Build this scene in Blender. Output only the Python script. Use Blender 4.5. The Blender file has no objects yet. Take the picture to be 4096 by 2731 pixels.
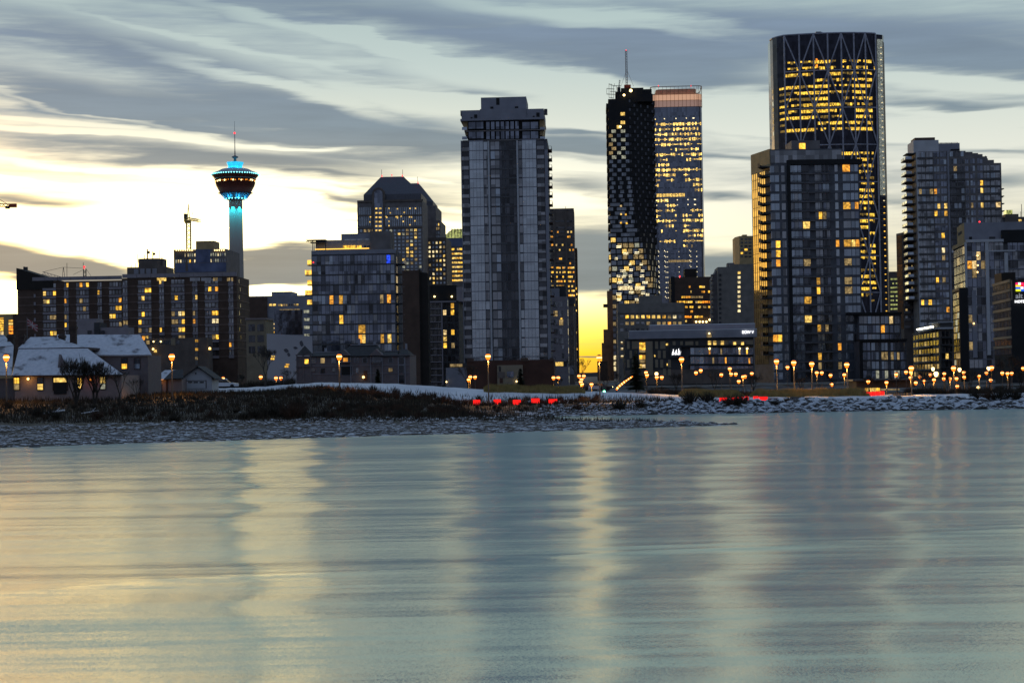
import bpy, bmesh, math, random
from mathutils import Vector, Matrix
random.seed(7)
rnd = random.random
sc = bpy.context.scene
# ---------------------------------------------------------------- camera
F = 6900.0; CX, CY = 2048.0, 1365.5; EYE = 6.0
PITCH, ROLL = math.radians(1.158), math.radians(-0.95)
RM = Matrix.Rotation(math.radians(90) + PITCH, 3, 'X') @ Matrix.Rotation(ROLL, 3, 'Z')
cam_d = bpy.data.cameras.new('camera'); cam = bpy.data.objects.new('camera', cam_d)
sc.collection.objects.link(cam); sc.camera = cam
cam.matrix_world = Matrix.Translation((0, 0, EYE)) @ RM.to_4x4()
cam_d.sensor_width = 36.0; cam_d.lens = 36.0 * F / 4096.0
cam_d.clip_start = 0.5; cam_d.clip_end = 30000
CAM = Vector((0, 0, EYE))
def ray(x, y): return RM @ Vector(((x - CX) / F, (CY - y) / F, -1.0))
def P(x, y, D):
    d = ray(x, y); return CAM + d * (D / d.y)
def ZY(y, x, D): return P(x, y, D).z
# ---------------------------------------------------------------- colour management
sc.view_settings.view_transform = 'Standard'; sc.view_settings.look = 'None'
sc.view_settings.exposure = 0.14; sc.view_settings.gamma = 1.0
sc.cycles.max_bounces = 4; sc.cycles.diffuse_bounces = 2; sc.cycles.glossy_bounces = 3
sc.cycles.caustics_reflective = False; sc.cycles.caustics_refractive = False
# ---------------------------------------------------------------- sky
world = bpy.data.worlds.new('World'); sc.world = world; world.use_nodes = True
NT = world.node_tree; NT.nodes.clear()
def nd(nt, t, **kw):
    n = nt.nodes.new(t)
    for k, v in kw.items(): setattr(n, k, v)
    return n
def mth(nt, op, a, b=None, c=None, clamp=False):
    n = nd(nt, 'ShaderNodeMath', operation=op, use_clamp=clamp)
    for i, v in enumerate((a, b, c)):
        if v is None: continue
        if isinstance(v, (int, float)): n.inputs[i].default_value = v
        else: nt.links.new(v, n.inputs[i])
    return n.outputs[0]
def ramp(nt, fac, stops, interp='LINEAR'):
    n = nd(nt, 'ShaderNodeValToRGB'); cr = n.color_ramp; cr.interpolation = interp
    while len(cr.elements) > 1: cr.elements.remove(cr.elements[-1])
    for i, (p, c) in enumerate(stops):
        e = cr.elements[0] if i == 0 else cr.elements.new(p)
        e.position = p; e.color = (*c, 1) if len(c) == 3 else c
    nt.links.new(fac, n.inputs[0]); return n.outputs[0]
def mixc(nt, f, a, b, mode='MIX'):
    n = nd(nt, 'ShaderNodeMix', data_type='RGBA', blend_type=mode)
    for s, v in ((n.inputs[0], f), (n.inputs[6], a), (n.inputs[7], b)):
        if isinstance(v, (int, float)): s.default_value = v
        elif isinstance(v, tuple): s.default_value = (*v, 1)
        else: nt.links.new(v, s)
    return n.outputs[2]
SUN_EL, SUN_AZ = math.radians(2.0), math.radians(-24)   # the sun is about to set, out of frame to the left
def build_sky():
    nt = NT; L = nt.links
    tc = nd(nt, 'ShaderNodeTexCoord'); sp = nd(nt, 'ShaderNodeSeparateXYZ')
    L.new(tc.outputs['Generated'], sp.inputs[0])
    az = mth(nt, 'ARCTAN2', sp.outputs[0], sp.outputs[1])
    U = mth(nt, 'MULTIPLY', az, 6.9)
    V = mth(nt, 'MULTIPLY', mth(nt, 'ARCSINE', sp.outputs[2]), 6.9)
    cb = nd(nt, 'ShaderNodeCombineXYZ'); L.new(U, cb.inputs[0]); L.new(V, cb.inputs[1])
    # stretched noise that bends the cloud streaks
    def noise(scale, rot, sx, sy, detail, w, rough=.5):
        mp = nd(nt, 'ShaderNodeMapping'); L.new(cb.outputs[0], mp.inputs[0])
        mp.inputs['Rotation'].default_value = (0, 0, math.radians(rot)); mp.inputs['Scale'].default_value = (sx, sy, 1)
        n = nd(nt, 'ShaderNodeTexNoise', noise_dimensions='4D'); L.new(mp.outputs[0], n.inputs['Vector'])
        n.inputs['W'].default_value = w; n.inputs['Scale'].default_value = scale
        n.inputs['Detail'].default_value = detail; n.inputs['Roughness'].default_value = rough
        return n.outputs['Fac']
    n1 = noise(1.0, 6, 1.1, 6.5, 4, 1.3); n2 = noise(1.0, 5, 1.7, 22, 6, 7.7, .6); n3 = noise(1.0, 0, .5, 2.0, 2, 3.1)
    wv = mth(nt, 'MULTIPLY', mth(nt, 'SUBTRACT', n1, .5), .17)
    wu = mth(nt, 'MULTIPLY', mth(nt, 'SUBTRACT', n2, .5), .5)
    cw = nd(nt, 'ShaderNodeCombineXYZ')
    L.new(mth(nt, 'ADD', U, wu), cw.inputs[0]); L.new(mth(nt, 'ADD', V, wv), cw.inputs[1])
    K = 4096 / 2352.0
    # one entry a streak: centre x, y, half length, half thickness, slope in degrees, weight (negative = a gap of clear sky)
    S = [(900,40,950,66,7,1.3),(1500,165,520,50,8,1.5),(300,112,480,50,11,1.2),(230,225,420,52,10,1.6),(760,272,520,52,8,1.9),
         (930,335,480,42,3,1.4),(420,352,720,34,2,1.2),(750,405,480,44,6,1.0),(90,470,280,22,2,1.7),(60,598,380,42,6,3.0),
         (665,614,200,66,-2,3.4),(1180,608,700,66,1,2.2),(830,516,230,8,0,1.1),(900,470,330,34,3,.95),(1335,335,190,36,3,1.9),(1320,302,130,8,3,1.2),
         (1340,430,170,34,5,.9),(1335,560,260,75,0,1.8),(1335,630,300,50,0,2.0),(1950,75,900,70,5,1.4),(2230,140,420,46,7,1.3),
         (1560,110,360,40,7,1.3),(1680,352,120,12,4,1.0),(1670,456,110,18,0,1.3),(1700,612,190,42,5,1.6),(2200,243,300,17,5,1.1),
         (2290,345,200,10,3,.8),(2330,420,120,26,2,.8),(2050,400,140,20,0,.6),(2060,470,120,24,0,.8),(300,655,500,10,-2,.4),
         (120,640,300,12,0,.7),(700,200,260,18,10,.6),(1100,215,200,8,2,.5),(560,300,300,14,4,.8),(1370,832,60,4,0,3.0),(1335,745,120,4,0,.2),
         (860,105,520,19,13,-1.7),(1250,190,400,42,7,-1.9),(620,190,430,20,13,-1.6),(930,228,330,26,7,-1.5),(1150,250,300,26,8,-1.5),
         (1380,38,420,30,6,-1.6),(130,272,330,11,5,-1.2),(150,302,420,13,2,-1.3),(330,318,330,8,2,-.9),(660,334,140,7,2,-1.6),
         (1330,262,210,42,3,-1.6),(1720,262,190,60,3,-1.7),(1330,385,170,14,4,-1.5),(2220,196,330,20,4,-1.5),(2200,300,330,46,3,-1.6),
         (400,440,560,18,3,-1.0),(200,245,330,9,11,-1.0),(1340,465,160,12,2,-.7),(380,520,560,66,0,-1.9),(1660,500,160,44,0,-1.5),
         (1340,730,160,62,0,-3.0),(600,670,260,14,2,-2.0),(20,690,130,34,0,-2.2),(350,600,120,30,4,-1.2),(500,100,380,11,11,-.8),(1500,75,260,12,7,-.9)]
    S += [(250,385,420,8,3,-1.0),(600,430,400,10,5,-1.2),(150,420,260,11,4,-1.4),(450,405,500,7,4,-.8),(650,400,420,9,4,.6),(300,440,330,8,4,.9),(800,455,330,12,3,.9),(480,418,300,7,5,.6),(900,420,200,7,3,-.8),(1000,470,160,9,2,-.9),(2150,255,300,8,4,-.7),(2250,375,200,9,2,-.6),(2080,330,160,7,3,.5),(1730,300,160,8,3,.6),(1330,360,140,7,2,-.6)]
    tot = None
    for (x, y, a, b, sl, w) in S:
        d = ray(x * K, y * K).normalized()
        u0 = math.atan2(d.x, d.y) * 6.9; v0 = math.asin(d.z) * 6.9
        mp = nd(nt, 'ShaderNodeMapping', vector_type='TEXTURE'); L.new(cw.outputs[0], mp.inputs[0])
        mp.inputs['Location'].default_value = (u0, v0, 0)
        mp.inputs['Rotation'].default_value = (0, 0, -math.radians(sl + .9))
        mp.inputs['Scale'].default_value = (a * K / 1000, b * K / 1000, 1)
        g = nd(nt, 'ShaderNodeTexGradient', gradient_type='SPHERICAL'); L.new(mp.outputs[0], g.inputs[0])
        m = mth(nt, 'MULTIPLY', g.outputs['Fac'], w)
        tot = m if tot is None else mth(nt, 'ADD', tot, m)
    # underlying cloudiness with height above the horizon
    Vn = mth(nt, 'DIVIDE', V, 4.0, clamp=True)
    base = mth(nt, 'MULTIPLY', ramp(nt, Vn, [(0, (.16,)*3), (.1, (.18,)*3), (.2, (.36,)*3), (.26, (.5,)*3), (.4, (.45,)*3), (.6, (.35,)*3), (1, (.6,)*3)]), 1.0)
    wisp = mth(nt, 'ADD', mth(nt, 'MULTIPLY', mth(nt, 'SUBTRACT', n2, .5), 2.1), mth(nt, 'MULTIPLY', mth(nt, 'SUBTRACT', n1, .5), 1.2))
    m = mth(nt, 'ADD', mth(nt, 'ADD', base, tot), wisp)
    mr = nd(nt, 'ShaderNodeMapRange', interpolation_type='SMOOTHSTEP'); L.new(m, mr.inputs[0])
    mr.inputs[1].default_value = -.15; mr.inputs[2].default_value = 1.6; mask = mr.outputs[0]
    # clear sky and cloud colours by height (V/4), left to right
    clearL = ramp(nt, Vn, [(0, (1.0, .46, .03)), (.02, (1.0, .62, .03)), (.045, (1.0, .78, .14)), (.075, (1., .86, .42)), (.11, (1., .79, .33)), (.17, (1, .84, .44)), (.225, (.70, .68, .53)), (.3, (.50, .585, .56)), (.42, (.31, .43, .45)), (.6, (.17, .28, .33)), (1, (.13, .21, .30))])
    clearR = ramp(nt, Vn, [(0, (.8, .38, .03)), (.02, (.85, .52, .02)), (.045, (.9, .64, .12)), (.075, (.88, .74, .38)), (.11, (.84, .77, .55)), (.19, (.76, .76, .66)), (.25, (.62, .67, .61)), (.32, (.46, .56, .545)), (.45, (.28, .41, .44)), (.6, (.17, .28, .33)), (1, (.13, .21, .30))])
    sL = nd(nt, 'ShaderNodeMapRange', interpolation_type='SMOOTHSTEP'); L.new(U, sL.inputs[0])
    sL.inputs[1].default_value = 1.3; sL.inputs[2].default_value = -1.6
    clear = mixc(nt, sL.outputs[0], clearR, clearL)
    cloudL = ramp(nt, Vn, [(0, (.40, .26, .08)), (.04, (.26, .25, .18)), (.08, (.22, .245, .235)), (.12, (.27, .265, .225)), (.17, (.32, .30, .245)), (.20, (.26, .275, .26)), (.25, (.19, .245, .285)), (.34, (.165, .225, .30)), (.45, (.19, .27, .33)), (1, (.11, .17, .26))])
    cloudR = ramp(nt, Vn, [(0, (.34, .24, .10)), (.05, (.22, .24, .22)), (.10, (.19, .235, .25)), (.2, (.19, .24, .265)), (.26, (.185, .245, .29)), (.34, (.17, .23, .31)), (.45, (.20, .28, .34)), (1, (.11, .17, .26))])
    cloud = mixc(nt, sL.outputs[0], cloudR, cloudL)
    cv = nd(nt, 'ShaderNodeVectorMath', operation='SCALE'); L.new(cloud, cv.inputs[0])
    L.new(mth(nt, 'ADD', .68, mth(nt, 'ADD', mth(nt, 'MULTIPLY', n1, .30), mth(nt, 'MULTIPLY', n2, .46))), cv.inputs['Scale']); cloud = cv.outputs[0]
    # afterglow: brighter than white where the sun has gone down, strongest left of the frame
    def bump1(x, c, w):
        t = mth(nt, 'DIVIDE', mth(nt, 'SUBTRACT', x, c), w)
        return mth(nt, 'EXPONENT', mth(nt, 'MULTIPLY', mth(nt, 'MULTIPLY', t, t), -1))
    glow = mth(nt, 'MULTIPLY', bump1(U, -1.5, 1.5), bump1(V, .42, .36))
    glow2 = mth(nt, 'MULTIPLY', bump1(U, -2.95, .92), bump1(V, .44, .44))
    gain = mth(nt, 'ADD', mth(nt, 'ADD', 1.0, mth(nt, 'MULTIPLY', glow, 2.9)), mth(nt, 'MULTIPLY', glow2, 1.5))
    sc1 = nd(nt, 'ShaderNodeVectorMath', operation='SCALE'); L.new(clear, sc1.inputs[0]); L.new(gain, sc1.inputs['Scale'])
    gold = mixc(nt, glow2, sc1.outputs[0], (4.4, 2.2, .38))
    front = mixc(nt, mask, gold, cloud)
    # the sky behind and above the camera: dull blue dusk
    back = ramp(nt, mth(nt, 'DIVIDE', V, 11.0, clamp=True), [(0, (.135, .15, .19)), (.15, (.16, .19, .25)), (.4, (.17, .225, .33)), (1, (.17, .255, .39))])
    fb = nd(nt, 'ShaderNodeMapRange', interpolation_type='SMOOTHSTEP'); L.new(sp.outputs[1], fb.inputs[0])
    fb.inputs[1].default_value = .45; fb.inputs[2].default_value = -.15
    col = mixc(nt, fb.outputs[0], front, back)
    hi = nd(nt, 'ShaderNodeMapRange', interpolation_type='SMOOTHSTEP'); L.new(V, hi.inputs[0])
    hi.inputs[1].default_value = 2.6; hi.inputs[2].default_value = 5.5
    col = mixc(nt, hi.outputs[0], col, back)
    bg = nd(nt, 'ShaderNodeBackground'); L.new(col, bg.inputs[0]); bg.inputs[1].default_value = 1.0
    # clear-air light above the clouds: physical sky with the sun at the horizon
    sky = nd(nt, 'ShaderNodeTexSky', sky_type='NISHITA', sun_disc=False, sun_elevation=SUN_EL, sun_rotation=SUN_AZ)
    bg2 = nd(nt, 'ShaderNodeBackground'); L.new(sky.outputs[0], bg2.inputs[0]); bg2.inputs[1].default_value = 0.004
    add = nd(nt, 'ShaderNodeAddShader'); out = nd(nt, 'ShaderNodeOutputWorld')
    L.new(bg.outputs[0], add.inputs[0]); L.new(bg2.outputs[0], add.inputs[1]); L.new(add.outputs[0], out.inputs[0])
build_sky()
world.cycles.sampling_method = 'MANUAL'; world.cycles.sample_map_resolution = 1024
sun_d = bpy.data.lights.new('sun', 'SUN'); sun_d.energy = 0.4; sun_d.angle = math.radians(3); sun_d.color = (1, .62, .25)
sun = bpy.data.objects.new('sun', sun_d); sc.collection.objects.link(sun)
sdir = Vector((math.sin(SUN_AZ) * math.cos(SUN_EL), math.cos(SUN_AZ) * math.cos(SUN_EL), math.sin(SUN_EL)))
sun.rotation_euler = sdir.to_track_quat('Z', 'Y').to_euler()
# ---------------------------------------------------------------- materials
MATS = {}
def principled(name):
    m = bpy.data.materials.new(name); m.use_nodes = True
    nt = m.node_tree; b = nt.nodes['Principled BSDF']; MATS[name] = m; return m, nt, b
def mat(name, col, rough=.8, metal=0.0, var=.25, scale=.35, spec=.4, stretch=(1, 1, 1), bump=0):
    """opaque surface with blotchy variation"""
    m, nt, b = principled(name); L = nt.links
    tc = nd(nt, 'ShaderNodeTexCoord'); mp = nd(nt, 'ShaderNodeMapping'); L.new(tc.outputs['Object'], mp.inputs[0])
    mp.inputs['Scale'].default_value = stretch
    n = nd(nt, 'ShaderNodeTexNoise'); n.inputs['Scale'].default_value = scale; n.inputs['Detail'].default_value = 6
    L.new(mp.outputs[0], n.inputs['Vector'])
    c = ramp(nt, n.outputs['Fac'], [(.3, tuple(v * (1 - var) for v in col)), (.7, tuple(min(1, v * (1 + var)) for v in col))])
    L.new(c, b.inputs['Base Color'])
    b.inputs['Roughness'].default_value = rough; b.inputs['Metallic'].default_value = metal
    b.inputs['Specular IOR Level'].default_value = spec
    if bump:
        bp = nd(nt, 'ShaderNodeBump'); bp.inputs['Distance'].default_value = bump; L.new(n.outputs['Fac'], bp.inputs['Height'])
        L.new(bp.outputs[0], b.inputs['Normal'])
    return m
def cells(nt, sx, sz, seed=0.0):
    """random value for each pane-sized cell of a facade"""
    tc = nd(nt, 'ShaderNodeTexCoord'); sn = nd(nt, 'ShaderNodeVectorMath', operation='SNAP')
    nt.links.new(tc.outputs['Object'], sn.inputs[0]); sn.inputs[1].default_value = (sx, 7.0, sz)
    w = nd(nt, 'ShaderNodeTexWhiteNoise', noise_dimensions='4D'); nt.links.new(sn.outputs[0], w.inputs[0]); w.inputs['W'].default_value = seed
    return w.outputs['Value'], tc
def glass(name, col, rough=.12, metal=.85, var=.5, sx=1.4, sz=3.0, tilt=.02):
    """coated facade glass: mirrors the sky, each pane a little different"""
    m, nt, b = principled(name); L = nt.links
    v, tc = cells(nt, sx, sz)
    c = ramp(nt, v, [(0, tuple(x * (1 - var) for x in col)), (1, tuple(x * (1 + var) for x in col))])
    L.new(c, b.inputs['Base Color'])
    b.inputs['Roughness'].default_value = rough; b.inputs['Metallic'].default_value = metal
    n = nd(nt, 'ShaderNodeTexNoise'); n.inputs['Scale'].default_value = .25; L.new(tc.outputs['Object'], n.inputs['Vector'])
    bp = nd(nt, 'ShaderNodeBump'); bp.inputs['Distance'].default_value = tilt * 4; L.new(n.outputs['Fac'], bp.inputs['Height']); L.new(bp.outputs[0], b.inputs['Normal'])
    return m
def lit(name, col, st, var=.75, sx=.9, sz=1.1, seed=1.0, dark=(.02, .02, .02)):
    """a room with its lamps on behind the pane: patchy furniture, blinds and ceiling lamps"""
    m, nt, b = principled(name); L = nt.links
    v, tc = cells(nt, sx, sz, seed)
    n = nd(nt, 'ShaderNodeTexNoise'); n.inputs['Scale'].default_value = 1.5; n.inputs['Detail'].default_value = 3; L.new(tc.outputs['Object'], n.inputs['Vector'])
    hot = mth(nt, 'POWER', mth(nt, 'MULTIPLY', n.outputs['Fac'], 1.75), 3.0)
    k = mth(nt, 'MULTIPLY', mth(nt, 'ADD', mth(nt, 'MULTIPLY', v, var), mth(nt, 'MULTIPLY', hot, 1.1 - var * .5)), st)
    b.inputs['Base Color'].default_value = (*dark, 1); b.inputs['Roughness'].default_value = .2
    b.inputs['Emission Color'].default_value = (*col, 1); L.new(k, b.inputs['Emission Strength'])
    m.cycles.emission_sampling = 'NONE'
    return m
def lamp(name, col, st):
    m, nt, b = principled(name); b.inputs['Base Color'].default_value = (*col, 1)
    b.inputs['Emission Color'].default_value = (*col, 1); b.inputs['Emission Strength'].default_value = st
    m.cycles.emission_sampling = 'NONE'; return m
# ---------------------------------------------------------------- mesh collection
class MB:
    def __init__(s): s.v = []; s.f = []; s.m = []
    def add(s, vs, fs, mi=0):
        o = len(s.v); s.v += [tuple(v) for v in vs]; s.f += [tuple(i + o for i in f) for f in fs]; s.m += [mi] * len(fs)
    def hexa(s, b4, t4, mi=0, bottom=True):
        fs = [(4, 5, 6, 7), (0, 1, 5, 4), (1, 2, 6, 5), (2, 3, 7, 6), (3, 0, 4, 7)] + ([(3, 2, 1, 0)] if bottom else [])
        s.add(list(b4) + list(t4), fs, mi)
    def box(s, x0, x1, y0, y1, z0, z1, mi=0):
        s.hexa([(x0, y0, z0), (x1, y0, z0), (x1, y1, z0), (x0, y1, z0)], [(x0, y0, z1), (x1, y0, z1), (x1, y1, z1), (x0, y1, z1)], mi)
    def wbox(s, W, u0, u1, z0, z1, o0, o1, mi=0):
        p = [W.pt(u0, 0, o1), W.pt(u1, 0, o1), W.pt(u1, 0, o0), W.pt(u0, 0, o0)]
        s.hexa([(q.x, q.y, z0) for q in p], [(q.x, q.y, z1) for q in p], mi)
    def prism(s, pts, z0, z1, mi=0):
        n = len(pts); zt = z1 if isinstance(z1, (list, tuple)) else [z1] * n
        a = sum(pts[i][0] * pts[(i + 1) % n][1] - pts[(i + 1) % n][0] * pts[i][1] for i in range(n))
        if a < 0: pts = pts[::-1]; zt = zt[::-1]
        vs = [(p[0], p[1], z0) for p in pts] + [(p[0], p[1], z) for p, z in zip(pts, zt)]
        s.add(vs, [tuple(range(n, 2 * n)), tuple(range(n - 1, -1, -1))] + [(i, (i + 1) % n, n + (i + 1) % n, n + i) for i in range(n)], mi)
    def tube(s, a, b, r, r2=None, n=6, mi=0, cap=True):
        a = Vector(a); b = Vector(b); r2 = r if r2 is None else r2
        d = (b - a).normalized(); q = d.orthogonal().normalized(); w = d.cross(q)
        vs = []
        for c, rr in ((a, r), (b, r2)):
            vs += [c + (q * math.cos(t) + w * math.sin(t)) * rr for t in (2 * math.pi * i / n for i in range(n))]
        fs = [(i, (i + 1) % n, n + (i + 1) % n, n + i) for i in range(n)]
        if cap: fs += [tuple(range(n - 1, -1, -1)), tuple(range(n, 2 * n))]
        s.add(vs, fs, mi)
    def lathe(s, c, prof, n=32, mi=0):
        """prof: (z, r) from bottom to top round the vertical axis through c"""
        vs = [(c[0] + r * math.cos(2 * math.pi * i / n), c[1] + r * math.sin(2 * math.pi * i / n), z) for z, r in prof for i in range(n)]
        fs = [(k * n + i, k * n + (i + 1) % n, (k + 1) * n + (i + 1) % n, (k + 1) * n + i) for k in range(len(prof) - 1) for i in range(n)]
        fs += [tuple(range(n - 1, -1, -1)), tuple(range((len(prof) - 1) * n, len(prof) * n))]
        s.add(vs, fs, mi)
    def ball(s, c, r, mi=0, n=8, k=5, sz=1.0):
        prof = [(c[2] - math.cos(math.pi * j / k) * r * sz, max(.001, math.sin(math.pi * j / k) * r)) for j in range(k + 1)]
        s.lathe(c, prof, n, mi)
    def build(s, name, root, mats, smooth=False, kind=None):
        o0 = root.location if root is not None else Vector((0, 0, 0))
        me = bpy.data.meshes.new(name)
        me.from_pydata([(x - o0.x, y - o0.y, z - o0.z) for x, y, z in s.v], [], s.f)
        ml = mats if isinstance(mats, (list, tuple)) else [mats]
        for m in ml: me.materials.append(MATS[m])
        if len(ml) > 1: me.polygons.foreach_set('material_index', s.m)
        if smooth: me.polygons.foreach_set('use_smooth', [True] * len(s.f))
        me.update()
        o = bpy.data.objects.new(name, me); sc.collection.objects.link(o)
        if root is not None: o.parent = root
        if kind: o['kind'] = kind
        return o
def tag(o, label=None, cat=None, group=None, kind=None):
    if label: o['label'] = label
    if cat: o['category'] = cat
    if group: o['group'] = group
    if kind: o['kind'] = kind
    return o
def empty(name, loc, label, cat, group=None):
    o = bpy.data.objects.new(name, None); sc.collection.objects.link(o); o.location = loc; o.empty_display_size = 1
    return tag(o, label, cat, group)
def solo(mb, name, mats, loc, label, cat, group=None, kind=None, smooth=False):
    """a thing that is one mesh, its origin at loc"""
    e = bpy.data.objects.new('tmp', None); e.location = loc
    o = mb.build(name, e, mats, smooth); o.parent = None; o.location = loc
    bpy.data.objects.remove(e)
    return tag(o, label, cat, group, kind)
# ---------------------------------------------------------------- walls laid out on the city grid
GRID = 2.67
class Wall:
    def __init__(s, A, B):
        s.A = Vector((A[0], A[1])); s.B = Vector((B[0], B[1])); s.d = (s.B - s.A).normalized(); s.L = (s.B - s.A).length
        n = Vector((s.d.y, -s.d.x)); mid = (s.A + s.B) / 2
        if n.dot(-mid) < 0: n = -n
        s.n = n
    def uz(s, x, y):
        r = ray(x, y); den = s.d.x * r.y - s.d.y * r.x
        u = (s.A.y * r.x - s.A.x * r.y) / den; q = s.A + s.d * u
        t = q.y / r.y; return u, EYE + t * r.z
    def u(s, x, y): return s.uz(x, y)[0]
    def z(s, x, y): return s.uz(x, y)[1]
    def pt(s, u, z, o=0):
        q = s.A + s.d * u + s.n * o; return Vector((q.x, q.y, z))
    def rect(s, x0, x1, y0, y1, yr=None):
        ym = (y0 + y1) / 2 if yr is None else yr; xm = (x0 + x1) / 2
        return s.u(x0, ym), s.u(x1, ym), s.z(xm, y1), s.z(xm, y0)
def gwall(xa, xb, y, D, yaw=GRID):
    a = P(xa, y, D); g = math.radians(yaw); d = Vector((math.cos(g), -math.sin(g))); w = Wall((a.x, a.y), (a.x + d.x, a.y + d.y))
    u = w.u(xb, y); return Wall((a.x, a.y), (a.x + d.x * u, a.y + d.y * u))
def side(W, which, depth=None, x=None, y=None):
    away = -W.n
    base = W.B if which == 'R' else W.A
    w = Wall(base, base + away * (depth or 10))
    if x is not None:
        u = w.u(x, y); w = Wall(base, base + away * u)
    return w
def foot(W, depth): return [tuple(W.A), tuple(W.B), tuple(W.B - W.n * depth), tuple(W.A - W.n * depth)]
class Bld:
    def __init__(s, name, label, cat, W, group=None, z0=2.6):
        s.W = W; m = (W.A + W.B) / 2; s.root = empty(name, (m.x, m.y, z0), label, cat, group); s.wins = []; s.z0 = z0
    def win(s, W, r, mt, o0=-.05, o1=.08):
        if mt == 'lit_a' and rnd() < .5: mt = random.choice(['lit_e', 'lit_b', 'lit_e', 'lit_f'])
        s.wins.append((W, r, mt, o0, o1))
    def grid(s, W, x0, x1, y0, y1, nc, nr, fw, fh, dark, lits=(), pl=0.0, litm=('lit_a',), yr=None, o1=.08, va=.5, skip=None):
        """nc x nr windows over the pixel rectangle; fw, fh the share of each cell that is glass"""
        u0, u1, z0, z1 = W.rect(x0, x1, y0, y1, yr); cu = (u1 - u0) / nc; cz = (z1 - z0) / nr
        L = []
        for q in lits:
            u, z = W.uz(q[0], q[1]); L.append((int((u - u0) // cu), int((z1 - z) // cz), q[2] if len(q) > 2 else litm[0]))
        for j in range(nr):
            for i in range(nc):
                if skip and skip(i, j): continue
                a = u0 + cu * (i + (1 - fw) / 2); t = z1 - cz * (j + (1 - fh) * va)
                mt = dark
                for li, lj, lm in L:
                    if li == i and lj == j: mt = lm
                if mt is dark and rnd() < pl: mt = random.choice(litm)
                if mt: s.win(W, (a, a + cu * fw, t - cz * fh, t), mt, -.05, o1)
    def flush(s, cap=96, name='window', label=None):
        if not s.wins: return
        def key(w):
            r = w[1]; return (0 if w[2].startswith('lit') else 1, -(r[1] - r[0]) * (r[3] - r[2]))
        ws = sorted(s.wins, key=key) if len(s.wins) > cap else s.wins
        for W, r, mt, o0, o1 in ws[:cap]:
            b = MB(); b.wbox(W, *r, o0, o1); o = b.build(name, s.root, mt)
        rest = ws[cap:]
        if rest:
            ml = sorted({w[2] for w in rest}); b = MB()
            for W, r, mt, o0, o1 in rest: b.wbox(W, *r, o0, o1, ml.index(mt))
            b.build(name, s.root, ml, kind='stuff')
        s.wins = []

def _piece(s, name, mt, W, u0, u1, z0, z1, o0, o1, parent=None, label=None):
    b = MB(); b.wbox(W, min(u0, u1), max(u0, u1), min(z0, z1), max(z0, z1), o0, o1)
    o = b.build(name, s.root, mt); 
    if parent is not None: o.parent = parent
    if label: o['label'] = label
    return o
Bld.piece = _piece
def _pr(s, name, mt, W, x0, x1, y0, y1, o0=-.1, o1=.1, yr=None, label=None):
    r = W.rect(x0, x1, y0, y1, yr); return s.piece(name, mt, W, *r, o0, o1, label=label)
Bld.pr = _pr
def _body(s, name, mt, W, depth, y, x=None, z0=None, o=0):
    """solid block behind wall W, up to pixel row y"""
    z = W.z(x if x else (s.cx), y); m = MB(); m.prism(foot(W, depth), s.z0 if z0 is None else z0, z); m.build(name, s.root, mt); return z
Bld.body = _body
# ---------------------------------------------------------------- material set
def snowy(name, rock, snow=(.62, .66, .72), lo=.55, hi=.75, bump=.05, patch=0):
    m, nt, b = principled(name); L = nt.links
    g = nd(nt, 'ShaderNodeNewGeometry'); sp = nd(nt, 'ShaderNodeSeparateXYZ'); L.new(g.outputs['Normal'], sp.inputs[0])
    n = nd(nt, 'ShaderNodeTexNoise'); n.inputs['Scale'].default_value = 1.6; n.inputs['Detail'].default_value = 5; L.new(g.outputs['Position'], n.inputs['Vector'])
    k = mth(nt, 'ADD', sp.outputs[2], mth(nt, 'MULTIPLY', mth(nt, 'SUBTRACT', n.outputs['Fac'], .5), .7 + patch))
    mr = nd(nt, 'ShaderNodeMapRange'); L.new(k, mr.inputs[0]); mr.inputs[1].default_value = lo; mr.inputs[2].default_value = hi
    n2 = nd(nt, 'ShaderNodeTexNoise'); n2.inputs['Scale'].default_value = 3; L.new(g.outputs['Position'], n2.inputs['Vector'])
    rc = ramp(nt, n2.outputs['Fac'], [(.3, tuple(v * .55 for v in rock)), (.7, tuple(v * 1.4 for v in rock))])
    L.new(mixc(nt, mr.outputs[0], rc, snow), b.inputs['Base Color']); b.inputs['Roughness'].default_value = .8
    return m
mat('snow', (.60, .64, .70), .7, var=.10, scale=.25)
def roof_snow():
    m, nt, b = principled('snow_roof'); L = nt.links; tc = nd(nt, 'ShaderNodeTexCoord')
    n = nd(nt, 'ShaderNodeTexNoise'); n.inputs['Scale'].default_value = .55; n.inputs['Detail'].default_value = 7; n.inputs['Roughness'].default_value = .62; L.new(tc.outputs['Object'], n.inputs['Vector'])
    n2 = nd(nt, 'ShaderNodeTexNoise'); n2.inputs['Scale'].default_value = 2.2; L.new(tc.outputs['Object'], n2.inputs['Vector'])
    L.new(mixc(nt, ramp(nt, n.outputs['Fac'], [(.55, (0, 0, 0)), (.66, (.85,) * 3)]), ramp(nt, n2.outputs['Fac'], [(.3, (.46, .5, .57)), (.7, (.6, .63, .7))]), (.10, .10, .115)), b.inputs['Base Color']); b.inputs['Roughness'].default_value = .75
roof_snow()
snowy('river_rock', (.10, .085, .07), lo=.78, hi=1.05)
snowy('riprap', (.10, .10, .10), snow=(.5, .55, .62), lo=.42, hi=.72)
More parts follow.
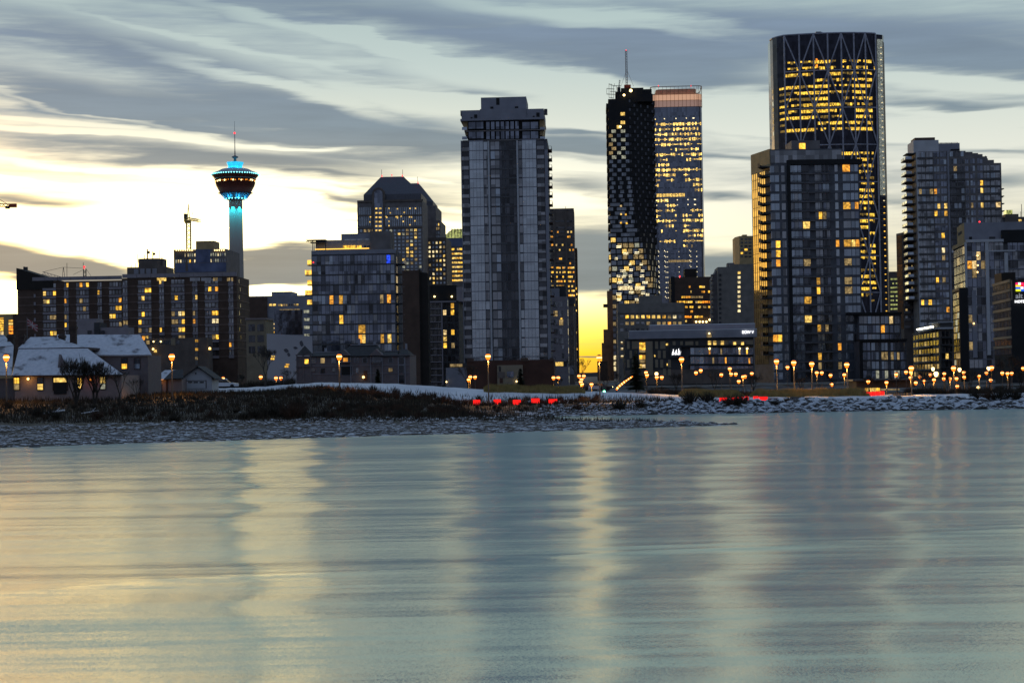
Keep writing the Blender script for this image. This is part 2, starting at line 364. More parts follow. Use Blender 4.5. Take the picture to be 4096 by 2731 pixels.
def ground_mat():
    m, nt, b = principled('ground'); L = nt.links
    g = nd(nt, 'ShaderNodeNewGeometry'); sp = nd(nt, 'ShaderNodeSeparateXYZ'); L.new(g.outputs['Position'], sp.inputs[0])
    def nz(s, d, sx=1, sy=1):
        mp = nd(nt, 'ShaderNodeMapping'); L.new(g.outputs['Position'], mp.inputs[0]); mp.inputs['Scale'].default_value = (sx, sy, 1)
        n = nd(nt, 'ShaderNodeTexNoise'); n.inputs['Scale'].default_value = s; n.inputs['Detail'].default_value = d; L.new(mp.outputs[0], n.inputs['Vector']); return n.outputs['Fac']
    a = nz(.9, 6, .7, 1.0)
    snowmask = nd(nt, 'ShaderNodeMapRange'); L.new(a, snowmask.inputs[0]); snowmask.inputs[1].default_value = .50; snowmask.inputs[2].default_value = .58
    gr = ramp(nt, nz(2.5, 4), [(.3, (.035, .03, .025)), (.7, (.10, .09, .075))])
    gravel = mixc(nt, snowmask.outputs[0], gr, (.56, .6, .66))
    dirt = ramp(nt, nz(.6, 5), [(.35, (.04, .032, .02)), (.6, (.07, .055, .035)), (.72, (.3, .32, .35))])
    snow = ramp(nt, nz(.15, 6), [(.3, (.54, .58, .64)), (.7, (.68, .71, .76))])
    hz = mth(nt, 'ADD', sp.outputs[2], mth(nt, 'MULTIPLY', mth(nt, 'SUBTRACT', a, .5), .8))
    r1 = nd(nt, 'ShaderNodeMapRange'); L.new(hz, r1.inputs[0]); r1.inputs[1].default_value = .72; r1.inputs[2].default_value = .98
    r2 = nd(nt, 'ShaderNodeMapRange'); xs_ = nd(nt, 'ShaderNodeMapRange', interpolation_type='SMOOTHSTEP'); L.new(sp.outputs[0], xs_.inputs[0]); xs_.inputs[1].default_value = 20; xs_.inputs[2].default_value = 6; xs_.inputs[3].default_value = 0; xs_.inputs[4].default_value = 17
    L.new(mth(nt, 'SUBTRACT', mth(nt, 'ADD', sp.outputs[1], mth(nt, 'MULTIPLY', a, 10)), xs_.outputs[0]), r2.inputs[0]); r2.inputs[1].default_value = 263; r2.inputs[2].default_value = 266
    r3 = nd(nt, 'ShaderNodeMapRange'); L.new(sp.outputs[1], r3.inputs[0]); r3.inputs[1].default_value = 296; r3.inputs[2].default_value = 302
    c = mixc(nt, r1.outputs[0], gravel, dirt); c = mixc(nt, r2.outputs[0], c, snow)
    road = ramp(nt, nz(.05, 4), [(.45, (.04, .04, .04)), (.62, (.16, .17, .18))])
    c = mixc(nt, r3.outputs[0], c, road)
    L.new(c, b.inputs['Base Color']); b.inputs['Roughness'].default_value = .9
    bp = nd(nt, 'ShaderNodeBump'); bp.inputs['Distance'].default_value = .15; L.new(a, bp.inputs['Height']); L.new(bp.outputs[0], b.inputs['Normal'])
ground_mat()
def lerpT(t, tab):
    if t <= tab[0][0]: return tab[0][1]
    for (a, va), (b, vb) in zip(tab, tab[1:]):
        if t <= b: return va + (vb - va) * (t - a) / (b - a)
    return tab[-1][1]
def smooth(a, b, t):
    t = max(0, min(1, (t - a) / (b - a))); return t * t * (3 - 2 * t)
SH = [(-400, 100), (-100, 150), (-49, 166), (-19.4, 179), (1.4, 186), (26.4, 200), (60, 215)]
def shore(X): return lerpT(X, SH) + .9 * math.sin(X * .45) * .5 + .4 * math.sin(X * 1.3)
FAR = 255
TOPS = [(-400, 4.6), (-60, 4.6), (-45, 4.8), (-33, 5.45), (-20, 5.0), (-6, 3.85), (4, 3.35), (15, 3.05), (27, 2.4), (36, 1.9), (80, 1.65), (400, 1.8)]
def gz(X, Y):
    t = Y - shore(X)
    bar = lerpT(t, [(-30, -1.5), (0, 0), (3, .28), (14, .75), (26, 1.2), (45, 1.7), (70, 2.3)]) if t < 70 else 2.3
    w = lerpT(X, [(-12, 90), (-4, 40), (8, 22), (18, 10), (25, 2.5), (27, 0), (40, -10)])
    if X > -12: bar = min(bar, .6 if X > 5 else 1.0, (w - t) * .12)
    bank = lerpT(Y, [(FAR - 20, -1.2), (FAR, 0), (FAR + 7.5, 1.55), (FAR + 15, 1.65), (285, 1.75)])
    if X < -5:
        lf = smooth(-5, -30, X); bank = bank * (1 - lf) + lf * lerpT(Y, [(180, .8), (205, 1.5), (225, 3.0), (240, 4.0), (285, 4.2)])
        if t < 40: bank = min(bank, max(bar, -1))  if X < -12 else bank
    top = lerpT(X, TOPS)
    bank = bank + (top - bank) * smooth(276, 292, Y) if Y > 276 else bank
    if Y > 296: bank = bank + (min(bank, 2.6) - bank) * smooth(300, 330, Y)
    h = max(bar, bank)
    if 0 < h: h += .10 * math.sin(X * .9 + Y * .31) * math.sin(Y * .7 - X * .2) * min(1, h)
    return h
def frange(a, b, s):
    r = []; 
    while a < b - 1e-6: r.append(a); a += s
    return r
def ground():
    xs = [-9000, -5000, -2500, -1200, -700, -450, -300, -220, -170, -140, -120] + frange(-105, 120, 1.25) + [120, 135, 160, 200, 260, 350, 500, 800, 1400, 2600, 5000, 9000]
    ys = [100, 120, 135] + frange(145, 300, 1.25) + [300, 304, 308, 312, 318, 324, 330, 345, 400, 600, 1000, 1800, 3000, 5000, 9000, 16000]
    b = MB(); n = len(xs)
    b.v = [(x, y, gz(x, min(y, 400)) if y < 2000 else 2.6) for y in ys for x in xs]
    b.f = [(j * n + i, j * n + i + 1, (j + 1) * n + i + 1, (j + 1) * n + i) for j in range(len(ys) - 1) for i in range(n - 1)]; b.m = [0] * len(b.f)
    tag(b.build('ground', None, 'ground', smooth=True), kind='structure')
ground()
# ---------------------------------------------------------------- river
def water():
    m, nt, b = principled('water'); L = nt.links
    g = nd(nt, 'ShaderNodeNewGeometry')
    def nz(s, d, sx, sy, rot=0, w=0, rough=.5):
        mp = nd(nt, 'ShaderNodeMapping'); L.new(g.outputs['Position'], mp.inputs[0]); mp.inputs['Scale'].default_value = (sx, sy, 1); mp.inputs['Rotation'].default_value = (0, 0, math.radians(rot))
        n = nd(nt, 'ShaderNodeTexNoise', noise_dimensions='4D'); n.inputs['W'].default_value = w
        n.inputs['Scale'].default_value = s; n.inputs['Detail'].default_value = d; n.inputs['Roughness'].default_value = rough; L.new(mp.outputs[0], n.inputs['Vector']); return n.outputs['Fac']
    h1 = nz(1, 3, .03, .20, -4); h2 = nz(1, 4, .16, 1.2, -3, 4); h3 = nz(1, 2, .012, .06, 8, 9)
    h = mth(nt, 'ADD', mth(nt, 'MULTIPLY', h1, .20), mth(nt, 'ADD', mth(nt, 'MULTIPLY', h2, .013), mth(nt, 'MULTIPLY', h3, .5)))
    bp = nd(nt, 'ShaderNodeBump'); bp.inputs['Distance'].default_value = 1.0; bp.inputs['Strength'].default_value = 1.0; L.new(h, bp.inputs['Height'])
    nt.nodes.remove(b); out = nt.nodes['Material Output']
    def facet(sx, sy, ax, ay, bias, w):     # small wavelets, long across the view and short along it
        mp = nd(nt, 'ShaderNodeMapping'); L.new(g.outputs['Position'], mp.inputs[0]); mp.inputs['Scale'].default_value = (sx, sy, 1)
        n = nd(nt, 'ShaderNodeTexNoise', noise_dimensions='4D'); n.inputs['W'].default_value = w; n.inputs['Scale'].default_value = 1; n.inputs['Detail'].default_value = 2; L.new(mp.outputs[0], n.inputs['Vector'])
        sb = nd(nt, 'ShaderNodeVectorMath', operation='SUBTRACT'); L.new(n.outputs['Color'], sb.inputs[0]); sb.inputs[1].default_value = (.5, .5, .5)
        ml = nd(nt, 'ShaderNodeVectorMath', operation='MULTIPLY'); L.new(sb.outputs[0], ml.inputs[0]); ml.inputs[1].default_value = (ax, ay, 0)
        ad = nd(nt, 'ShaderNodeVectorMath', operation='ADD'); L.new(ml.outputs[0], ad.inputs[0]); ad.inputs[1].default_value = (0, bias, 0); return ad.outputs[0]
    f1 = facet(23.0, 41.0, .36, .50, -.006, 1.0); f2 = facet(.30, 2.2, .03, .055, 0, 5.0)
    a0 = nd(nt, 'ShaderNodeVectorMath', operation='ADD'); L.new(f2, a0.inputs[0]); L.new(f1, a0.inputs[1]); f3 = facet(.045, .16, .34, 0, 0, 8.0); a9 = nd(nt, 'ShaderNodeVectorMath', operation='ADD'); L.new(a0.outputs[0], a9.inputs[0]); L.new(f3, a9.inputs[1]); a0 = a9
    ad = nd(nt, 'ShaderNodeVectorMath', operation='ADD'); L.new(bp.outputs[0], ad.inputs[0]); L.new(a0.outputs[0], ad.inputs[1])
    nn = nd(nt, 'ShaderNodeVectorMath', operation='NORMALIZE'); L.new(ad.outputs[0], nn.inputs[0])
    g1 = nd(nt, 'ShaderNodeBsdfGlossy'); g1.inputs['Color'].default_value = (1.0, .87, .55, 1); g1.inputs['Roughness'].default_value = .09; L.new(nn.outputs[0], g1.inputs['Normal'])
    g2 = nd(nt, 'ShaderNodeBsdfGlossy'); g2.inputs['Color'].default_value = (.84, 1.0, 1.0, 1); g2.inputs['Roughness'].default_value = .6; L.new(bp.outputs[0], g2.inputs['Normal'])
    df = nd(nt, 'ShaderNodeBsdfDiffuse'); df.inputs['Color'].default_value = (.27, .50, .60, 1)
    m1 = nd(nt, 'ShaderNodeMixShader'); m1.inputs[0].default_value = .62; L.new(df.outputs[0], m1.inputs[1]); L.new(g2.outputs[0], m1.inputs[2])
    m2 = nd(nt, 'ShaderNodeMixShader'); m2.inputs[0].default_value = .60; L.new(m1.outputs[0], m2.inputs[1]); L.new(g1.outputs[0], m2.inputs[2])
    L.new(m2.outputs[0], out.inputs[0])
    # surface with one low standing wave across the current
    def ridge(X): return lerpT(X, [(-60, 44), (-20, 47.5), (-8, 53), (0, 56), (8, 59.5), (16, 63), (22, 66), (60, 70)])
    xs = [-2500, -900, -300, -150] + frange(-90, 90, 1.5) + [90, 150, 300, 900, 2500]
    ys = [-200, 0, 15, 25] + frange(30, 46, 2) + frange(46, 72, .25) + frange(72, 110, 4) + [110, 130, 160, 200, 260, 330]
    v = []
    for y in ys:
        for x in xs:
            t = (y - ridge(x) - .5 * math.sin(x * .5)) ; amp = .05 * smooth(-34, -6, x) * (1 - smooth(17, 24, x)) + .02
            v.append((x, y, amp * (.8 + .2 * math.sin(x * .37)) * (math.exp(-(t / .5) ** 2) + .5 * math.exp(-((t - 1.7 - .3 * math.sin(x * .2)) / .4) ** 2))))
    n = len(xs); mb = MB(); mb.v = v
    mb.f = [(j * n + i, j * n + i + 1, (j + 1) * n + i + 1, (j + 1) * n + i) for j in range(len(ys) - 1) for i in range(n - 1)]; mb.m = [0] * len(mb.f)
    tag(mb.build('water', None, 'water', smooth=True), kind='structure')
water()
# ---------------------------------------------------------------- building materials
mat('brick_dark', (.085, .055, .042)); mat('brick_red', (.075, .035, .025)); mat('brick_black', (.02, .017, .015))
mat('mauve_panel', (.27, .25, .28), var=.15); mat('slab_line', (.24, .18, .16)); mat('concrete', (.20, .19, .18), var=.2)
mat('concrete_dark', (.09, .09, .095)); mat('charcoal', (.05, .053, .06)); mat('black_panel', (.012, .013, .016))
mat('white_panel', (.48, .50, .54), var=.1); mat('grey_panel', (.25, .26, .31), var=.12); mat('blue_panel', (.12, .15, .26), var=.3, scale=.2)
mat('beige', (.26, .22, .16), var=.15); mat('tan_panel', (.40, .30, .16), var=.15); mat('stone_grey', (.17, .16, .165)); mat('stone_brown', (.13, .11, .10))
mat('peach', (.5, .3, .2)); mat('steel', (.20, .21, .24), rough=.5, metal=.3); mat('steel_dark', (.05, .05, .06), rough=.5); mat('crane_yellow', (.62, .45, .12), rough=.5)
mat('crane_red', (.35, .06, .03)); mat('copper_roof', (.10, .105, .13), rough=.55, metal=.2, scale=1.5, stretch=(3, 3, .3)); mat('shingle', (.03, .032, .036), scale=2)
mat('stucco', (.25, .21, .21), var=.1, scale=1.2); mat('siding_white', (.42, .46, .52), var=.08); mat('siding_mauve', (.15, .13, .14), var=.12, scale=1.5); mat('trim_dark', (.05, .03, .028)); mat('chimney_brick', (.05, .035, .03), scale=3)
mat('pod_red', (.12, .03, .02), rough=.5); mat('tower_concrete', (.42, .40, .38), var=.08, scale=.1, stretch=(1, 1, .2)); mat('tin_blue', (.3, .36, .42), rough=.4)
mat('bow_steel', (.34, .35, .42), rough=.55); mat('terracotta', (.22, .11, .06)); mat('wood', (.10, .07, .05)); mat('bark', (.035, .03, .026), scale=3)
mat('stem', (.032, .026, .018), var=.5, scale=2); mat('stem_red', (.06, .032, .02), var=.4, scale=2); mat('grass_dry', (.26, .20, .07), var=.4, scale=1.5); mat('grass_brown', (.085, .065, .038), var=.5, scale=1.2)
mat('needles', (.025, .035, .02), var=.5, scale=2); mat('leaf_dark', (.035, .03, .018), var=.5, scale=1); mat('flag_red', (.30, .07, .08)); mat('flag_white', (.5, .45, .47)); mat('car_white', (.5, .53, .58), rough=.3, var=.05); mat('car_dark', (.03, .03, .035), rough=.3, var=.05)
mat('pole', (.11, .105, .10), rough=.6); mat('hill', (.03, .028, .03), scale=.01); mat('mural_dark', (.10, .10, .12)); mat('white_wall', (.42, .42, .46), var=.06, scale=.1); mat('boulder', (.09, .09, .10))
glass('glass_navy', (.17, .195, .26)); glass('glass_blue', (.31, .37, .46), var=.3); glass('glass_pale', (.44, .50, .58), var=.12, sx=2.2, sz=2.9); glass('glass_black', (.075, .082, .10))
glass('glass_grey', (.24, .26, .30)); glass('glass_bow', (.028, .03, .045), var=.3); glass('glass_west', (.80, .53, .16), var=.25, rough=.06, metal=.95, sx=5, sz=1.5, tilt=.004); lit('glass_strip_glow', (.55, .62, .56), .30, var=.15, sx=9, sz=3.6, seed=31)  # the strip glows in place of sunset light behind its glass
glass('glass_telus', (.22, .25, .30), var=.35, sx=3.2, sz=4); glass('glass_brook', (.19, .215, .285), var=.25, sx=1.5, sz=4.3)
lit('lit_a', (1.0, .53, .055), 1.25); lit('lit_b', (1.0, .64, .15), .95, seed=2); lit('lit_c', (1.0, .40, .04), .9, seed=3); lit('lit_d', (.9, .62, .25), .28, seed=4)
lit('lit_w', (1.0, .80, .42), .9, seed=5); lit('lit_bow', (1.0, .60, .06), 1.0, var=1.5, sx=.75, sz=1.2, seed=6); lit('lit_bowdim', (.8, .5, .08), .22, var=1.2, seed=7); lit('lit_brook', (1.0, .66, .16), 1.5, var=1.6, sx=.7, sz=1.0, seed=8)
lit('lit_dot', (1.0, .85, .5), 1.8, var=.4, seed=9); lit('lit_hot', (1.0, .80, .35), 3.0, var=.4, seed=10); lit('lit_pale', (.75, .75, .55), .35, seed=11); lit('lit_cool', (.45, .55, .7), .22, seed=12); lit('lit_green', (.6, .65, .2), .5, var=1.2, seed=13)
lamp('lit_crown', (.86, .48, .29), .52); lamp('lit_crown_low', (.70, .42, .32), .26); lit('lit_e', (1.0, .50, .06), .62, seed=41); lit('lit_f', (1.0, .70, .30), .8, seed=42); mat('slate', (.10, .108, .13), var=.3); lit('lit_orange', (1.0, .30, .02), 1.3, seed=15); lit('lit_blue', (.02, .08, 1.0), 1.0, var=.2, seed=16)
lamp('bulb_sodium', (1.0, .60, .20), 3.5); lamp('lamp_halo', (1.0, .20, .012), 1.9); lamp('bulb_warm', (1.0, .72, .28), 4); lamp('bulb_white', (1.0, .92, .7), 4); lamp('bulb_red', (1.0, .03, .04), 2.5); lamp('bulb_cyan', (.25, .95, 1.0), 3.2)
lamp('cyan_glow', (.03, .55, .85), .85); lamp('sign_white', (1, 1, 1), 1.6); lamp('red_seat', (1.0, .012, .008), 1.5); lamp('sign_grey', (.35, .36, .4), .45); lamp('green_light', (.2, 1, .5), 6)
lamp('strip_gold', (1.0, .55, .08), 1.6)
for nm, c in (('logo_pink', (.9, .02, .15)), ('logo_red', (.85, .02, .02)), ('logo_yellow', (1, .6, .02)), ('logo_blue', (.02, .12, .7)), ('logo_lime', (.7, .75, .02)), ('logo_purple', (.12, .02, .35))): lamp(nm, c, 1.1)
def red_light(p, label, r=.45):
    o = MB(); r *= .75; o.ball(p, r); o.tube((p[0], p[1], p[2] - r * 2.2), (p[0], p[1], p[2] - r * .8), .15)
    return solo(o, 'warning_light', 'bulb_red', p, label, 'warning light', 'red aircraft warning lights')
def lattice(b, a, c, w, r, seg, mi=0):
    """square lattice boom from a to c"""
    a = Vector(a); c = Vector(c); d = (c - a).normalized(); up = Vector((0, 0, 1)) if abs(d.z) < .8 else Vector((0, 1, 0))
    q = d.cross(up).normalized(); w2 = q.cross(d).normalized(); h = w / 2
    cr = [q * h + w2 * h, -q * h + w2 * h, -q * h - w2 * h, q * h - w2 * h]
    for k in cr: b.tube(a + k, c + k, r, n=4, mi=mi)
    n = max(2, int((c - a).length / seg))
    for i in range(n):
        p0 = a + (c - a) * (i / n); p1 = a + (c - a) * ((i + 1) / n)
        for j in range(4): b.tube(p0 + cr[j], p1 + cr[(j + 1) % 4], r * .7, n=4, mi=mi)
# ================================================================ long brick apartment block, left
def apartment_block():
    Wl = gwall(70, 490, 1200, 640); Wr = gwall(488, 948, 1200, 612)
    B = Bld('apartment_block', 'long brown brick apartment block with pale spandrel bands behind the snow roofed houses', 'apartment block', Wr)
    zl = Wl.z(300, 1110); zr = Wr.z(700, 1093)
    m = MB(); m.prism(foot(Wl, 20), B.z0, zl - 1.4); m.prism(foot(Wr, 22), B.z0, zr - 1.5); m.build('wall', B.root, 'brick_dark')
    # sloped shed end on the left
    m = MB(); u0 = Wl.u(70, 1100); u1 = Wl.u(212, 1100); z1 = Wl.z(80, 1072); zb = Wl.z(150, 1125)
    p = [Wl.pt(u0 - .3, 0, .4), Wl.pt(u1, 0, .4), Wl.pt(u1, 0, -14), Wl.pt(u0 - .3, 0, -14)]
    m.prism([(q.x, q.y) for q in p], zb - 3, [z1, zl - .6, zl - .6, z1]); m.build('sloped_roof_screen', B.root, 'brick_black')
    S = side(Wr, 'R', 22)
    pitch = 31.9 / (F / 612)
    for (W, x0, x1, y0, nfl, bays) in ((Wl, 70, 488, 1123, 9, [(172, 225), (257, 275), (305, 357), (390, 408), (437, 487)]),
                                      (Wr, 490, 948, 1110, 10, [(491, 511), (552, 606), (637, 657), (685, 739), (770, 791), (819, 874), (914, 934)])):
        pt = 31.9 / (F / W.A.y)
        zt = W.z((x0 + x1) / 2, y0)
        fas = W.rect(x0 + (60 if W is Wl else 0), x1, y0 - 17, y0 - 2)
        n = 7 if W is Wl else 8
        for i in range(n):
            du = (fas[1] - fas[0]) / n; B.piece('fascia', 'mauve_panel', W, fas[0] + du * i + .05, fas[0] + du * (i + 1) - .05, zt + .2, zt + 1.5, -.2, .5)
        for k in range(nfl):
            z = zt - pt * (k + 1)
            B.piece('floor_line', 'slab_line', W, 0, W.L, z - .08, z + .12, -.1, .16)
            for i, (a, c) in enumerate(bays):
                ua, ub = W.u(a, 1200), W.u(c, 1200)
                B.piece('spandrel', 'mauve_panel', W, ua, ub, z - .55, z + .35 + (.25 if (ub - ua) < 3 else 0), -.1, .42)
                nn = 4 if ub - ua > 3 else 2
                g = (ub - ua) / nn
                for q in range(nn):
                    B.win(W, (ua + g * q + .12, ua + g * (q + 1) - .12, z + .62, z + 2.1), 'glass_grey', -.3, .05)
        if W is Wl:
            for k in range(nfl): B.piece('vent_panel', 'mauve_panel', W, W.u(136, 1200), W.u(143, 1200), zt - pt * (k + 1) - .1, zt - pt * (k + 1) + 1.2, -.1, .3)
    for k in range(10):
        z = Wr.z(700, 1110) - pitch * (k + 1); B.piece('floor_line', 'slab_line', S, 0.2, S.L, z - .08, z + .12, -.1, .16)
    lits = [(271,1127,'lit_a'),(320,1127,'lit_c'),(345,1127,'lit_a'),(183,1160,'lit_b'),(215,1158,'lit_a'),(393,1160,'lit_a'),(181,1193,'lit_d'),(194,1193,'lit_b'),(262,1196,'lit_c'),
            (475,1190,'lit_c'),(470,1220,'lit_a'),(483,1220,'lit_a'),(449,1249,'lit_b'),(454,1249,'lit_a'),(205,1257,'lit_d'),(214,1257,'lit_d'),(325,1219,'lit_d'),(343,1219,'lit_d'),(262,1257,'lit_d'),(478,1283,'lit_d'),
            (212,1318,'lit_a'),(219,1318,'lit_b'),(262,1315,'lit_a'),(633,1116,'lit_b'),(590,1145,'lit_a'),(595,1145,'lit_a'),(566,1182,'lit_w'),(572,1180,'lit_b'),(565,1276,'lit_a'),(573,1272,'lit_a'),
            (641,1304,'lit_a'),(573,1338,'lit_c'),(590,1340,'lit_b'),(498,1275,'lit_d'),(507,1275,'lit_d'),(560,1307,'lit_d'),(595,1307,'lit_d'),
            (703,1178,'lit_a'),(707,1178,'lit_a'),(785,1175,'lit_b'),(835,1144,'lit_a'),(860,1144,'lit_c'),(725,1242,'lit_w'),(733,1240,'lit_b'),(730,1270,'lit_a'),(697,1274,'lit_d'),(710,1274,'lit_d'),
            (733,1303,'lit_a'),(722,1303,'lit_b'),(860,1240,'lit_a'),(868,1240,'lit_a'),(856,1272,'lit_w'),(870,1272,'lit_w'),(774,1274,'lit_c'),(695,1242,'lit_d'),(775,1240,'lit_d'),(872,1332,'lit_a'),
            (720,1338,'lit_d'),(733,1338,'lit_d'),(856,1332,'lit_d'),(925,1365,'lit_c'),(918,1365,'lit_c'),(840,1366,'lit_b'),(840,1395,'lit_c')]
    for x, y, mt in lits:
        best = None
        for i, w in enumerate(B.wins):
            u, z = w[0].uz(x, y); r = w[1]
            if (w[0] is Wl) != (x < 489): continue
            d = abs(u - (r[0] + r[1]) / 2) + abs(z - (r[2] + r[3]) / 2)
            if d < 3 and (best is None or d < best[0]): best = (d, i)
        if best: w = B.wins[best[1]]; B.wins[best[1]] = (w[0], w[1], mt, w[3], .09)
    # top storey of the right wing: a continuous row of lit panes
    for a, c, mt in ((628, 665, 'lit_a'), (760, 800, 'glass_grey'), (805, 845, 'glass_grey'), (853, 870, 'lit_d'), (872, 888, 'glass_grey'), (908, 920, 'lit_d'), (925, 932, 'lit_d')):
        B.win(Wr, Wr.rect(a, c, 1111, 1124), mt, -.1, .06)
    for k in range(8): B.win(S, (3 + 2 * (k % 2), 4.2 + 2 * (k % 2), Wr.z(700, 1135 + 32 * k), Wr.z(700, 1120 + 32 * k)), 'glass_grey')
    B.flush()
    # penthouse and plant on the roof
    m = MB(); r = Wr.rect(499, 657, 1066, 1098); m.wbox(Wr, r[0], r[1], zr - 1.6, r[3], -14, -3); m.build('penthouse', B.root, 'stone_brown')
    m = MB()
    for k in range(4): m.wbox(Wr, r[0] + 2.6 + k * 2.2, r[0] + 4.2 + k * 2.2, r[3] - 2.4, r[3] - .6, -3, -2.7)
    m.build('vent_panel', B.root, 'grey_panel')
    m = MB(); r2 = Wr.rect(538, 636, 1031, 1068)
    p = [Wr.pt(r2[0] + 1, 0, -3.4), Wr.pt(r2[1] - 1.4, 0, -3.4), Wr.pt(r2[1], 0, -6), Wr.pt(r2[1], 0, -11), Wr.pt(r2[0], 0, -11), Wr.pt(r2[0], 0, -5)]
    m.prism([(q.x, q.y) for q in p], r[3] - .2, r2[3]); m.build('plant_room', B.root, 'stone_brown')
    for x, y0, y1, w in ((575, 992, 1030, .45), (597, 1002, 1032, .3), (623, 995, 1035, .14), (536, 1012, 1035, .12), (510, 1055, 1070, .1), (527, 1048, 1070, .1), (563, 1015, 1032, .2), (634, 1022, 1045, .25)):
        m = MB(); a = Wr.uz(x, y1); c = Wr.uz(x, y0); m.tube(Wr.pt(a[0], a[1] - 1, -5), Wr.pt(a[0], c[1], -5), w / 2 + .05)
        if w > .25: m.box(*[v for v in (Wr.pt(a[0], 0, -5).x, Wr.pt(a[0], 0, -5).x + .9)], Wr.pt(a[0], 0, -5).y - .3, Wr.pt(a[0], 0, -5).y + .3, (a[1] + c[1]) / 2, (a[1] + c[1]) / 2 + .9)
        m.build('antenna', B.root, 'steel_dark')
    # lattice gangway with stays along the left roof
    m = MB(); g = lambda x, y: Wl.pt(*Wl.uz(x, y), -6)
    lattice(m, g(150, 1088), g(232, 1112), 1.0, .09, 1.3); m.build('lattice_boom', B.root, 'steel')
    m = MB(); m.tube(g(150, 1084), g(233, 1065), .06); m.tube(g(233, 1065), g(310, 1069), .06); m.tube(g(273, 1095), g(312, 1076), .06); m.tube(g(325, 1070), g(345, 1100), .06)
    m.tube(g(248, 1108), g(248, 1048), .1); m.tube(g(233, 1065), g(230, 1110), .1); m.tube(g(234, 1065), g(240, 1110), .1); m.build('stay_mast', B.root, 'steel_dark')
    m = MB(); lattice(m, g(320, 1110), g(320, 1072), .9, .1, 1.2); m.tube(g(314, 1072), g(314, 1046), .1); m.build('roof_mast', B.root, 'steel_dark')
    m = MB(); m.tube(g(75, 1085), g(75, 1062), .2); m.box(g(78, 1070).x - .6, g(78, 1070).x + .9, g(78, 1070).y, g(78, 1070).y + 1, g(78, 1070).z - .6, g(78, 1070).z + .6); m.build('floodlight', B.root, 'steel_dark')
    red_light(g(318, 1063), 'red warning light on the lattice mast of the brown brick apartment block', .5)
apartment_block()
# ================================================================ blue panelled office with the crane behind it
def blue_office():
    W = gwall(695, 905, 1040, 900); B = Bld('office_building', 'blue panelled office block with bulbs along its roof edge, left of the cyan lit tower', 'office building', W)
    zt = W.z(800, 997); m = MB(); m.prism(foot(W, 34), B.z0, zt); m.build('wall', B.root, 'stone_grey')
    for a, c, y0, y1, mt in ((697, 735, 998, 1030, 'stone_brown'), (784, 842, 998, 1050, 'blue_panel'), (702, 905, 1052, 1088, 'blue_panel'), (742, 752, 1000, 1085, 'stone_brown')):
        m = MB(); r = W.rect(a, c, y0, y1); m.wbox(W, *r, -.1, .12 if mt == 'blue_panel' else .2); m.build('cladding', B.root, mt)
    for x in list(range(706, 778, 9)) + list(range(860, 900, 9)):
        m = MB(); m.ball(W.pt(W.u(x, 1001), W.z(x, 1001), .5), .32); m.build('bulb', B.root, 'bulb_warm')
    B.grid(W, 700, 905, 1013, 1026, 22, 1, .5, .9, 'glass_grey', pl=.62, litm=('lit_w', 'lit_d', 'lit_pale'))
    B.grid(W, 700, 905, 1037, 1050, 22, 1, .5, .9, 'glass_grey', pl=.62, litm=('lit_w', 'lit_a', 'lit_pale'))
    B.grid(W, 708, 900, 1083, 1088, 18, 1, .5, .8, None, pl=1, litm=('lit_d',))
    B.flush()
    m = MB(); r = W.rect(778, 852, 962, 1000); m.wbox(W, r[0], r[1], zt - .1, r[3], -16, -3); m.build('plant_room', B.root, 'tan_panel')
    # tower crane
    D = 985; b0 = P(754, 996, D); e = empty('tower_crane', (b0.x, D, 2.6), 'yellow tower crane standing behind the blue panelled office, seen end on', 'crane')
    m = MB(); top = P(754, 893, D); lattice(m, (b0.x, D, 2.6), (top.x, D, top.z), 2.3, .28, 2.6); m.build('mast', e, 'crane_yellow')
    m = MB(); c = P(752, 885, D); m.box(c.x - 1.7, c.x + 1.7, D - 1.2, D + 1.2, c.z - 1.2, c.z + .4); m.box(c.x - 2.2, c.x - .9, D - .8, D + .8, c.z - .4, c.z + 1.2); m.build('slewing_unit', e, 'crane_yellow')
    m = MB(); a = P(749, 875, D); lattice(m, a, P(798, 883, D - 28), 1.4, .2, 2); m.build('jib', e, 'crane_yellow')
    m = MB(); h = P(753, 815, D); m.tube(P(750, 875, D), h, .3, .15); m.tube(P(758, 875, D), h, .3, .15); m.build('tower_head', e, 'crane_yellow')
    m = MB(); m.tube(h, P(772, 862, D - 10), .09); m.tube(P(771, 836, D - 10), P(771, 862, D - 10), .09); m.build('tie_bar', e, 'crane_yellow')
    m = MB(); q = P(741, 860, D); m.box(q.x - .9, q.x + .5, D, D + 5, q.z - 2.2, q.z + .8); m.build('counterweight', e, 'concrete_dark')
blue_office()
def edge_crane():
    D = 800; a = P(-160, 818, D); e = empty('tower_crane', (a.x, D, 2.6), 'red and tan crane end reaching in at the left edge of the sky', 'crane')
    m = MB(); lattice(m, (a.x, D, 2.6), a, 2.2, .25, 3); m.build('mast', e, 'crane_yellow')
    m = MB(); lattice(m, a, P(40, 822, D), 1.2, .22, 1.8); m.build('counter_jib', e, 'crane_red')
    m = MB(); c = P(52, 822, D); m.box(c.x - 1.7, c.x + 1.6, D - .9, D + .9, c.z - .9, c.z + .8); m.build('winch_box', e, 'crane_red')
    m = MB(); c = P(30, 829, D); m.box(c.x - .9, c.x + .9, D - .8, D + .8, c.z - .7, c.z + .5); m.build('counterweight', e, 'concrete_dark')
    m = MB(); h = P(-160, 700, D); m.tube(a, h, .3); m.tube(h, P(28, 816, D), .12); m.tube(h, P(8, 819, D), .12); m.build('tie_bar', e, 'steel_dark')
edge_crane()
